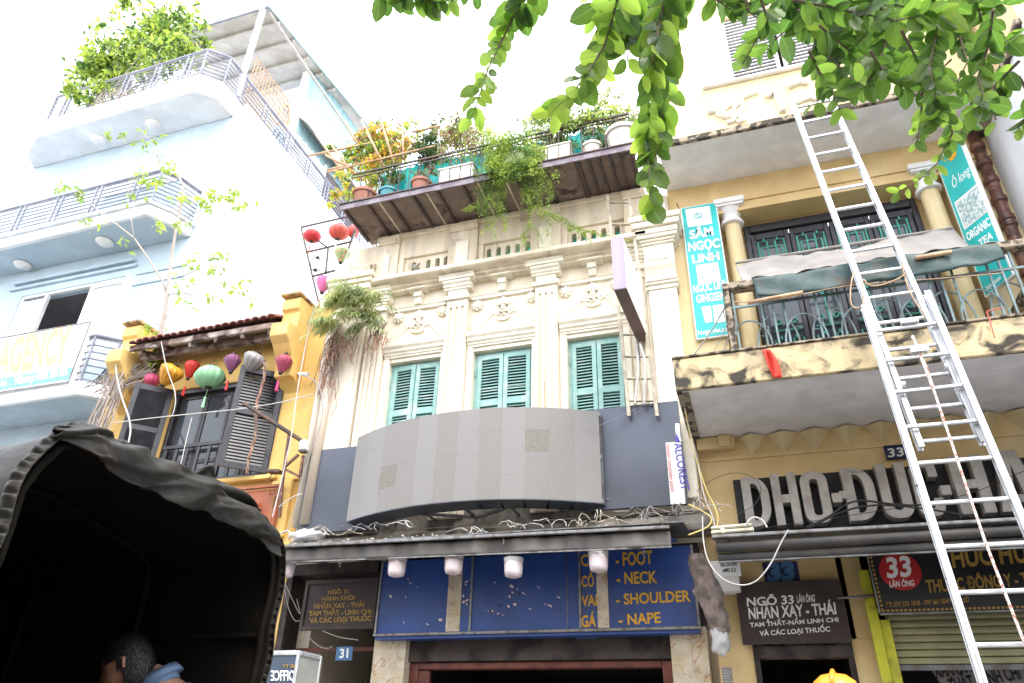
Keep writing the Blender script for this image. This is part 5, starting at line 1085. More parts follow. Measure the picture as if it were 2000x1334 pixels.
MB().box(-11.24,-11.19,4.0,5.2,16.4,17.7).build('door_leaf', pw, W); MB().box(-11.235,-11.2,5.3,7.2,16.4,17.7).build('dark_opening', mat('shaded_opening',(.12,.1,.11)), W); MB().box(-11.23,-11.17,5.2,5.3,16.3,17.75).box(-11.23,-11.17,7.2,7.3,16.3,17.75).build('door_frame', M['offwhite'], W)
def roofz(y): return 19.78+(y-1.0)*.19
MB().extr([(-10.86,1.0,roofz(1)),(-10.86,9,roofz(9)),(-14.6,9,roofz(9)),(-14.6,1.0,roofz(1))], (0,0,.06)).build('roof_sheet', M['roofgrey'], W)
MB().extr([(-10.83,.95,roofz(1)-.06),(-10.83,9,roofz(9)-.06),(-10.83,9,roofz(9)+.1),(-10.83,.95,roofz(1)+.1)], (-.03,0,0)).build('roof_edge', M['corr'], W)
MB().box(-14.6,-10.86,.94,.99,19.68,19.86).build('fascia', M['railgrey'], W)
for k in range(5): y_ = 1.5+k*.75; MB().box(-14.5,-10.9,y_,y_+.07,roofz(y_)-.13,roofz(y_)-.03).build('roof_beam', M['roofgrey'], W)
MB().box(-10.98,-10.9,1.1,9,roofz(1)-.1,roofz(1)-.06).build('roof_beam', M['roofgrey'], W)
MB().beam((-11.02,.98,16.2),(-11.02,.98,19.75),.11,.11,(0,1,0)).build('roof_post', M['white'], W)
m = MB()
for k in range(15): m.box(-11.42,-11.4,1.6+k*.12,1.62+k*.12,16.6,18.6)
for k in range(10): m.box(-11.42,-11.4,1.6,3.3,16.7+k*.2,16.72+k*.2)
tag(m.build('lattice_screen', M['bamboo']), 'beige lattice screen standing on the roof terrace behind the railing', 'screen')
c = V((-11.35,3.15,17.7)); tag(MB().tube([c+V((0,.2*math.cos(t),.55*math.sin(t))) for t in [k*PI/10 for k in range(21)]], .03, 6).build('wicker_hoop', M['bamboo'], smooth=True), 'oval wicker hoop leaning on the roof terrace lattice', 'hoop')
m = MB(); rnd = random.Random(4)
for k in range(24): a = V((-11.3+rnd.uniform(-.1,.1), 3.2+rnd.uniform(-.3,.3), 17.2)); m.tube([a, a+V((rnd.uniform(-.1,.1),rnd.uniform(-.15,.15),-.3)), a+V((0,rnd.uniform(-.15,.15),-.75))], .03, 5)
tag(m.build('blue_cloth_bundle', M['sky_blue']), 'pale blue bundle of cloth on the roof terrace', 'bundle')
cable([(-11.1,1.1,18.3),(-11.1,2.2,17.8),(-11.1,3.5,17.4)], .015, M['cableg'], 'grey washing line across the roof terrace', 'washing_line', 'line')
# agency sign
o = thing('agency_sign', 'large white balcony sign with orange letters AGENCY and a blue strip', 'sign', (-13.2, -.02, 7.55))
y_ = .0; P0, P1 = at(175,627,y=y_), at(135,750,y=y_); zt3, zb4 = 8.92, 7.56
MB().box(-16.5, -11.87, y_, y_+.16, zb4, zt3).build('box', M['offwhite'], o, bevel=.01)
MB().box(-16.5,-11.87,y_-.012,y_-.001,zt3-.025,zt3).box(-11.9,-11.87,y_-.012,y_-.001,zb4,zt3-.026).box(-16.5,-11.9,y_-.012,y_-.001,zb4,zb4+.025).build('edge_frame', M['galv'], o)
MB().box(-16.5, -11.92, y_-.004, y_-.001, 7.62, 7.9).build('blue_strip', M['skyprint'], o)
ptx(o, 'AGENCY', (-10,731), (131,704), (3,667), M['orangeprint'], .035, .003, y=y_-.006)
ptx(o, 'Noi', (-2,757), (13,753), (-2,745), M['signwhite'], .01, .002, y=y_-.008); ptx(o, 'Whatsap: 0904 260 686', (27,751), (132,732), (29,736), M['signwhite'], .03, .002, y=y_-.008)
# ================= HOUSES ACROSS THE STREET (behind the camera) =================
def acrosshouse(x0, x1, h, m, lab):
    o = thing('street_house', lab, 'house', ((x0+x1)/2, -14.5, 0))
    MB().box(x0, x1, -22, -13.5, 0, h).build('wall', m, o); MB().box(x0+.2, x1-.2, -13.5, -12.6, 3.4, 3.55).build('awning', M['fabric'], o)
    MB().box(x0+.3, x1-.3, -13.49, -13.45, .1, 3.0).build('shop_opening', M['dark'], o)
    k = 0
    z = 4.4
    while z+1.8 < h:
        for c in (x0+(x1-x0)*.28, x0+(x1-x0)*.72):
            w_ = MB().box(c-.5, c+.5, -13.5, -13.44, z, z+1.6).build('window', M['teal'], o); MB().box(c-.42, c+.42, -13.44, -13.43, z+.08, z+1.52).build('pane', M['glass'], w_)
        z += 3.1
xx = -24
for i, (wd_, h, mm, lab) in enumerate(((6,9,'creamlight','cream shophouse across the street, far left behind the viewer'),(5,11,'yel33','yellow shophouse across the street behind the truck'),(6,8.5,'white','white shophouse across the street behind the viewer left'),(5.5,10.5,'yelhouse','ochre shophouse across the street, left behind the viewer'),(5,9,'creamlight','cream shophouse directly behind the viewer'),(6,10,'white','white shophouse across the street, right behind the viewer'),(5.5,9,'yel33','yellow shophouse across the street, right of the white one'),(6,11,'creamlight','tall cream shophouse across the street, far right'))):
    acrosshouse(xx, xx+wd_-.05, h, M[mm], lab); xx += wd_
# ================= TRUCK =================
TK = thing('canvas_truck', 'truck with dark canvas hood, open at the back, parked at the lower left', 'truck', (-4.2, -6.2, 0))
tx, ty0, ty1, tz = -2.6, -7.06, -5.36, 2.75
def hoodprof(n_=22):
    P = []; r = .27
    P.append((ty0-.03, .95)); P.append((ty0-.02, 1.7)); P.append((ty0-.01, tz-r-.1))
    for k in range(7): a = PI - k*PI/12; P.append((ty0+r+r*math.cos(a), tz-r+r*math.sin(a)))
    P.append((( ty0+ty1)/2, tz+.03)); 
    r2 = .12
    for k in range(7): a = PI/2 - k*PI/12; P.append((ty1-r2+r2*math.cos(a), tz-.1-r2+r2*math.sin(a)))
    P.append((ty1+.02, 1.7)); P.append((ty1+.03, .95)); return P
HP = hoodprof()
def resample(P, n_):
    L_ = [0]
    for a, b in zip(P, P[1:]): L_.append(L_[-1]+math.hypot(b[0]-a[0], b[1]-a[1]))
    out = []
    for k in range(n_+1):
        t = L_[-1]*k/n_; j = 0
        while j < len(L_)-2 and L_[j+1] < t: j += 1
        u = (t-L_[j])/(L_[j+1]-L_[j]); out.append((P[j][0]*(1-u)+P[j+1][0]*u, P[j][1]*(1-u)+P[j+1][1]*u))
    return out
HR = resample(HP, 64)
LEN = 3.6
def hood(u, v, off=0):
    i = min(63, int(v*64)); t = v*64-i; y, z = HR[i][0]*(1-t)+HR[i+1][0]*t, HR[i][1]*(1-t)+HR[i+1][1]*t
    sag = -.012*abs(math.sin(u*PI*4))**.7*(.4+.6*(1 if z > 2.4 else .4)) 
    wr = .012*math.sin(v*90+u*13)*(1-min(1,u*6)) + .008*math.sin(u*40+v*20)
    cy, cz = (ty0+ty1)/2, 1.8; dy, dz_ = y-cy, z-cz; n_ = math.hypot(dy, dz_)
    k = 1+(sag+wr+off)/n_; return (tx - LEN*u, cy+dy*k, cz+dz_*k)
o_ = MB().grid(lambda u, v: hood(u, v, .004), 40, 128).build('canvas_hood', M['canvas'], TK, smooth=True)
MB().grid(lambda u, v: hood(u, v, -.012), 40, 64).build('hood_lining', M['canvasin'], TK, smooth=True)
for k in range(5):
    u = k/4; MB().tube([V(hood(u, v/40, -.04)) + V((-.03 if k == 0 else .0,0,0)) for v in range(41)], .018, 6).build('hoop', M['canvasin'], TK, smooth=True)
for z in (2.15, 1.55): MB().tube([(tx-.05, ty1-.03, z), (tx-LEN, ty1-.03, z)], .014, 5).build('side_lath', M['canvasin'], TK)
# gathered hem round the rear opening
def hem(v0, v1, wid, amp, n_, name, sub=None, sx=0):
    def f(u, v):
        vv = v0+(v1-v0)*v; p = V(hood(0, vv, .012)); a = amp*math.sin(v*n_)+amp*.6*math.sin(v*n_*1.7+1)
        cy, cz = (ty0+ty1)/2, 1.8; d = V((0, p.y-cy, p.z-cz)).normalized()
        return p + V((sx + wid*(u-.5), 0, 0)) + d*(a*math.sin(u*PI)+.014*math.sin(u*PI)) 
    MB().grid(f, 6, int(n_*1.1)).build(name, M['canvas'], TK, smooth=True, solid=.006)
hem(0, .42, .08, .009, 300, 'gathered_hem', sx=-.02); hem(.6, 1, .05, .006, 280, 'gathered_hem')
# rolled back flap over the rear top edge
rnd = random.Random(11)
sil = [(120,812,26),(190,812,44),(235,838,58),(300,872,70),(350,893,66),(400,918,62),(430,943,50),(480,968,46),(520,1000,40),(548,1036,34)]
def flap(u, v):
    k = u*(len(sil)-1); i = min(len(sil)-2, int(k)); t = k-i
    px = sil[i][0]*(1-t)+sil[i+1][0]*t; py = sil[i][1]*(1-t)+sil[i+1][1]*t; h = sil[i][2]*(1-t)+sil[i+1][2]*t
    tp_ = min(1, u*9); p = at(px, py, x=tx+.02); s_ = (p-CP).dot(CF)/FPX*h*1.05
    nn1 = NZ.noise(V((u*8+v*2.5, v*.9, 1))); nn2 = NZ.noise(V((u*19-v*3, v*1.2, 4))); nn3 = 1-min(1,3*abs(NZ.noise(V((u*6+v*3.2, v*1.1-u*2, 9))))); fold = .045*nn1+.014*nn2+.018*nn3
    if v < .3: w_ = v/.3; return p + V((-.16*(1-w_)*tp_+.02*math.sin(w_*PI/2)+fold*w_-.02, 0, -.045-.02*(1-w_)+fold*.3*tp_))
    w_ = (v-.3)/.7; return p + V((.0+fold+.03*math.sin(w_*PI), fold*.4, -.045-s_*w_*(1+.5*nn1)+fold*.3))
MB().grid(flap, 220, 40).build('rolled_flap', M['canvas'], TK, smooth=True, solid=.008)
# second fold further right on top
def flap2(u, v):
    p = at(372+130*u, 932+66*u-(44*math.sin(u*PI)**.6)*(1-v)*(.6+.5*(u<.4)), x=tx-.05); return p + V((.03*math.sin(u*9+v*5), .0, 0))
MB().grid(flap2, 30, 6).build('flap_fold', M['canvas'], TK, smooth=True, solid=.01)
# bed, sides, chassis, wheels, cab
MB().box(tx-LEN, tx, ty0, ty1, .8, .92).build('deck', M['redwood'], TK)
MB().box(tx-LEN, tx, ty0-.03, ty0, .92, 1.35).box(tx-LEN, tx, ty1, ty1+.03, .92, 1.35).build('side_board', M['steel'], TK)
MB().grid(lambda u, v: (tx-LEN+.01, ty0+(ty1-ty0)*u, .9+(tz-.95)*v), 4, 4).build('front_wall', M['canvasin'], TK)
MB().box(tx-LEN-1.6, tx-.1, ty0+.45, ty0+.55, .6, .8).box(tx-LEN-1.6, tx-.1, ty1-.55, ty1-.45, .6, .8).build('chassis', M['steel'], TK)
for x in (tx-.9, tx-LEN-.9):
    for y in (ty0+.02, ty1-.02):
        w_ = MB().lathe([(.2,-.1),(.36,-.1),(.4,-.06),(.4,.06),(.36,.1),(.2,.1)], (x, y, .4), 24, (0,1,0)).build('wheel', M['cable'], TK, smooth=False); MB().lathe([(0,-.08),(.2,-.09),(.2,.09),(0,.08)], (x,y,.4), 16, (0,1,0)).build('rim', M['galv'], w_)
cb = MB().extr([(tx-LEN-.1, ty0+.03, .6),(tx-LEN-1.6, ty0+.03, .6),(tx-LEN-1.6, ty0+.03, 1.3),(tx-LEN-1.35, ty0+.03, 2.1),(tx-LEN-.1, ty0+.03, 2.15)], (0, ty1-ty0-.06, 0)).build('cab', M['plateblue'], TK, bevel=.04)
MB().box(tx-LEN-.95,tx-LEN-.35,ty0+.0,ty0+.028,1.35,1.95).box(tx-LEN-.95,tx-LEN-.35,ty1-.028,ty1,1.35,1.95).build('window', M['glass'], TK)

# ================= PEOPLE =================
def skinmesh(nodes, edges, name, m, parent=None, sub=2, root=0):
    me = bpy.data.meshes.new(name); me.from_pydata([n_[0] for n_ in nodes], edges, []); ob = bpy.data.objects.new(name, me); COL.objects.link(ob)
    md = ob.modifiers.new('skin', 'SKIN'); md.use_smooth_shade = True
    for v, n_ in zip(me.skin_vertices[0].data, nodes):
        r = n_[1]; v.radius = (r, r) if not isinstance(r, tuple) else r
    me.skin_vertices[0].data[root].use_root = True
    s2 = ob.modifiers.new('sub', 'SUBSURF'); s2.levels = sub; s2.render_levels = sub
    bpy.context.view_layer.update(); me2 = bpy.data.meshes.new_from_object(ob.evaluated_get(bpy.context.evaluated_depsgraph_get()))
    bpy.data.objects.remove(ob); me2.name = name; me2.materials.clear(); me2.materials.append(m); me2.polygons.foreach_set('use_smooth', [True]*len(me2.polygons))
    o = bpy.data.objects.new(name, me2); COL.objects.link(o); WL[o.name] = V((0,0,0))
    if parent is not None: o.parent = parent; o.location = -WL[parent.name]
    return o
def head(parent, c, fwd, up, s=1.0, helmet=False):
    """head as one shaped surface facing fwd"""
    f = V(fwd).normalized(); u = (V(up)-f*V(up).dot(f)).normalized(); r = f.cross(u)
    T = lambda x, y, z: V(c)+ (r*x+f*y+u*z)*s
    n1, n2 = 28, 24; vs = []; fs = []
    for i in range(n2+1):
        a = -PI/2+PI*i/n2
        for k in range(n1):
            b = 2*PI*k/n1; x, y, z = math.cos(a)*math.sin(b)*.078, math.cos(a)*math.cos(b)*.098, math.sin(a)*.118
            if z < -.02: k2 = 1-.32*((-z-.02)/.098)**1.3; x *= k2; y = y*(1-.18*((-z-.02)/.098)) + (.012 if y > 0 else -.0)
            if y > 0:
                g = math.exp(-((x/.014)**2)-(((z+.012)/.026)**2)); y += .024*g
                g2 = math.exp(-(((abs(x)-.03)/.016)**2)-(((z-.014)/.012)**2)); y -= .012*g2
                g3 = math.exp(-((x/.028)**2)-(((z+.058)/.008)**2)); y += .006*g3
                y -= .004*math.exp(-((x/.026)**2)-(((z+.068)/.004)**2))
            vs.append(T(x, y, z))
    for i in range(n2):
        for k in range(n1): fs.append((i*n1+k, i*n1+(k+1)%n1, (i+1)*n1+(k+1)%n1, (i+1)*n1+k))
    m = MB().add(vs, fs)
    for sx in (-1, 1): m.tube([T(sx*.076,-.0,-.03), T(sx*.088,-.012,-.01), T(sx*.09,-.018,.02), T(sx*.078,-.004,.03)], .009*s, 6)
    m.build('head', M['skin'], parent, smooth=True)
    for sx in (-1, 1): MB().ball(T(sx*.03,.079,.014), .009*s).build('eye', M['letterside'], parent, smooth=True)
    if not helmet:
        m = MB(); vs = []; fs = []; n1, n2 = 36, 14; rn = random.Random(9)
        for i in range(n2+1):
            for k in range(n1):
                b = 2*PI*k/n1; lo = -.75 if math.cos(b) < .1 else (.62 if math.cos(b) > .75 else .2); a = lo+(PI/2-lo)*i/n2
                e = 1.0+rn.uniform(-.006,.012); vs.append(T(math.cos(a)*math.sin(b)*.092*e, (math.cos(a)*math.cos(b)*.112-.004)*e, math.sin(a)*.136*e))
        for i in range(n2):
            for k in range(n1): fs.append((i*n1+k, i*n1+(k+1)%n1, (i+1)*n1+(k+1)%n1, (i+1)*n1+k))
        m.add(vs, fs)
        for _ in range(900):
            b = rn.uniform(0,2*PI); lo = -.7 if math.cos(b) < .1 else .45; a = rn.uniform(lo, 1.5); e = rn.uniform(1.0,1.04)
            F2 = lambda a, b, e: T(math.cos(a)*math.sin(b)*.092*e, (math.cos(a)*math.cos(b)*.112-.004)*e, math.sin(a)*.136*e)
            p, q, t_ = F2(a,b,e), F2(a,b+.09,e), F2(a-.32,b+rn.uniform(-.15,.2),e*rn.uniform(1.0,1.09)); m.add([p,q,t_], [(0,1,2)])
        m.build('hair', M['hair'], parent, smooth=False)
    else:
        m = MB(); prof = [(.155,.02),(.15,.022),(.125,.03),(.12,.07),(.1,.12),(.06,.15),(0,.16)]
        vs = []; m.lathe([(a*s, b*s) for a, b in prof], V(c)+u*.02*s, 28, tuple(u)); 
        m.tube([T(0,.11,.12-.0), T(0,.07,.17), T(0,0,.188), T(0,-.07,.17), T(0,-.11,.12)], .012*s, 6)
        m.build('helmet', M['orange'], parent, smooth=True)
def person(label, base, J, headc, fwd, up, s, helmet=False, shirt='shirt'):
    o = thing('person', label, 'person', base)
    hip, chest, neck = V(J['hip']), V(J['chest']), V(J['neck'])
    side = V(J['side']).normalized()
    nodes = [(hip, .13*s), ((hip+chest)/2, .12*s), (chest, .15*s), (neck, .055*s), (V(headc)-V(up).normalized()*.05*s, .05*s)]; edges = [(0,1),(1,2),(2,3),(3,4)]
    sh_nodes = [(hip+(chest-hip)*.05, .15*s), ((hip+chest)/2, .145*s), (chest, .17*s), (neck-(neck-chest)*.25, .085*s)]; sh_edges = [(0,1),(1,2),(2,3)]
    tr_nodes = [(hip, .145*s)]; tr_edges = []
    for k, sx in enumerate((-1, 1)):
        shd = chest+(neck-chest)*.45+side*sx*.19*s; el, wr = V(J['elbow'][k]), V(J['wrist'][k])
        b = len(nodes); nodes += [(shd, .06*s), (el, .042*s), (wr, .028*s), (wr+(wr-el).normalized()*.07*s, (.038*s,.018*s))]; edges += [(2,b),(b,b+1),(b+1,b+2),(b+2,b+3)]
        palm = wr+(wr-el).normalized()*.08*s; d = (wr-el).normalized(); q = d.cross(side).normalized(); q2 = d.cross(q).normalized()
        for fi, ln in enumerate((.07,.08,.075,.06)):
            a = palm + q2*(fi-1.5)*.02*s; c = len(nodes); nodes += [(a+d*.02*s, .009*s), (a+d*ln*.6*s+q*.012*s, .008*s), (a+d*ln*s+q*.035*s, .0065*s)]; edges += [(b+3,c),(c,c+1),(c+1,c+2)]
        c = len(nodes); nodes += [(wr+d*.04*s+q2*.045*s, .011*s), (wr+d*.075*s+q2*.06*s+q*.01*s, .009*s)]; edges += [(b+3,c),(c,c+1)]
        b = len(sh_nodes); sh_nodes += [(shd, .08*s), ((shd+el)/2, .066*s), (el-(el-shd)*.1, .062*s)]; sh_edges += [(2,b),(b,b+1),(b+1,b+2)]
        kn, an = V(J['knee'][k]), V(J['ankle'][k]); hp = hip+side*sx*.09*s-V((0,0,.06*s)); toe = an+V(J.get('toe',(0,1,0))).normalized()*.16*s-V((0,0,.05*s))
        b = len(nodes); nodes += [(hp, .085*s), (kn, .055*s), (an, .035*s), (toe, .03*s)]; edges += [(0,b),(b,b+1),(b+1,b+2),(b+2,b+3)]
        b = len(tr_nodes); tr_nodes += [(hp, .1*s), (kn, .072*s), (an+V((0,0,.03)), .058*s)]; tr_edges += [(0,b),(b,b+1),(b+1,b+2)]
    skinmesh(nodes, edges, 'body', M['skin'], o); skinmesh(sh_nodes, sh_edges, 'shirt', M[shirt], o); skinmesh(tr_nodes, tr_edges, 'trousers', M['trousers'], o)
    # collar
    cdir = (neck-chest).normalized(); MB().lathe([(.075*s,-.045*s),(.07*s,-.01*s),(.085*s,.02*s),(.1*s,-.02*s)], neck-cdir*.015*s, 16, tuple(cdir)).build('collar', M[shirt], o, smooth=True)
    head(o, headc, fwd, up, s, helmet); return o
hc = at(248,1300,x=-3.3)
side = V((.25,.9,0)).normalized(); nk = hc + V((.13,.1,-.03)); ch = nk+V((.15,.08,-.25)); hp_ = V((ch.x+.1,ch.y+.0,1.32))
person('dark haired person in a blue shirt bending down at the back of the truck', (hp_.x,hp_.y,.92), dict(hip=hp_, chest=ch, neck=nk, side=(.5,.85,0), elbow=[ch+V((-.3,-.35,-.25)), ch+V((.05,.35,-.3))], wrist=[ch+V((-.5,-.4,-.4)), ch+V((-.25,.3,-.45))],
   knee=[(hp_.x-.2,hp_.y-.15,1.1), (hp_.x-.15,hp_.y+.2,1.1)], ankle=[(hp_.x+.0,hp_.y-.15,1.0), (hp_.x+.05,hp_.y+.15,1.0)], toe=(-1,-.2,0)), hc, (-.75,-.35,-.45), (-.2,-.15,1), 1.22)
hc = at(1632,1340,y=-4.2); hc.z -= .13
person('person in an orange helmet standing at the foot of the ladder', (hc.x,hc.y,0), dict(hip=(hc.x,hc.y,hc.z-.8), chest=(hc.x,hc.y,hc.z-.4), neck=(hc.x,hc.y-.01,hc.z-.19), side=(1,0,0), elbow=[(hc.x-.27,hc.y+.05,hc.z-.6),(hc.x+.27,hc.y+.1,hc.z-.6)], wrist=[(hc.x-.28,hc.y+.2,hc.z-.8),(hc.x+.25,hc.y+.3,hc.z-.75)],
   knee=[(hc.x-.1,hc.y+.03,.5),(hc.x+.1,hc.y+.03,.5)], ankle=[(hc.x-.11,hc.y,.1),(hc.x+.11,hc.y,.1)]), hc, (.2,1,.1), (0,0,1), 1.1, True, 'trousers')

# ================= GLASS OFFICE CABINET =================
ca, cb_, cc = at(528,1273,y=-1.6), at(584,1274,y=-1.6), None
o = thing('glass_cabinet', 'aluminium framed glass cabinet with mirrored OFFICE lettering beside the truck', 'cabinet', (ca.x,-1.6,0))
x0, x1, y0, y1, z1 = ca.x, cb_.x, -1.6, -1.15, ca.z
m = MB()
for x in (x0, x1):
    for y in (y0, y1): m.box(x-.018,x+.018,y-.018,y+.018,0,z1)
m.box(x0+.018,x1-.018,y0-.018,y0+.018,z1-.04,z1).box(x0+.018,x1-.018,y1-.018,y1+.018,z1-.04,z1).box(x0-.018,x0+.018,y0+.018,y1-.018,z1-.04,z1).box(x1-.018,x1+.018,y0+.018,y1-.018,z1-.04,z1)
m.build('frame', M['alu'], o, bevel=.006); MB().box(x0+.018,x1-.018,y0-.004,y0+.004,.6,z1-.04).build('front_pane', mat('dark_blue_glass',(.06,.09,.14),rough=.12,spec=.8), o)
MB().box(x1-.004,x1+.004,y0+.018,y1-.018,.6,z1-.04).build('side_pane', mat('dusty_side_pane',(.3,.32,.29),rough=.3), o); MB().box(x0,x1,y0,y1,z1+.001,z1+.012).build('top', M['alu'], o)
MB().box(x0+.018,x1-.018,y0+.018,y1-.018,0,.6).build('base', M['galv'], o)
txt(o, 'OFFICE', at(576,1329,y=-1.61), at(529,1329,y=-1.61), at(576,1310,y=-1.61), M['signwhite'], .02, -.004)
txt(o, 'SE TY', at(577,1304,y=-1.61), at(552,1304,y=-1.61), at(577,1298,y=-1.61), M['goldold'], .02, -.004)
# ================= PLANTS =================
def leafshape(nu=8, nv=2, wd=.42, cur=.18, fold=.25, tip=1.0):
    vs = []; uv = []
    for i in range(nu+1):
        t = i/nu; w_ = wd*math.sin(PI*min(1,t**.95))**.62*.5 if 0 < t < 1 else .004
        for j in range(-nv, nv+1):
            s_ = j/nv; vs.append((s_*w_, t, -cur*t*t + abs(s_)*fold*w_ + .02*math.sin(t*22+abs(s_)*3)*abs(s_))); uv.append((t, s_*w_/(wd*.5)))
    W2 = 2*nv+1; fs = [(i*W2+j, i*W2+j+1, (i+1)*W2+j+1, (i+1)*W2+j) for i in range(nu) for j in range(W2-1)]
    return vs, fs, uv
def leafmesh(name, mm, **k):
    vs, fs, uv = leafshape(**k); me = bpy.data.meshes.new(name); me.from_pydata(vs, [], fs); me.materials.append(mm)
    ul = me.uv_layers.new(name='uv'); ul.data.foreach_set('uv', [c for f in fs for i in f for c in uv[i]]); me.polygons.foreach_set('use_smooth', [True]*len(fs)); me.update(); return me
def foliage(name, mats, parent, clumps, n_, size, rnd, droop=.3, origin=None, shape='leaf'):
    """many small bent leaves spread through lumpy clumps; clumps = [(centre, radii, weight)]"""
    m = MB(); tot = sum(c[2] for c in clumps)
    for c, r, w_ in clumps:
        k = int(n_*w_/tot); sub = [V((rnd.gauss(0,.5), rnd.gauss(0,.5), rnd.gauss(0,.5))) for _ in range(max(4, k//28))]
        for i in range(k):
            s_ = rnd.choice(sub); q = s_ + V((rnd.gauss(0,.17), rnd.gauss(0,.17), rnd.gauss(0,.17)))
            p = V((c[0]+q.x*r[0], c[1]+q.y*r[1], c[2]+q.z*r[2])); L_ = size*rnd.uniform(.6,1.3)
            d = V((rnd.uniform(-1,1), rnd.uniform(-1,1), rnd.uniform(-.9,.5)-droop)).normalized(); sd_ = d.cross(V((rnd.uniform(-1,1),rnd.uniform(-1,1),rnd.uniform(-.2,1)))).normalized(); up_ = sd_.cross(d)
            a = p; b = p+d*L_*.5+sd_*L_*.24+up_*L_*.05; c_ = p+d*L_-up_*L_*.1; e = p+d*L_*.5-sd_*L_*.24+up_*L_*.05; mid = p+d*L_*.5-up_*L_*.04
            m.add([a,b,c_,e,mid], [(0,4,1),(1,4,2),(0,3,4),(3,2,4)], rnd.randrange(len(mats)))
    o = m.build(name, mats, parent); return o
def twig(pts, r, m, name, parent): return MB().tube(pts, r, 5, r2=r*.3).build(name, m, parent)
rnd = random.Random(21)
# rooftop bush at the left
p = at(290,105,y=.6); o = thing('balcony_bush', 'big bright green bush spilling over the top left balcony railing', 'bush', (p.x,.6,16.1))
cl = [(at(*q, y=yy), (rx_, .5, rz_), w_) for q, yy, rx_, rz_, w_ in (((300,70),.6,1.3,.95,4), ((255,95),.5,1.2,.9,3), ((340,85),.6,1.0,.7,2.2), ((225,120),.3,1.1,.8,2.5), ((180,140),.2,.9,.7,1.6), ((290,130),.4,1.3,.5,2), ((200,165),0,.7,.5,1), ((160,200),-.05,.5,.35,.5), ((410,80),.7,.25,.3,.25), ((165,105),.2,.5,.4,.5), ((270,45),.6,.6,.4,.5))]
foliage('foliage', [L['bush'], L['bush'], L['dk']], o, cl, 5200, .2, rnd)
m = MB()
for k in range(16): a = V((p.x+rnd.uniform(-.6,.6), .5, 16.2)); m.tube([a, a+V((rnd.uniform(-.5,.5),rnd.uniform(-.3,.2),.7)), a+V((rnd.uniform(-1.2,1.2),rnd.uniform(-.5,.3),rnd.uniform(1,2)))], .03, 5, r2=.008)
for k in range(22): a = at(rnd.uniform(200,260), rnd.uniform(165,185), y=.0); m.tube([a, a+V((rnd.uniform(-.3,.3),-.03,-.3)), a+V((rnd.uniform(-.4,.4),-.04,-rnd.uniform(.4,.9)))], .009, 4)
m.build('stem', M['barkp'], o)
# sapling on the ochre roof
o = thing('roof_sapling', 'thin bare sapling with few leaves sprouting from the ochre house eave', 'sapling', at(290,735,y=-.1))
def tw(pts, r, y=-.1, y2=None): return MB().tube([at(*q, y=y+((y2-y)*i/(len(pts)-1) if y2 is not None else 0)) for i, q in enumerate(pts)], r, 6, r2=r*.35).build('branch', M['barkp'], o, smooth=True)
tr_ = MB().tube([at(*q,y=-.1) for q in ((285,735),(305,690),(320,620),(327,575),(335,500),(345,440),(360,370),(345,330),(325,290))], .05, 7, r2=.012).build('trunk', M['barkp'], o, smooth=True)
tw([(327,575),(318,550),(290,505),(262,465),(230,440),(200,420),(165,385),(150,370)], .025, -.1, -.6); tw([(262,465),(255,420),(248,380),(262,345)], .012, -.4); tw([(327,575),(355,572),(400,580),(450,578),(475,570)], .014, -.1, -.5)
tw([(300,675),(320,625),(350,582)], .015); tw([(345,440),(380,415),(420,400),(445,385)], .012, -.2); tw([(360,370),(340,330),(310,290),(270,250),(225,235)], .012, -.3); tw([(355,540),(400,520),(430,505)], .01,-.2); tw([(345,440),(370,410),(385,370)], .01)
cl = [(at(*q, y=-.35), (.25, .2, .22), w_) for q, w_ in (((150,375),1),((165,435),.7),((120,370),.4),((262,345),.7),((250,385),.5),((285,285),.8),((310,350),1.4),((330,330),1.2),((345,375),.8),((420,395),1.6),((445,380),1.4),((470,395),.5),((400,515),.7),((430,510),.6),((380,525),.5),((360,565),.8),((472,568),.8),((385,582),.5),((350,440),.6),((310,440),.5),((225,262),.8),((300,270),.6),((300,655),.7),((235,455),.3),((455,560),.3))]
foliage('foliage', [L['bush'], L['bush'], L['fern']], o, cl, 620, .14, rnd)
cl = [(at(*q, y=-.2), (.3,.2,.15), 1) for q in ((300,700),(285,715))]; foliage('foliage', [L['bush']], o, cl, 70, .12, rnd)
m = MB()
for k in range(26):
    a = at(rnd.uniform(262,305), rnd.uniform(705,735), y=-.3); m.tube([a, a+V((rnd.uniform(-.4,-.1),rnd.uniform(-.1,.1),rnd.uniform(-.25,-.05))), a+V((rnd.uniform(-1.0,-.3),-.1,rnd.uniform(-.5,-.2)))], rnd.uniform(.006,.016), 4)
m.build('root', M['barkp'], o)
m = MB()
for k in range(40):
    q = (rnd.uniform(212,245), rnd.uniform(715,760)); a = at(*q, y=-.45); pts = [a]; 
    for j in range(5): a = a+V((rnd.uniform(-.07,.05), rnd.uniform(-.04,.04), -rnd.uniform(.12,.35))); pts.append(a)
    m.tube(pts, rnd.uniform(.005,.013), 4)
tag(m.build('aerial_roots', M['barkp']), 'tangle of dry grey hanging roots between the pale blue and ochre houses', 'roots', kind='stuff')
for (qs, lab, r) in ((((517,708),(508,760),(500,830),(487,890),(484,925)),'twisted brown dry vine hanging across the right black shutter',.012),):
    m = MB()
    for k in range(4):
        m.tube([at(px+2.5*math.sin(i*2+k*1.6), py, y=-.75+.01*k) for i, (px, py) in enumerate([(qs[0][0]+(qs[-1][0]-qs[0][0])*t/24+3*math.sin(t*.5), qs[0][1]+(qs[-1][1]-qs[0][1])*t/24) for t in range(25)])], r*(1-.15*k), 5)
    tag(m.build('dry_vine', L['dry']), lab, 'vine')
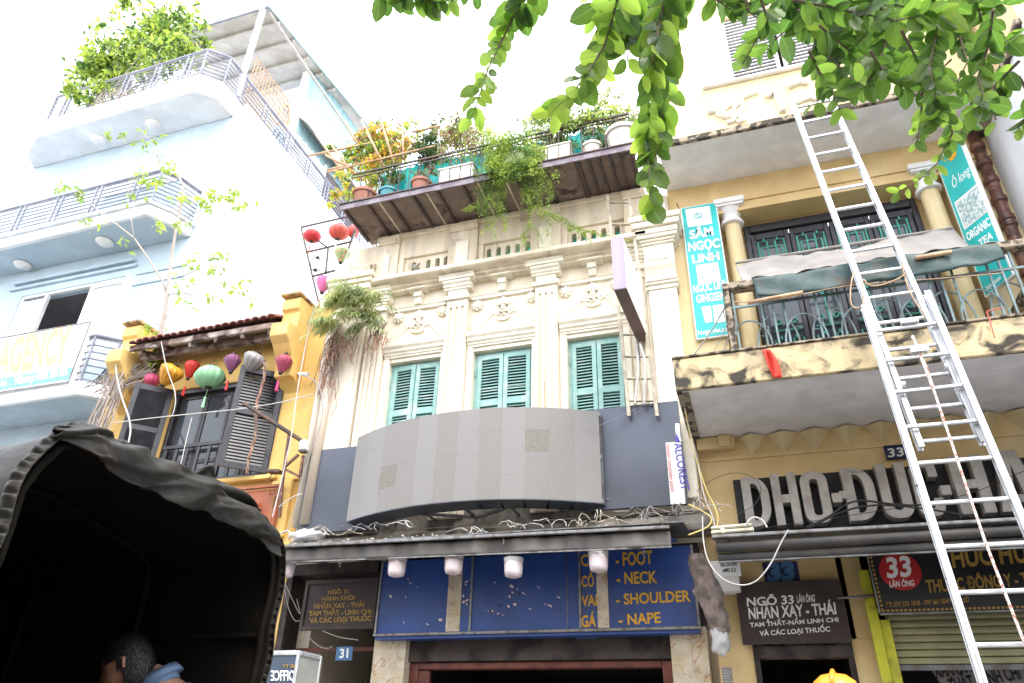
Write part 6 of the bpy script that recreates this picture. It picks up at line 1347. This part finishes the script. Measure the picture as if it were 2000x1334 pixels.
# terrace pots and plants
def pot(name, label, q, y, r, h, mm, plant=None, box=None, cat='potted plant', rim=True):
    p = V(q); o = thing(name, label, cat, p)
    if box: MB().extr([(p.x-box*.47,p.y-.12,p.z),(p.x+box*.47,p.y-.12,p.z),(p.x+box*.47,p.y+.12,p.z),(p.x-box*.47,p.y+.12,p.z)], (0,0,h)).box(p.x-box/2,p.x+box/2,p.y-.14,p.y+.14,p.z+h-.04,p.z+h+.0).build('planter', mm, o, bevel=.01)
    else: MB().lathe([(r*.72,0),(r*.96,h*.82),(r*1.08,h*.82),(r*1.1,h),(r*.95,h),(r*.9,h*.8)], p, 22).build('pot', mm, o, smooth=False)
    return o
yz = 9.73
def PT(px, py, y=-.74): p = at(px, py, y=y); return (p.x, y, yz)
def stems(o, base, n_, hgt, spread, m_=None):
    m = MB()
    for k in range(n_): a = V(base)+V((rnd.uniform(-.08,.08),rnd.uniform(-.05,.05),.15)); m.tube([a, a+V((rnd.uniform(-1,1)*spread*.4, rnd.uniform(-.1,.1), hgt*.5)), a+V((rnd.uniform(-1,1)*spread, rnd.uniform(-.15,.15), hgt*rnd.uniform(.7,1.05)))], .009, 4, r2=.004)
    m.build('stem', m_ or M['bark'], o)
b = PT(712,385); o = pot('potted_plant','terracotta pot with yellow leaved plant at the left end of the terrace',b,-.7,.2,.29,M['terra'])
foliage('foliage',[L['bush'],L['yel'],L['bush']],o,[(at(700,345,y=-.7),(.28,.2,.22),2),(at(680,375,y=-.85),(.2,.15,.22),1),(at(655,395,y=-.95),(.14,.1,.22),.8),(at(735,350,y=-.6),(.2,.15,.2),1)],750,.085,rnd); stems(o,b,6,.4,.25)
b = PT(760,375); o = pot('potted_plant','white and teal pot with dark leaved shrub behind the left railing bars',b,-.7,.16,.22,M['potteal'])
foliage('foliage',[L['dk'],L['dk'],L['bush']],o,[(at(750,335,y=-.65),(.22,.2,.3),2),(at(770,345,y=-.6),(.2,.15,.25),1.4)],700,.07,rnd); stems(o,b,6,.6,.2)
b = PT(740,385,-.55); o = pot('potted_plant','potted shrub with golden yellow and pink leaves under the bamboo frame',b,-.6,.16,.25,M['potwhite'])
foliage('foliage',[L['yel'],L['yel'],L['bush'],L['dry']],o,[(at(745,265,y=-.5),(.35,.25,.22),2.4),(at(790,285,y=-.55),(.22,.2,.28),1.6),(at(710,280,y=-.5),(.2,.2,.2),1),(at(720,325,y=-.6),(.22,.2,.15),1),(at(765,300,y=-.5),(.35,.25,.25),1.4)],2300,.09,rnd)
foliage('foliage',[L['bush'],L['bush'],L['dk']],o,[(at(740,300,y=-.45),(.4,.25,.3),3),(at(690,310,y=-.4),(.25,.2,.25),1),(at(735,245,y=-.3),(.3,.2,.12),.6),(at(800,255,y=-.4),(.14,.1,.4),.5),(at(645,290,y=-.3),(.12,.1,.12),.5)],2200,.085,rnd); stems(o,b,9,1.0,.4)
b = PT(823,362); o = pot('potted_plant','small terracotta pot with dry stems beside the long white planter',b,-.7,.17,.27,M['terra'])
foliage('foliage',[L['dry'],L['pale']],o,[(at(835,335,y=-.7),(.2,.15,.22),1)],260,.07,rnd); stems(o,b,12,.45,.25)
foliage('foliage',[L['dk'],L['dk']],o,[(at(835,290,y=-.55),(.3,.2,.35),2),(at(850,255,y=-.5),(.15,.1,.25),.6)],1300,.075,rnd)
b = PT(895,345); o = pot('planter_box','long white planter with dusty pink shrub, second from the left',b,-.7,.2,.38,M['potwhite'],box=.66)
foliage('foliage',[L['pink'],L['pink'],L['pale'],L['bush']],o,[(at(895,265,y=-.5),(.42,.25,.35),3),(at(860,290,y=-.5),(.25,.2,.35),1.4),(at(930,290,y=-.5),(.3,.2,.3),1.4),(at(905,240,y=-.5),(.25,.2,.15),.8)],3600,.065,rnd); stems(o,b,12,.8,.35)
b = PT(1000,330); o = pot('planter_box','planter with long feathery green fern trailing far down over the terrace edge',b,-.7,.2,.42,M['potwhite'],box=.5)
foliage('foliage',[L['fern'],L['fern'],L['bush']],o,[(at(990,285,y=-.85),(.45,.25,.3),4),(at(965,320,y=-.95),(.2,.14,.35),2),(at(1040,310,y=-.9),(.25,.2,.3),2),(at(1000,330,y=-1.0),(.3,.1,.3),2)],6500,.055,rnd)
def trail(o, px0, py0, px1, py1, bow, mm, n_=80, lf=.05, r=.004, y0=-1.0, spread=.05):
    m = MB(); P = []
    for i in range(n_+1):
        t = i/n_; P.append(at(px0+(px1-px0)*t+bow*math.sin(t*PI)+4*math.sin(t*9+px0), py0+(py1-py0)*t, y=y0+.15*math.sin(t*2)))
    m.tube(P[::4], r, 4, 0)
    for i in range(4, n_+1):
        for s_ in (-1,1):
            d = V((s_*rnd.uniform(.3,1), rnd.uniform(-.7,.7), rnd.uniform(-.9,.3))).normalized(); L_ = lf*rnd.uniform(.6,1.4); sd_ = d.orthogonal().normalized()
            a = P[i]+V((rnd.uniform(-1,1),rnd.uniform(-1,1),rnd.uniform(-1,1)))*spread; m.add([a, a+d*L_*.5+sd_*L_*.13, a+d*L_, a+d*L_*.5-sd_*L_*.13], [(0,1,2,3)])
    return m.build('trailing_frond', mm, o)
for k in range(26):
    x0 = rnd.uniform(945,1010); trail(o, x0, 320+rnd.uniform(-15,15), 955+rnd.uniform(-28,30), rnd.uniform(370,430), rnd.uniform(-12,12), L['fern'], 60, .045, .003, -1.0)
for k in range(22):
    x0 = rnd.uniform(1015,1055); trail(o, x0, 320+rnd.uniform(-15,15), 1045+rnd.uniform(-25,35), rnd.uniform(370,420), rnd.uniform(-8,14), L['fern'], 60, .05, .003, -1.0)
for a in ((1030,380,1055,470,-5),(1045,400,1120,455,10),(1050,410,1175,460,-8),(1040,400,1075,460,8),(1060,410,1150,470,14),(960,380,965,470,4),(955,400,905,410,-8),(1030,430,1020,480,0),(1100,440,1235,470,-6),(950,380,945,455,0),(975,395,985,450,6)):
    for j in range(2): trail(o, *a[:4], a[4]+rnd.uniform(-5,5), L['fern'] if j else L['bush'], 50, .05, .003, -.95, .03)
b = PT(1082,312); o = pot('planter_box','white rectangular planter at the right of the trailing fern',b,-.7,.2,.38,M['potwhite'],box=.62)
foliage('foliage',[L['bush'],L['dk'],L['pale']],o,[(at(1080,275,y=-.6),(.35,.2,.2),2),(at(1060,240,y=-.5),(.35,.25,.3),1.4)],1700,.07,rnd); stems(o,b,8,.7,.3)
b = PT(1157,300); o = pot('potted_plant','round white pot with a leafy climber near the middle right of the terrace',b,-.7,.16,.26,M['potwhite'])
foliage('foliage',[L['dk'],L['bush'],L['pale']],o,[(at(1140,235,y=-.8),(.35,.15,.12),2),(at(1110,250,y=-.8),(.3,.14,.1),1),(at(1165,270,y=-.7),(.25,.15,.25),1),(at(1090,215,y=-.5),(.35,.2,.35),1.4),(at(1150,215,y=-.5),(.3,.2,.25),1)],2600,.075,rnd); stems(o,b,7,.7,.3)
b = PT(1218,285); o = pot('potted_plant','large round white tub at the right end of the terrace',b,-.65,.27,.38,M['potwhite'])
foliage('foliage',[L['bush'],L['pale']],o,[(at(1200,230,y=-.6),(.3,.2,.25),2),(at(1235,240,y=-.6),(.2,.15,.3),1),(at(1180,200,y=-.4),(.3,.2,.2),1)],1500,.075,rnd); stems(o,b,8,.7,.3)
# bamboo frame
BF = thing('bamboo_frame', 'lashed bamboo pole frame over the yellow plants at the terrace left', 'frame', at(740,330,y=-.6))
for a, b_ in (((603,304),(722,280)),((640,336),(850,285)),((636,303),(690,330)),((706,235),(750,325)),((744,236),(770,320)),((786,243),(788,310)),((616,260),(675,345)),((636,268),(692,342)),((675,238),(700,285)),((806,258),(860,246)),((640,332),(682,322))):
    MB().tube([at(*a,y=-.75),at(*b_,y=-.7)], .022, 7).build('pole', M['bamboo'], BF, smooth=True)
# palm like fern on the corner pier
o = thing('wall_fern', 'drooping pale grassy fern with brown roots growing on the cream corner pier', 'fern', at(690,620,y=-.4))
def frond(a, d, L_, mm, n_=11, lf=.2):
    m = MB(); P = []; d = V(d).normalized()
    for i in range(n_+1): t = i/n_; P.append(V(a)+d*L_*t+V((0,0,-.55*L_*t*t)))
    m.tube(P[::4], .005, 4)
    for i in range(3, n_+1):
        tt = (P[i]-P[i-1]).normalized(); s0 = tt.cross(V((0,0,1))).normalized()
        for s_ in (-1,1):
            dd = (s0*s_*rnd.uniform(.5,1)+tt*rnd.uniform(.3,.8)+V((rnd.uniform(-.2,.2),rnd.uniform(-.2,.2),-rnd.uniform(.1,.6)))).normalized(); l_ = lf*(1-.4*i/n_)*rnd.uniform(.8,1.2); sd_ = dd.cross(V((0,0,1))).normalized(); q = P[i]
            m.add([q, q+dd*l_*.5+sd_*.009, q+dd*l_+V((0,0,-.07)), q+dd*l_*.5-sd_*.009], [(0,1,2,3)])
    return m
def fronds(c, n_, L_, lo=0):
    m = MB()
    for k in range(n_):
        a = rnd.uniform(-PI, PI); f_ = frond(V(c)+V((rnd.uniform(-.08,.08),rnd.uniform(-.06,.06),rnd.uniform(-.08,.08))), (math.cos(a), -abs(math.sin(a))*.8-.1, rnd.uniform(.1,.9)), L_*rnd.uniform(.6,1.1), None); m.add(f_.v, f_.f)
    m.build('frond', L['pale'], o)
for q, n_, L_ in (((690,585),44,.66),((655,640),24,.45),((700,620),24,.5),((735,590),16,.4),((672,600),20,.5),((715,640),12,.4)): fronds(at(*q,y=-.4), n_, L_)
m = MB()
for k in range(70):
    c = rnd.choice(((655,655),(670,660),(735,650),(745,640),(690,650))); a = at(c[0]+rnd.uniform(-14,14), c[1]+rnd.uniform(-14,14), y=-.42); pts = [a]
    for j in range(4): a = a+V((rnd.uniform(-.07,.06), rnd.uniform(-.03,.03), -rnd.uniform(.02,.16))); pts.append(a)
    m.tube(pts, rnd.uniform(.004,.01), 3)
m.build('dry_root', L['dry'], o)
m = MB()
for k in range(30):
    a = at(rnd.uniform(640,665), rnd.uniform(660,690), y=-.3); pts = [a]
    for j in range(7): a = a+V((rnd.uniform(-.06,.05), rnd.uniform(-.02,.02), -rnd.uniform(.05,.2))); pts.append(a)
    m.tube(pts, rnd.uniform(.003,.009), 3)
m.build('hanging_root', L['dry'], o)
tag(MB().grid(lambda u,v: at(676+64*u, 604+10*math.sin(u*3)+8*v, y=-.33-.1*v), 10, 3).build('grey_sheet', M['cableg'], solid=.01), 'dark grey sheet sticking out under the wall fern', 'sheet')

# ================= STREET TREE (overhead) =================
TR = thing('street_tree', 'street tree with large drooping leafy twigs hanging in from the top of the picture', 'tree', (4.6, -6.5, 0))
MB().tube([(4.6,-6.5,0),(4.55,-6.5,2),(4.4,-6.45,4),(3.6,-6.2,5.6),(2.4,-6.2,6.4),(.8,-6.4,6.5),(-1.5,-6.6,6.3)], .2, 12, r2=.04).build('trunk', M['bark'], TR, smooth=True)
LM = [leafmesh('leaf', L['fg'], wd=.62, cur=.12, fold=.25), leafmesh('leaf', L['fg'], wd=.68, cur=.25, fold=.12), leafmesh('leaf', L['fg'], wd=.58, cur=.05, fold=.4)]
LY = [leafmesh('leaf', L['fg2'], wd=.52, cur=.15, fold=.3), leafmesh('leaf', L['fg2'], wd=.6, cur=.22, fold=.2)]
leaves = []
rnd = random.Random(8)
def strand(qs, dist, lpx, step, pale_share=0, side=.9, jit=.35, twigr=.006, ypos=0):
    P = []
    for (px, py), (qx, qy) in zip(qs, qs[1:]):
        n_ = max(1, int(math.hypot(qx-px, qy-py)/(step*1.05)))
        for i in range(n_): P.append((px+(qx-px)*i/n_, py+(qy-py)*i/n_))
    P.append(qs[-1]); W3 = [atd(px, py, dist+.12*math.sin(i*.35)) for i, (px, py) in enumerate(P)]
    if len(W3) > 1: MB().tube(W3, twigr, 5, r2=twigr*.4).build('twig', M['bark'], TR, smooth=True)
    for i in range(1, len(W3)):
        t = i/len(W3); tt = (W3[i]-W3[i-1]).normalized()
        for s_ in (-1, 1):
            if rnd.random() < .06: continue
            tog = (CP-W3[i]).normalized(); sv = tt.cross(tog).normalized()*s_
            d = (sv*side*rnd.uniform(.6,1.2) + tt*rnd.uniform(.4,1.2) + V((0,0,-.45)) + V((rnd.uniform(-1,1),rnd.uniform(-1,1),rnd.uniform(-1,1)))*jit*.6).normalized()
            nn_ = (tog*rnd.uniform(.5,1) + V((0,0,rnd.uniform(-.2,.5))) + V((rnd.uniform(-1,1),rnd.uniform(-1,1),rnd.uniform(-1,1)))*jit).normalized()
            if rnd.random() < .5: nn_ = -nn_
            L_ = lpx*dist/FPX*(1.08 if dist < 3.35 else .98)*rnd.uniform(.55,1.15)*(1-.15*t)
            x_ = d.cross(nn_).normalized(); z_ = x_.cross(d).normalized(); q = Matrix((( x_.x,d.x,z_.x),(x_.y,d.y,z_.y),(x_.z,d.z,z_.z))).to_quaternion()
            leaves.append((W3[i]+V((rnd.uniform(-1,1),rnd.uniform(-1,1),rnd.uniform(-1,1)))*.008, q, L_, rnd.choice(LY if rnd.random() < pale_share or t > .85 and pale_share >= 0 and rnd.random() < .6 else LM)))
strand([(1035,-30),(1010,20),(985,70),(955,130),(935,190),(922,228)], 3.3, 42, 15, .8)  # mostly pale leaves, painting in the glare on this strand
strand([(1060,-40),(1030,-5),(1005,30)], 3.3, 52, 16)
strand([(1215,-40),(1195,40),(1180,90),(1150,140),(1115,185),(1085,215)], 2.9, 52, 16, .7)  # many pale leaves here too, for the painted glare
strand([(1160,-40),(1165,30),(1168,80),(1175,130)], 3.0, 56, 17, .5)
strand([(1310,-60),(1295,10),(1285,60),(1275,120),(1268,180),(1265,240),(1264,300),(1268,350),(1270,392)], 2.8, 52, 12, .45, side=.58)
strand([(1340,-60),(1310,0),(1300,60),(1290,110)], 2.9, 66, 16, 0)
strand([(1270,-60),(1240,0),(1230,60),(1225,120)], 3.0, 60, 17, .1)
strand([(1290,120),(1300,180),(1290,260),(1275,330)], 2.9, 50, 16, .2)
strand([(720,-20),(760,0),(800,-5),(850,5),(885,0)], 3.4, 44, 16, .3); strand([(760,-40),(830,-10),(870,10)], 3.4, 42, 18, .1); strand([(880,-30),(930,-12)], 3.4, 36, 18)
for (qs, lp_, st, yg) in (
 ([(1380,-30),(1400,0),(1430,20)],44,20,0), ([(1480,-20),(1500,40),(1470,90),(1450,125)],38,18,.3), ([(1450,-20),(1460,20),(1490,45)],36,20,0),
 ([(1540,-20),(1570,40),(1600,90),(1640,130),(1660,160)],46,15,0), ([(1600,-30),(1640,40),(1690,90),(1740,120)],46,15,0), ([(1650,-20),(1700,40),(1760,70),(1800,90)],44,15,0),
 ([(1560,20),(1590,70),(1610,130),(1630,190),(1640,215)],40,14,.6), ([(1580,100),(1610,160),(1595,200)],36,14,.7), ([(1700,-20),(1740,50),(1720,110),(1690,170),(1660,150)],42,15,0),
 ([(1820,-20),(1830,60),(1815,130),(1830,200),(1850,240)],40,13,0), ([(1850,-20),(1870,60),(1890,120),(1870,160)],38,15,0), ([(1760,60),(1810,150),(1830,230)],38,15,0),
 ([(1850,200),(1860,260),(1830,320),(1790,355),(1755,375)],24,13,.7), ([(1800,180),(1800,230),(1790,280)],30,13,.6), ([(1900,-20),(1920,50),(1950,90),(1985,70)],38,15,0),
 ([(1940,20),(1930,90),(1910,150),(1925,200),(1900,215)],36,14,.1), ([(1990,120),(1960,150),(1940,210),(1945,235)],34,13,.1), ([(1700,100),(1730,150),(1770,170),(1800,165)],36,15,0),
 ([(1640,60),(1700,80),(1760,110),(1800,130)],50,16,0), ([(1500,-30),(1600,10),(1700,0),(1800,20)],48,18,0), ([(1550,0),(1650,20),(1750,40),(1850,20)],48,18,0), ([(1780,0),(1880,20),(1960,10)],42,17,0),
 ([(1600,50),(1660,100),(1700,60)],46,14,0), ([(1990,150),(2020,200),(1990,250)],34,15,.2), ([(1350,-40),(1420,0),(1500,10)],50,18,0), ([(1860,160),(1900,190),(1890,230),(1870,270)],32,14,0), ([(1650,180),(1700,170),(1740,150)],32,15,0)):
    strand(qs, 3.6+rnd.uniform(-.4,.5), lp_, st, yg, jit=.5)
for k in range(16):
    a = (rnd.uniform(1520,1860), rnd.uniform(-20,130)); strand([a, (a[0]+rnd.uniform(-50,50), a[1]+rnd.uniform(20,50))], 3.9+rnd.uniform(-.3,.6), 46, 14, 0, jit=.6)
leaves.sort(key=lambda t: -t[2]/((t[0]-CP).length))
for p, q, s_, me in leaves[:298]: place(me, 'leaf', TR, p, q, (s_, s_, s_))
m = MB(); m.uv = []
for p, q, s_, me in leaves[298:]:
    vs = [p + q @ (v.co*s_) for v in me.vertices]; fs = [tuple(f.vertices) for f in me.polygons]; m.add(vs, fs, 1 if me in LY else 0)
    m.uv += [tuple(d.uv) for d in me.uv_layers[0].data]
rest = m.build('leaves', [L['fg'], L['fg2']], TR, smooth=True); tag(rest, kind='stuff')
print('LEAVES', len(leaves))

# ================= WIRES, DEBRIS, BAGS =================
A_ = lambda y, *qs: [at(*q, y=y) for q in qs]
cable(A_(-.8,(222,826),(300,816),(400,806),(480,798),(560,784),(612,770)), .012, M['cablew'], 'thin pale cable sagging in front of the ochre window', sm=2)
cable(A_(-.8,(375,815),(366,850),(352,912)), .01, M['cablew'], 'short white cable end hanging in front of the ochre window')
cable(A_(-.7,(315,668),(325,720),(345,770),(340,805),(333,815)), .012, M['cablew'], 'pale cable dropping from the tiled eave past the yellow lantern')
cable(A_(-.6,(695,455),(670,520),(640,570),(612,605),(600,660),(592,700),(578,780),(570,850),(556,910),(545,960),(532,1010)), .014, M['cablew'], 'long white cable running down the ochre and cream house joint')
cable(A_(-.5,(592,733),(620,745),(632,780),(628,830),(600,900),(580,980),(560,1040)), .012, M['cableg'], 'grey cable curving down the right edge of the ochre wall')
cable(A_(-.55,(230,688),(225,720),(235,770),(258,830),(250,870),(244,900)), .022, M['cablew'], 'thick pale conduit hanging left of the ochre house')
cable(A_(-.9,(545,990),(575,968),(590,965)), .012, M['cablew'], 'white cable end sticking out over the truck canvas')
cable(A_(-1.0,(545,1045),(560,1035),(568,1042),(562,1055)), .016, M['cablew'], 'white cable loop at the left end of the awning')
cable(A_(-.4,(620,800),(690,790),(760,783),(900,765),(1060,748),(1150,742)), .005, M['cablew'], 'hair thin wire crossing the cream house shutters')
cable(A_(-.5,(1063,745),(1064,790),(1065,815)), .007, M['stickerred'], 'red string hanging from the thin wire over the curved screen', 'string','string')
cable(A_(-.5,(745,790),(742,830),(734,865)), .007, M['cablew'], 'white string hanging over the left end of the curved screen', 'string','string')
cable([at(1318,760,y=-.3), at(1240,800,y=-.3), at(1150,840,y=-.5)], .004, M['cableg'], 'thin grey wire slanting from the balcony corner')
for i, (q, mm, r) in enumerate(((((1329,745),(1345,840),(1362,905),(1380,960),(1397,990),(1405,1020),(1390,1040)), M['cabley'], .012), (((1330,770),(1352,860),(1368,930),(1376,975),(1392,1008),(1396,1030)), M['cablew'], .01), (((1340,820),(1366,900),(1372,960),(1364,990),(1385,1010),(1425,1030)), M['cableg'], .008), (((1345,985),(1375,1000),(1392,1012),(1385,1030),(1345,1045)), M['cabley'], .012), (((1360,960),(1400,930),(1450,920),(1490,945),(1480,985),(1440,1005)), M['cable'], .005))):
    cable(A_(-1.15,*q), r, mm, ['yellow cable bending down at the corner between the two awnings','white cable running along the yellow corner','grey cable crossing to the junction box','short yellow cable lying on the right end of the grey awning','thin black wire looping over the letter D'][i])
cable(A_(-1.25,(1372,1008),(1373,1060),(1385,1105),(1420,1140),(1470,1145),(1505,1105),(1525,1060),(1540,1035)), .011, M['cablew'], 'white cable hanging in a big loop below the right awning')
cable(A_(-1.22,(1455,1028),(1470,1008),(1490,1015),(1498,1030)), .014, M['cablew'], 'white cable arching out of the junction box')
cable(A_(-.5,(1575,1030),(1620,1010),(1650,985),(1680,976),(1740,985),(1800,988),(1850,975)), .018, M['cable'], 'upper black cable draped over the block letters')
cable(A_(-.5,(1580,1032),(1640,1000),(1700,985),(1780,990),(1850,1000),(1900,1010)), .016, M['cable'], 'lower black cable draped over the block letters')
cable(A_(-.5,(1500,1030),(1640,1010),(1800,985),(1900,965),(2010,915)), .006, M['cable'], 'thin black wire rising to the right over the letters')
for k, (a, b) in enumerate((((1420,592),(1350,700)),((1435,590),(1392,690)),((1437,600),(1410,700)),((1440,590),(1400,715)))):
    cable(A_(-1.4,a,((a[0]+b[0])/2+3,(a[1]+b[1])/2+4),b), .007 if k else .012, M['cableg'], ['thick grey wire from the balcony post down left','thin grey wire fanning from the balcony post','second thin grey wire fanning from the balcony post','dark wire beside the teal sign base'][k])
cable(A_(-.4,(1322,397),(1328,415),(1318,425)), .012, M['cable'], 'short black wire hook above the SÂM NGỌC LINH sign')
cable(A_(-.6,(600,1285),(575,1275),(560,1290),(555,1334),(553,1360)), .013, M['cabley'], 'yellow cable draped over the glass cabinet')
for k, q in enumerate((((548,1120),(566,1160),(590,1210),(580,1170)), ((552,1118),(560,1180),(575,1215),(585,1212)), ((592,1232),(620,1262),(640,1268),(650,1262)), ((630,1232),(660,1245),(700,1250)))):
    cable(A_(-.3,*q), .009, M['cableg'], ['grey wire loop at the left of the alley sign','dark wire hanging beside the truck canvas','grey wire sagging under the alley sign','thin wire under the alley sign right corner'][k])
m = MB(); rnd = random.Random(31)
def scrib(cx, cy, n_, y, rpx, r, mi, up=.0):
    for k in range(n_):
        a = rnd.uniform(0,2*PI); pts = []; x, yy = cx+rnd.uniform(-1,1)*rpx*.5, cy
        for j in range(7): pts.append(at(x, yy, y=y+rnd.uniform(-.08,.08))); a += rnd.uniform(-.9,.9); x += math.cos(a)*rpx*.35; yy -= abs(math.sin(a))*rpx*.25*(1 if j < 3 else -1)
        m.tube(pts, r, 4, mi)
for cx, cy, n_, rp in ((925,1052,10,34),(1070,1030,7,26),(1160,1020,14,34),(1120,1028,6,22),(1255,1015,16,40),(1320,1005,12,34),(1000,1030,5,22),(720,1035,8,26),(650,1045,8,30),(1380,990,12,30),(800,1030,5,26)):
    scrib(cx, cy, int(n_*.4)+1, -1.05, rp, .004, rnd.randrange(3))
tag(m.build('cut_wires', [M['cablew'], M['beige'], M['cableg']]), 'loose cut wire ends and twigs scattered along the top of the awning', 'wires', kind='stuff')
for k in range(160):
    pass
m = MB()
for k in range(300):
    t = rnd.random(); px = 560+770*t; p = V((at(px,1060-40*t,y=-1.08).x, -1.1+rnd.uniform(0,.12), 3.885-.012*(5.2*t)+rnd.uniform(-.01,.03))); s_ = rnd.uniform(.01,.035)
    m.add([p, p+V((s_,rnd.uniform(-.01,.01),rnd.uniform(-.008,.02))), p+V((s_*.6,.01,s_*.5)), p+V((-s_*.2,.02,s_*.4))], [(0,1,2,3)], rnd.randrange(3))
tag(m.build('litter', [M['bag'], L['dry'], M['creamdirty']]), 'dry leaves and plaster crumbs lying along the awning edge', 'litter', kind='stuff')
def blob(c, r, name, lab, mm, cat, seed=1, amp=.25, n_=20, m_=14):
    rr = random.Random(seed); ph = [rr.uniform(0,6) for _ in range(6)]; b = MB()
    b.ball((0,0,0), 1, 1, 1, n_, m_); c = V(c)
    b.v = [tuple(c+V((x*r[0], y*r[1], z*r[2]))*1.0 + V((x*r[0],y*r[1],z*r[2]))*amp*(math.sin(x*3+ph[0])*math.sin(z*5+ph[1])+.5*math.sin(y*9+z*8+ph[2])+.4*math.sin(x*13+ph[3]))) for x, y, z in b.v]
    return tag(b.build(name, mm, smooth=True), lab, cat)
blob(at(598,1048,y=-1.0), (.22,.12,.07), 'white_bag', 'crumpled white bag lying at the left end of the awning', M['signwhite'], 'bag', 3)
blob(at(1408,1252,y=-.5), (.1,.08,.14), 'plastic_bag', 'small tied grey plastic bag hanging right of the marble column', M['bag'], 'bag', 5, .18)
def pk(u, v):
    a = u*2*PI; cx = 1362+45*v; cy = 1082+155*v; r_ = (.09+.055*math.sin(v*PI))*(1+.5*NZ.noise(V((math.cos(a)*1.5,math.sin(a)*1.5,v*5)))+.3*NZ.noise(V((math.cos(a)*4,math.sin(a)*4,v*9)))); p = at(cx, cy, y=-.75+.25*v); return p+V((r_*math.cos(a)*.9, r_*.5*math.sin(a), 0))
tag(MB().grid(pk, 48, 44).build('wrapped_bundle', M['pinkbag'], smooth=True), 'pinkish plastic wrapped bundle slanting down at the awning corner', 'bundle')
m = MB()
for k in range(34): m.lathe([(.05,0),(.058,.012),(.05,.024)], (at(1418,1300,y=-.3).x, -.3, 1.6+k*.026), 10)
tag(m.build('corrugated_hose', M['cableg']), 'grey corrugated hose below the tied plastic bag', 'hose')
tag(MB().lathe([(.04,0),(.04,.14)], at(1296,412,y=-.1), 10).build('pipe_stub', M['soffw']), 'short pale pipe stub standing on the right corner capital', 'pipe')
cable(A_(-.12,(1243,425),(1247,465),(1250,520),(1252,560)), .006, M['cablew'], 'thin white wire hanging inside the beige lattice')
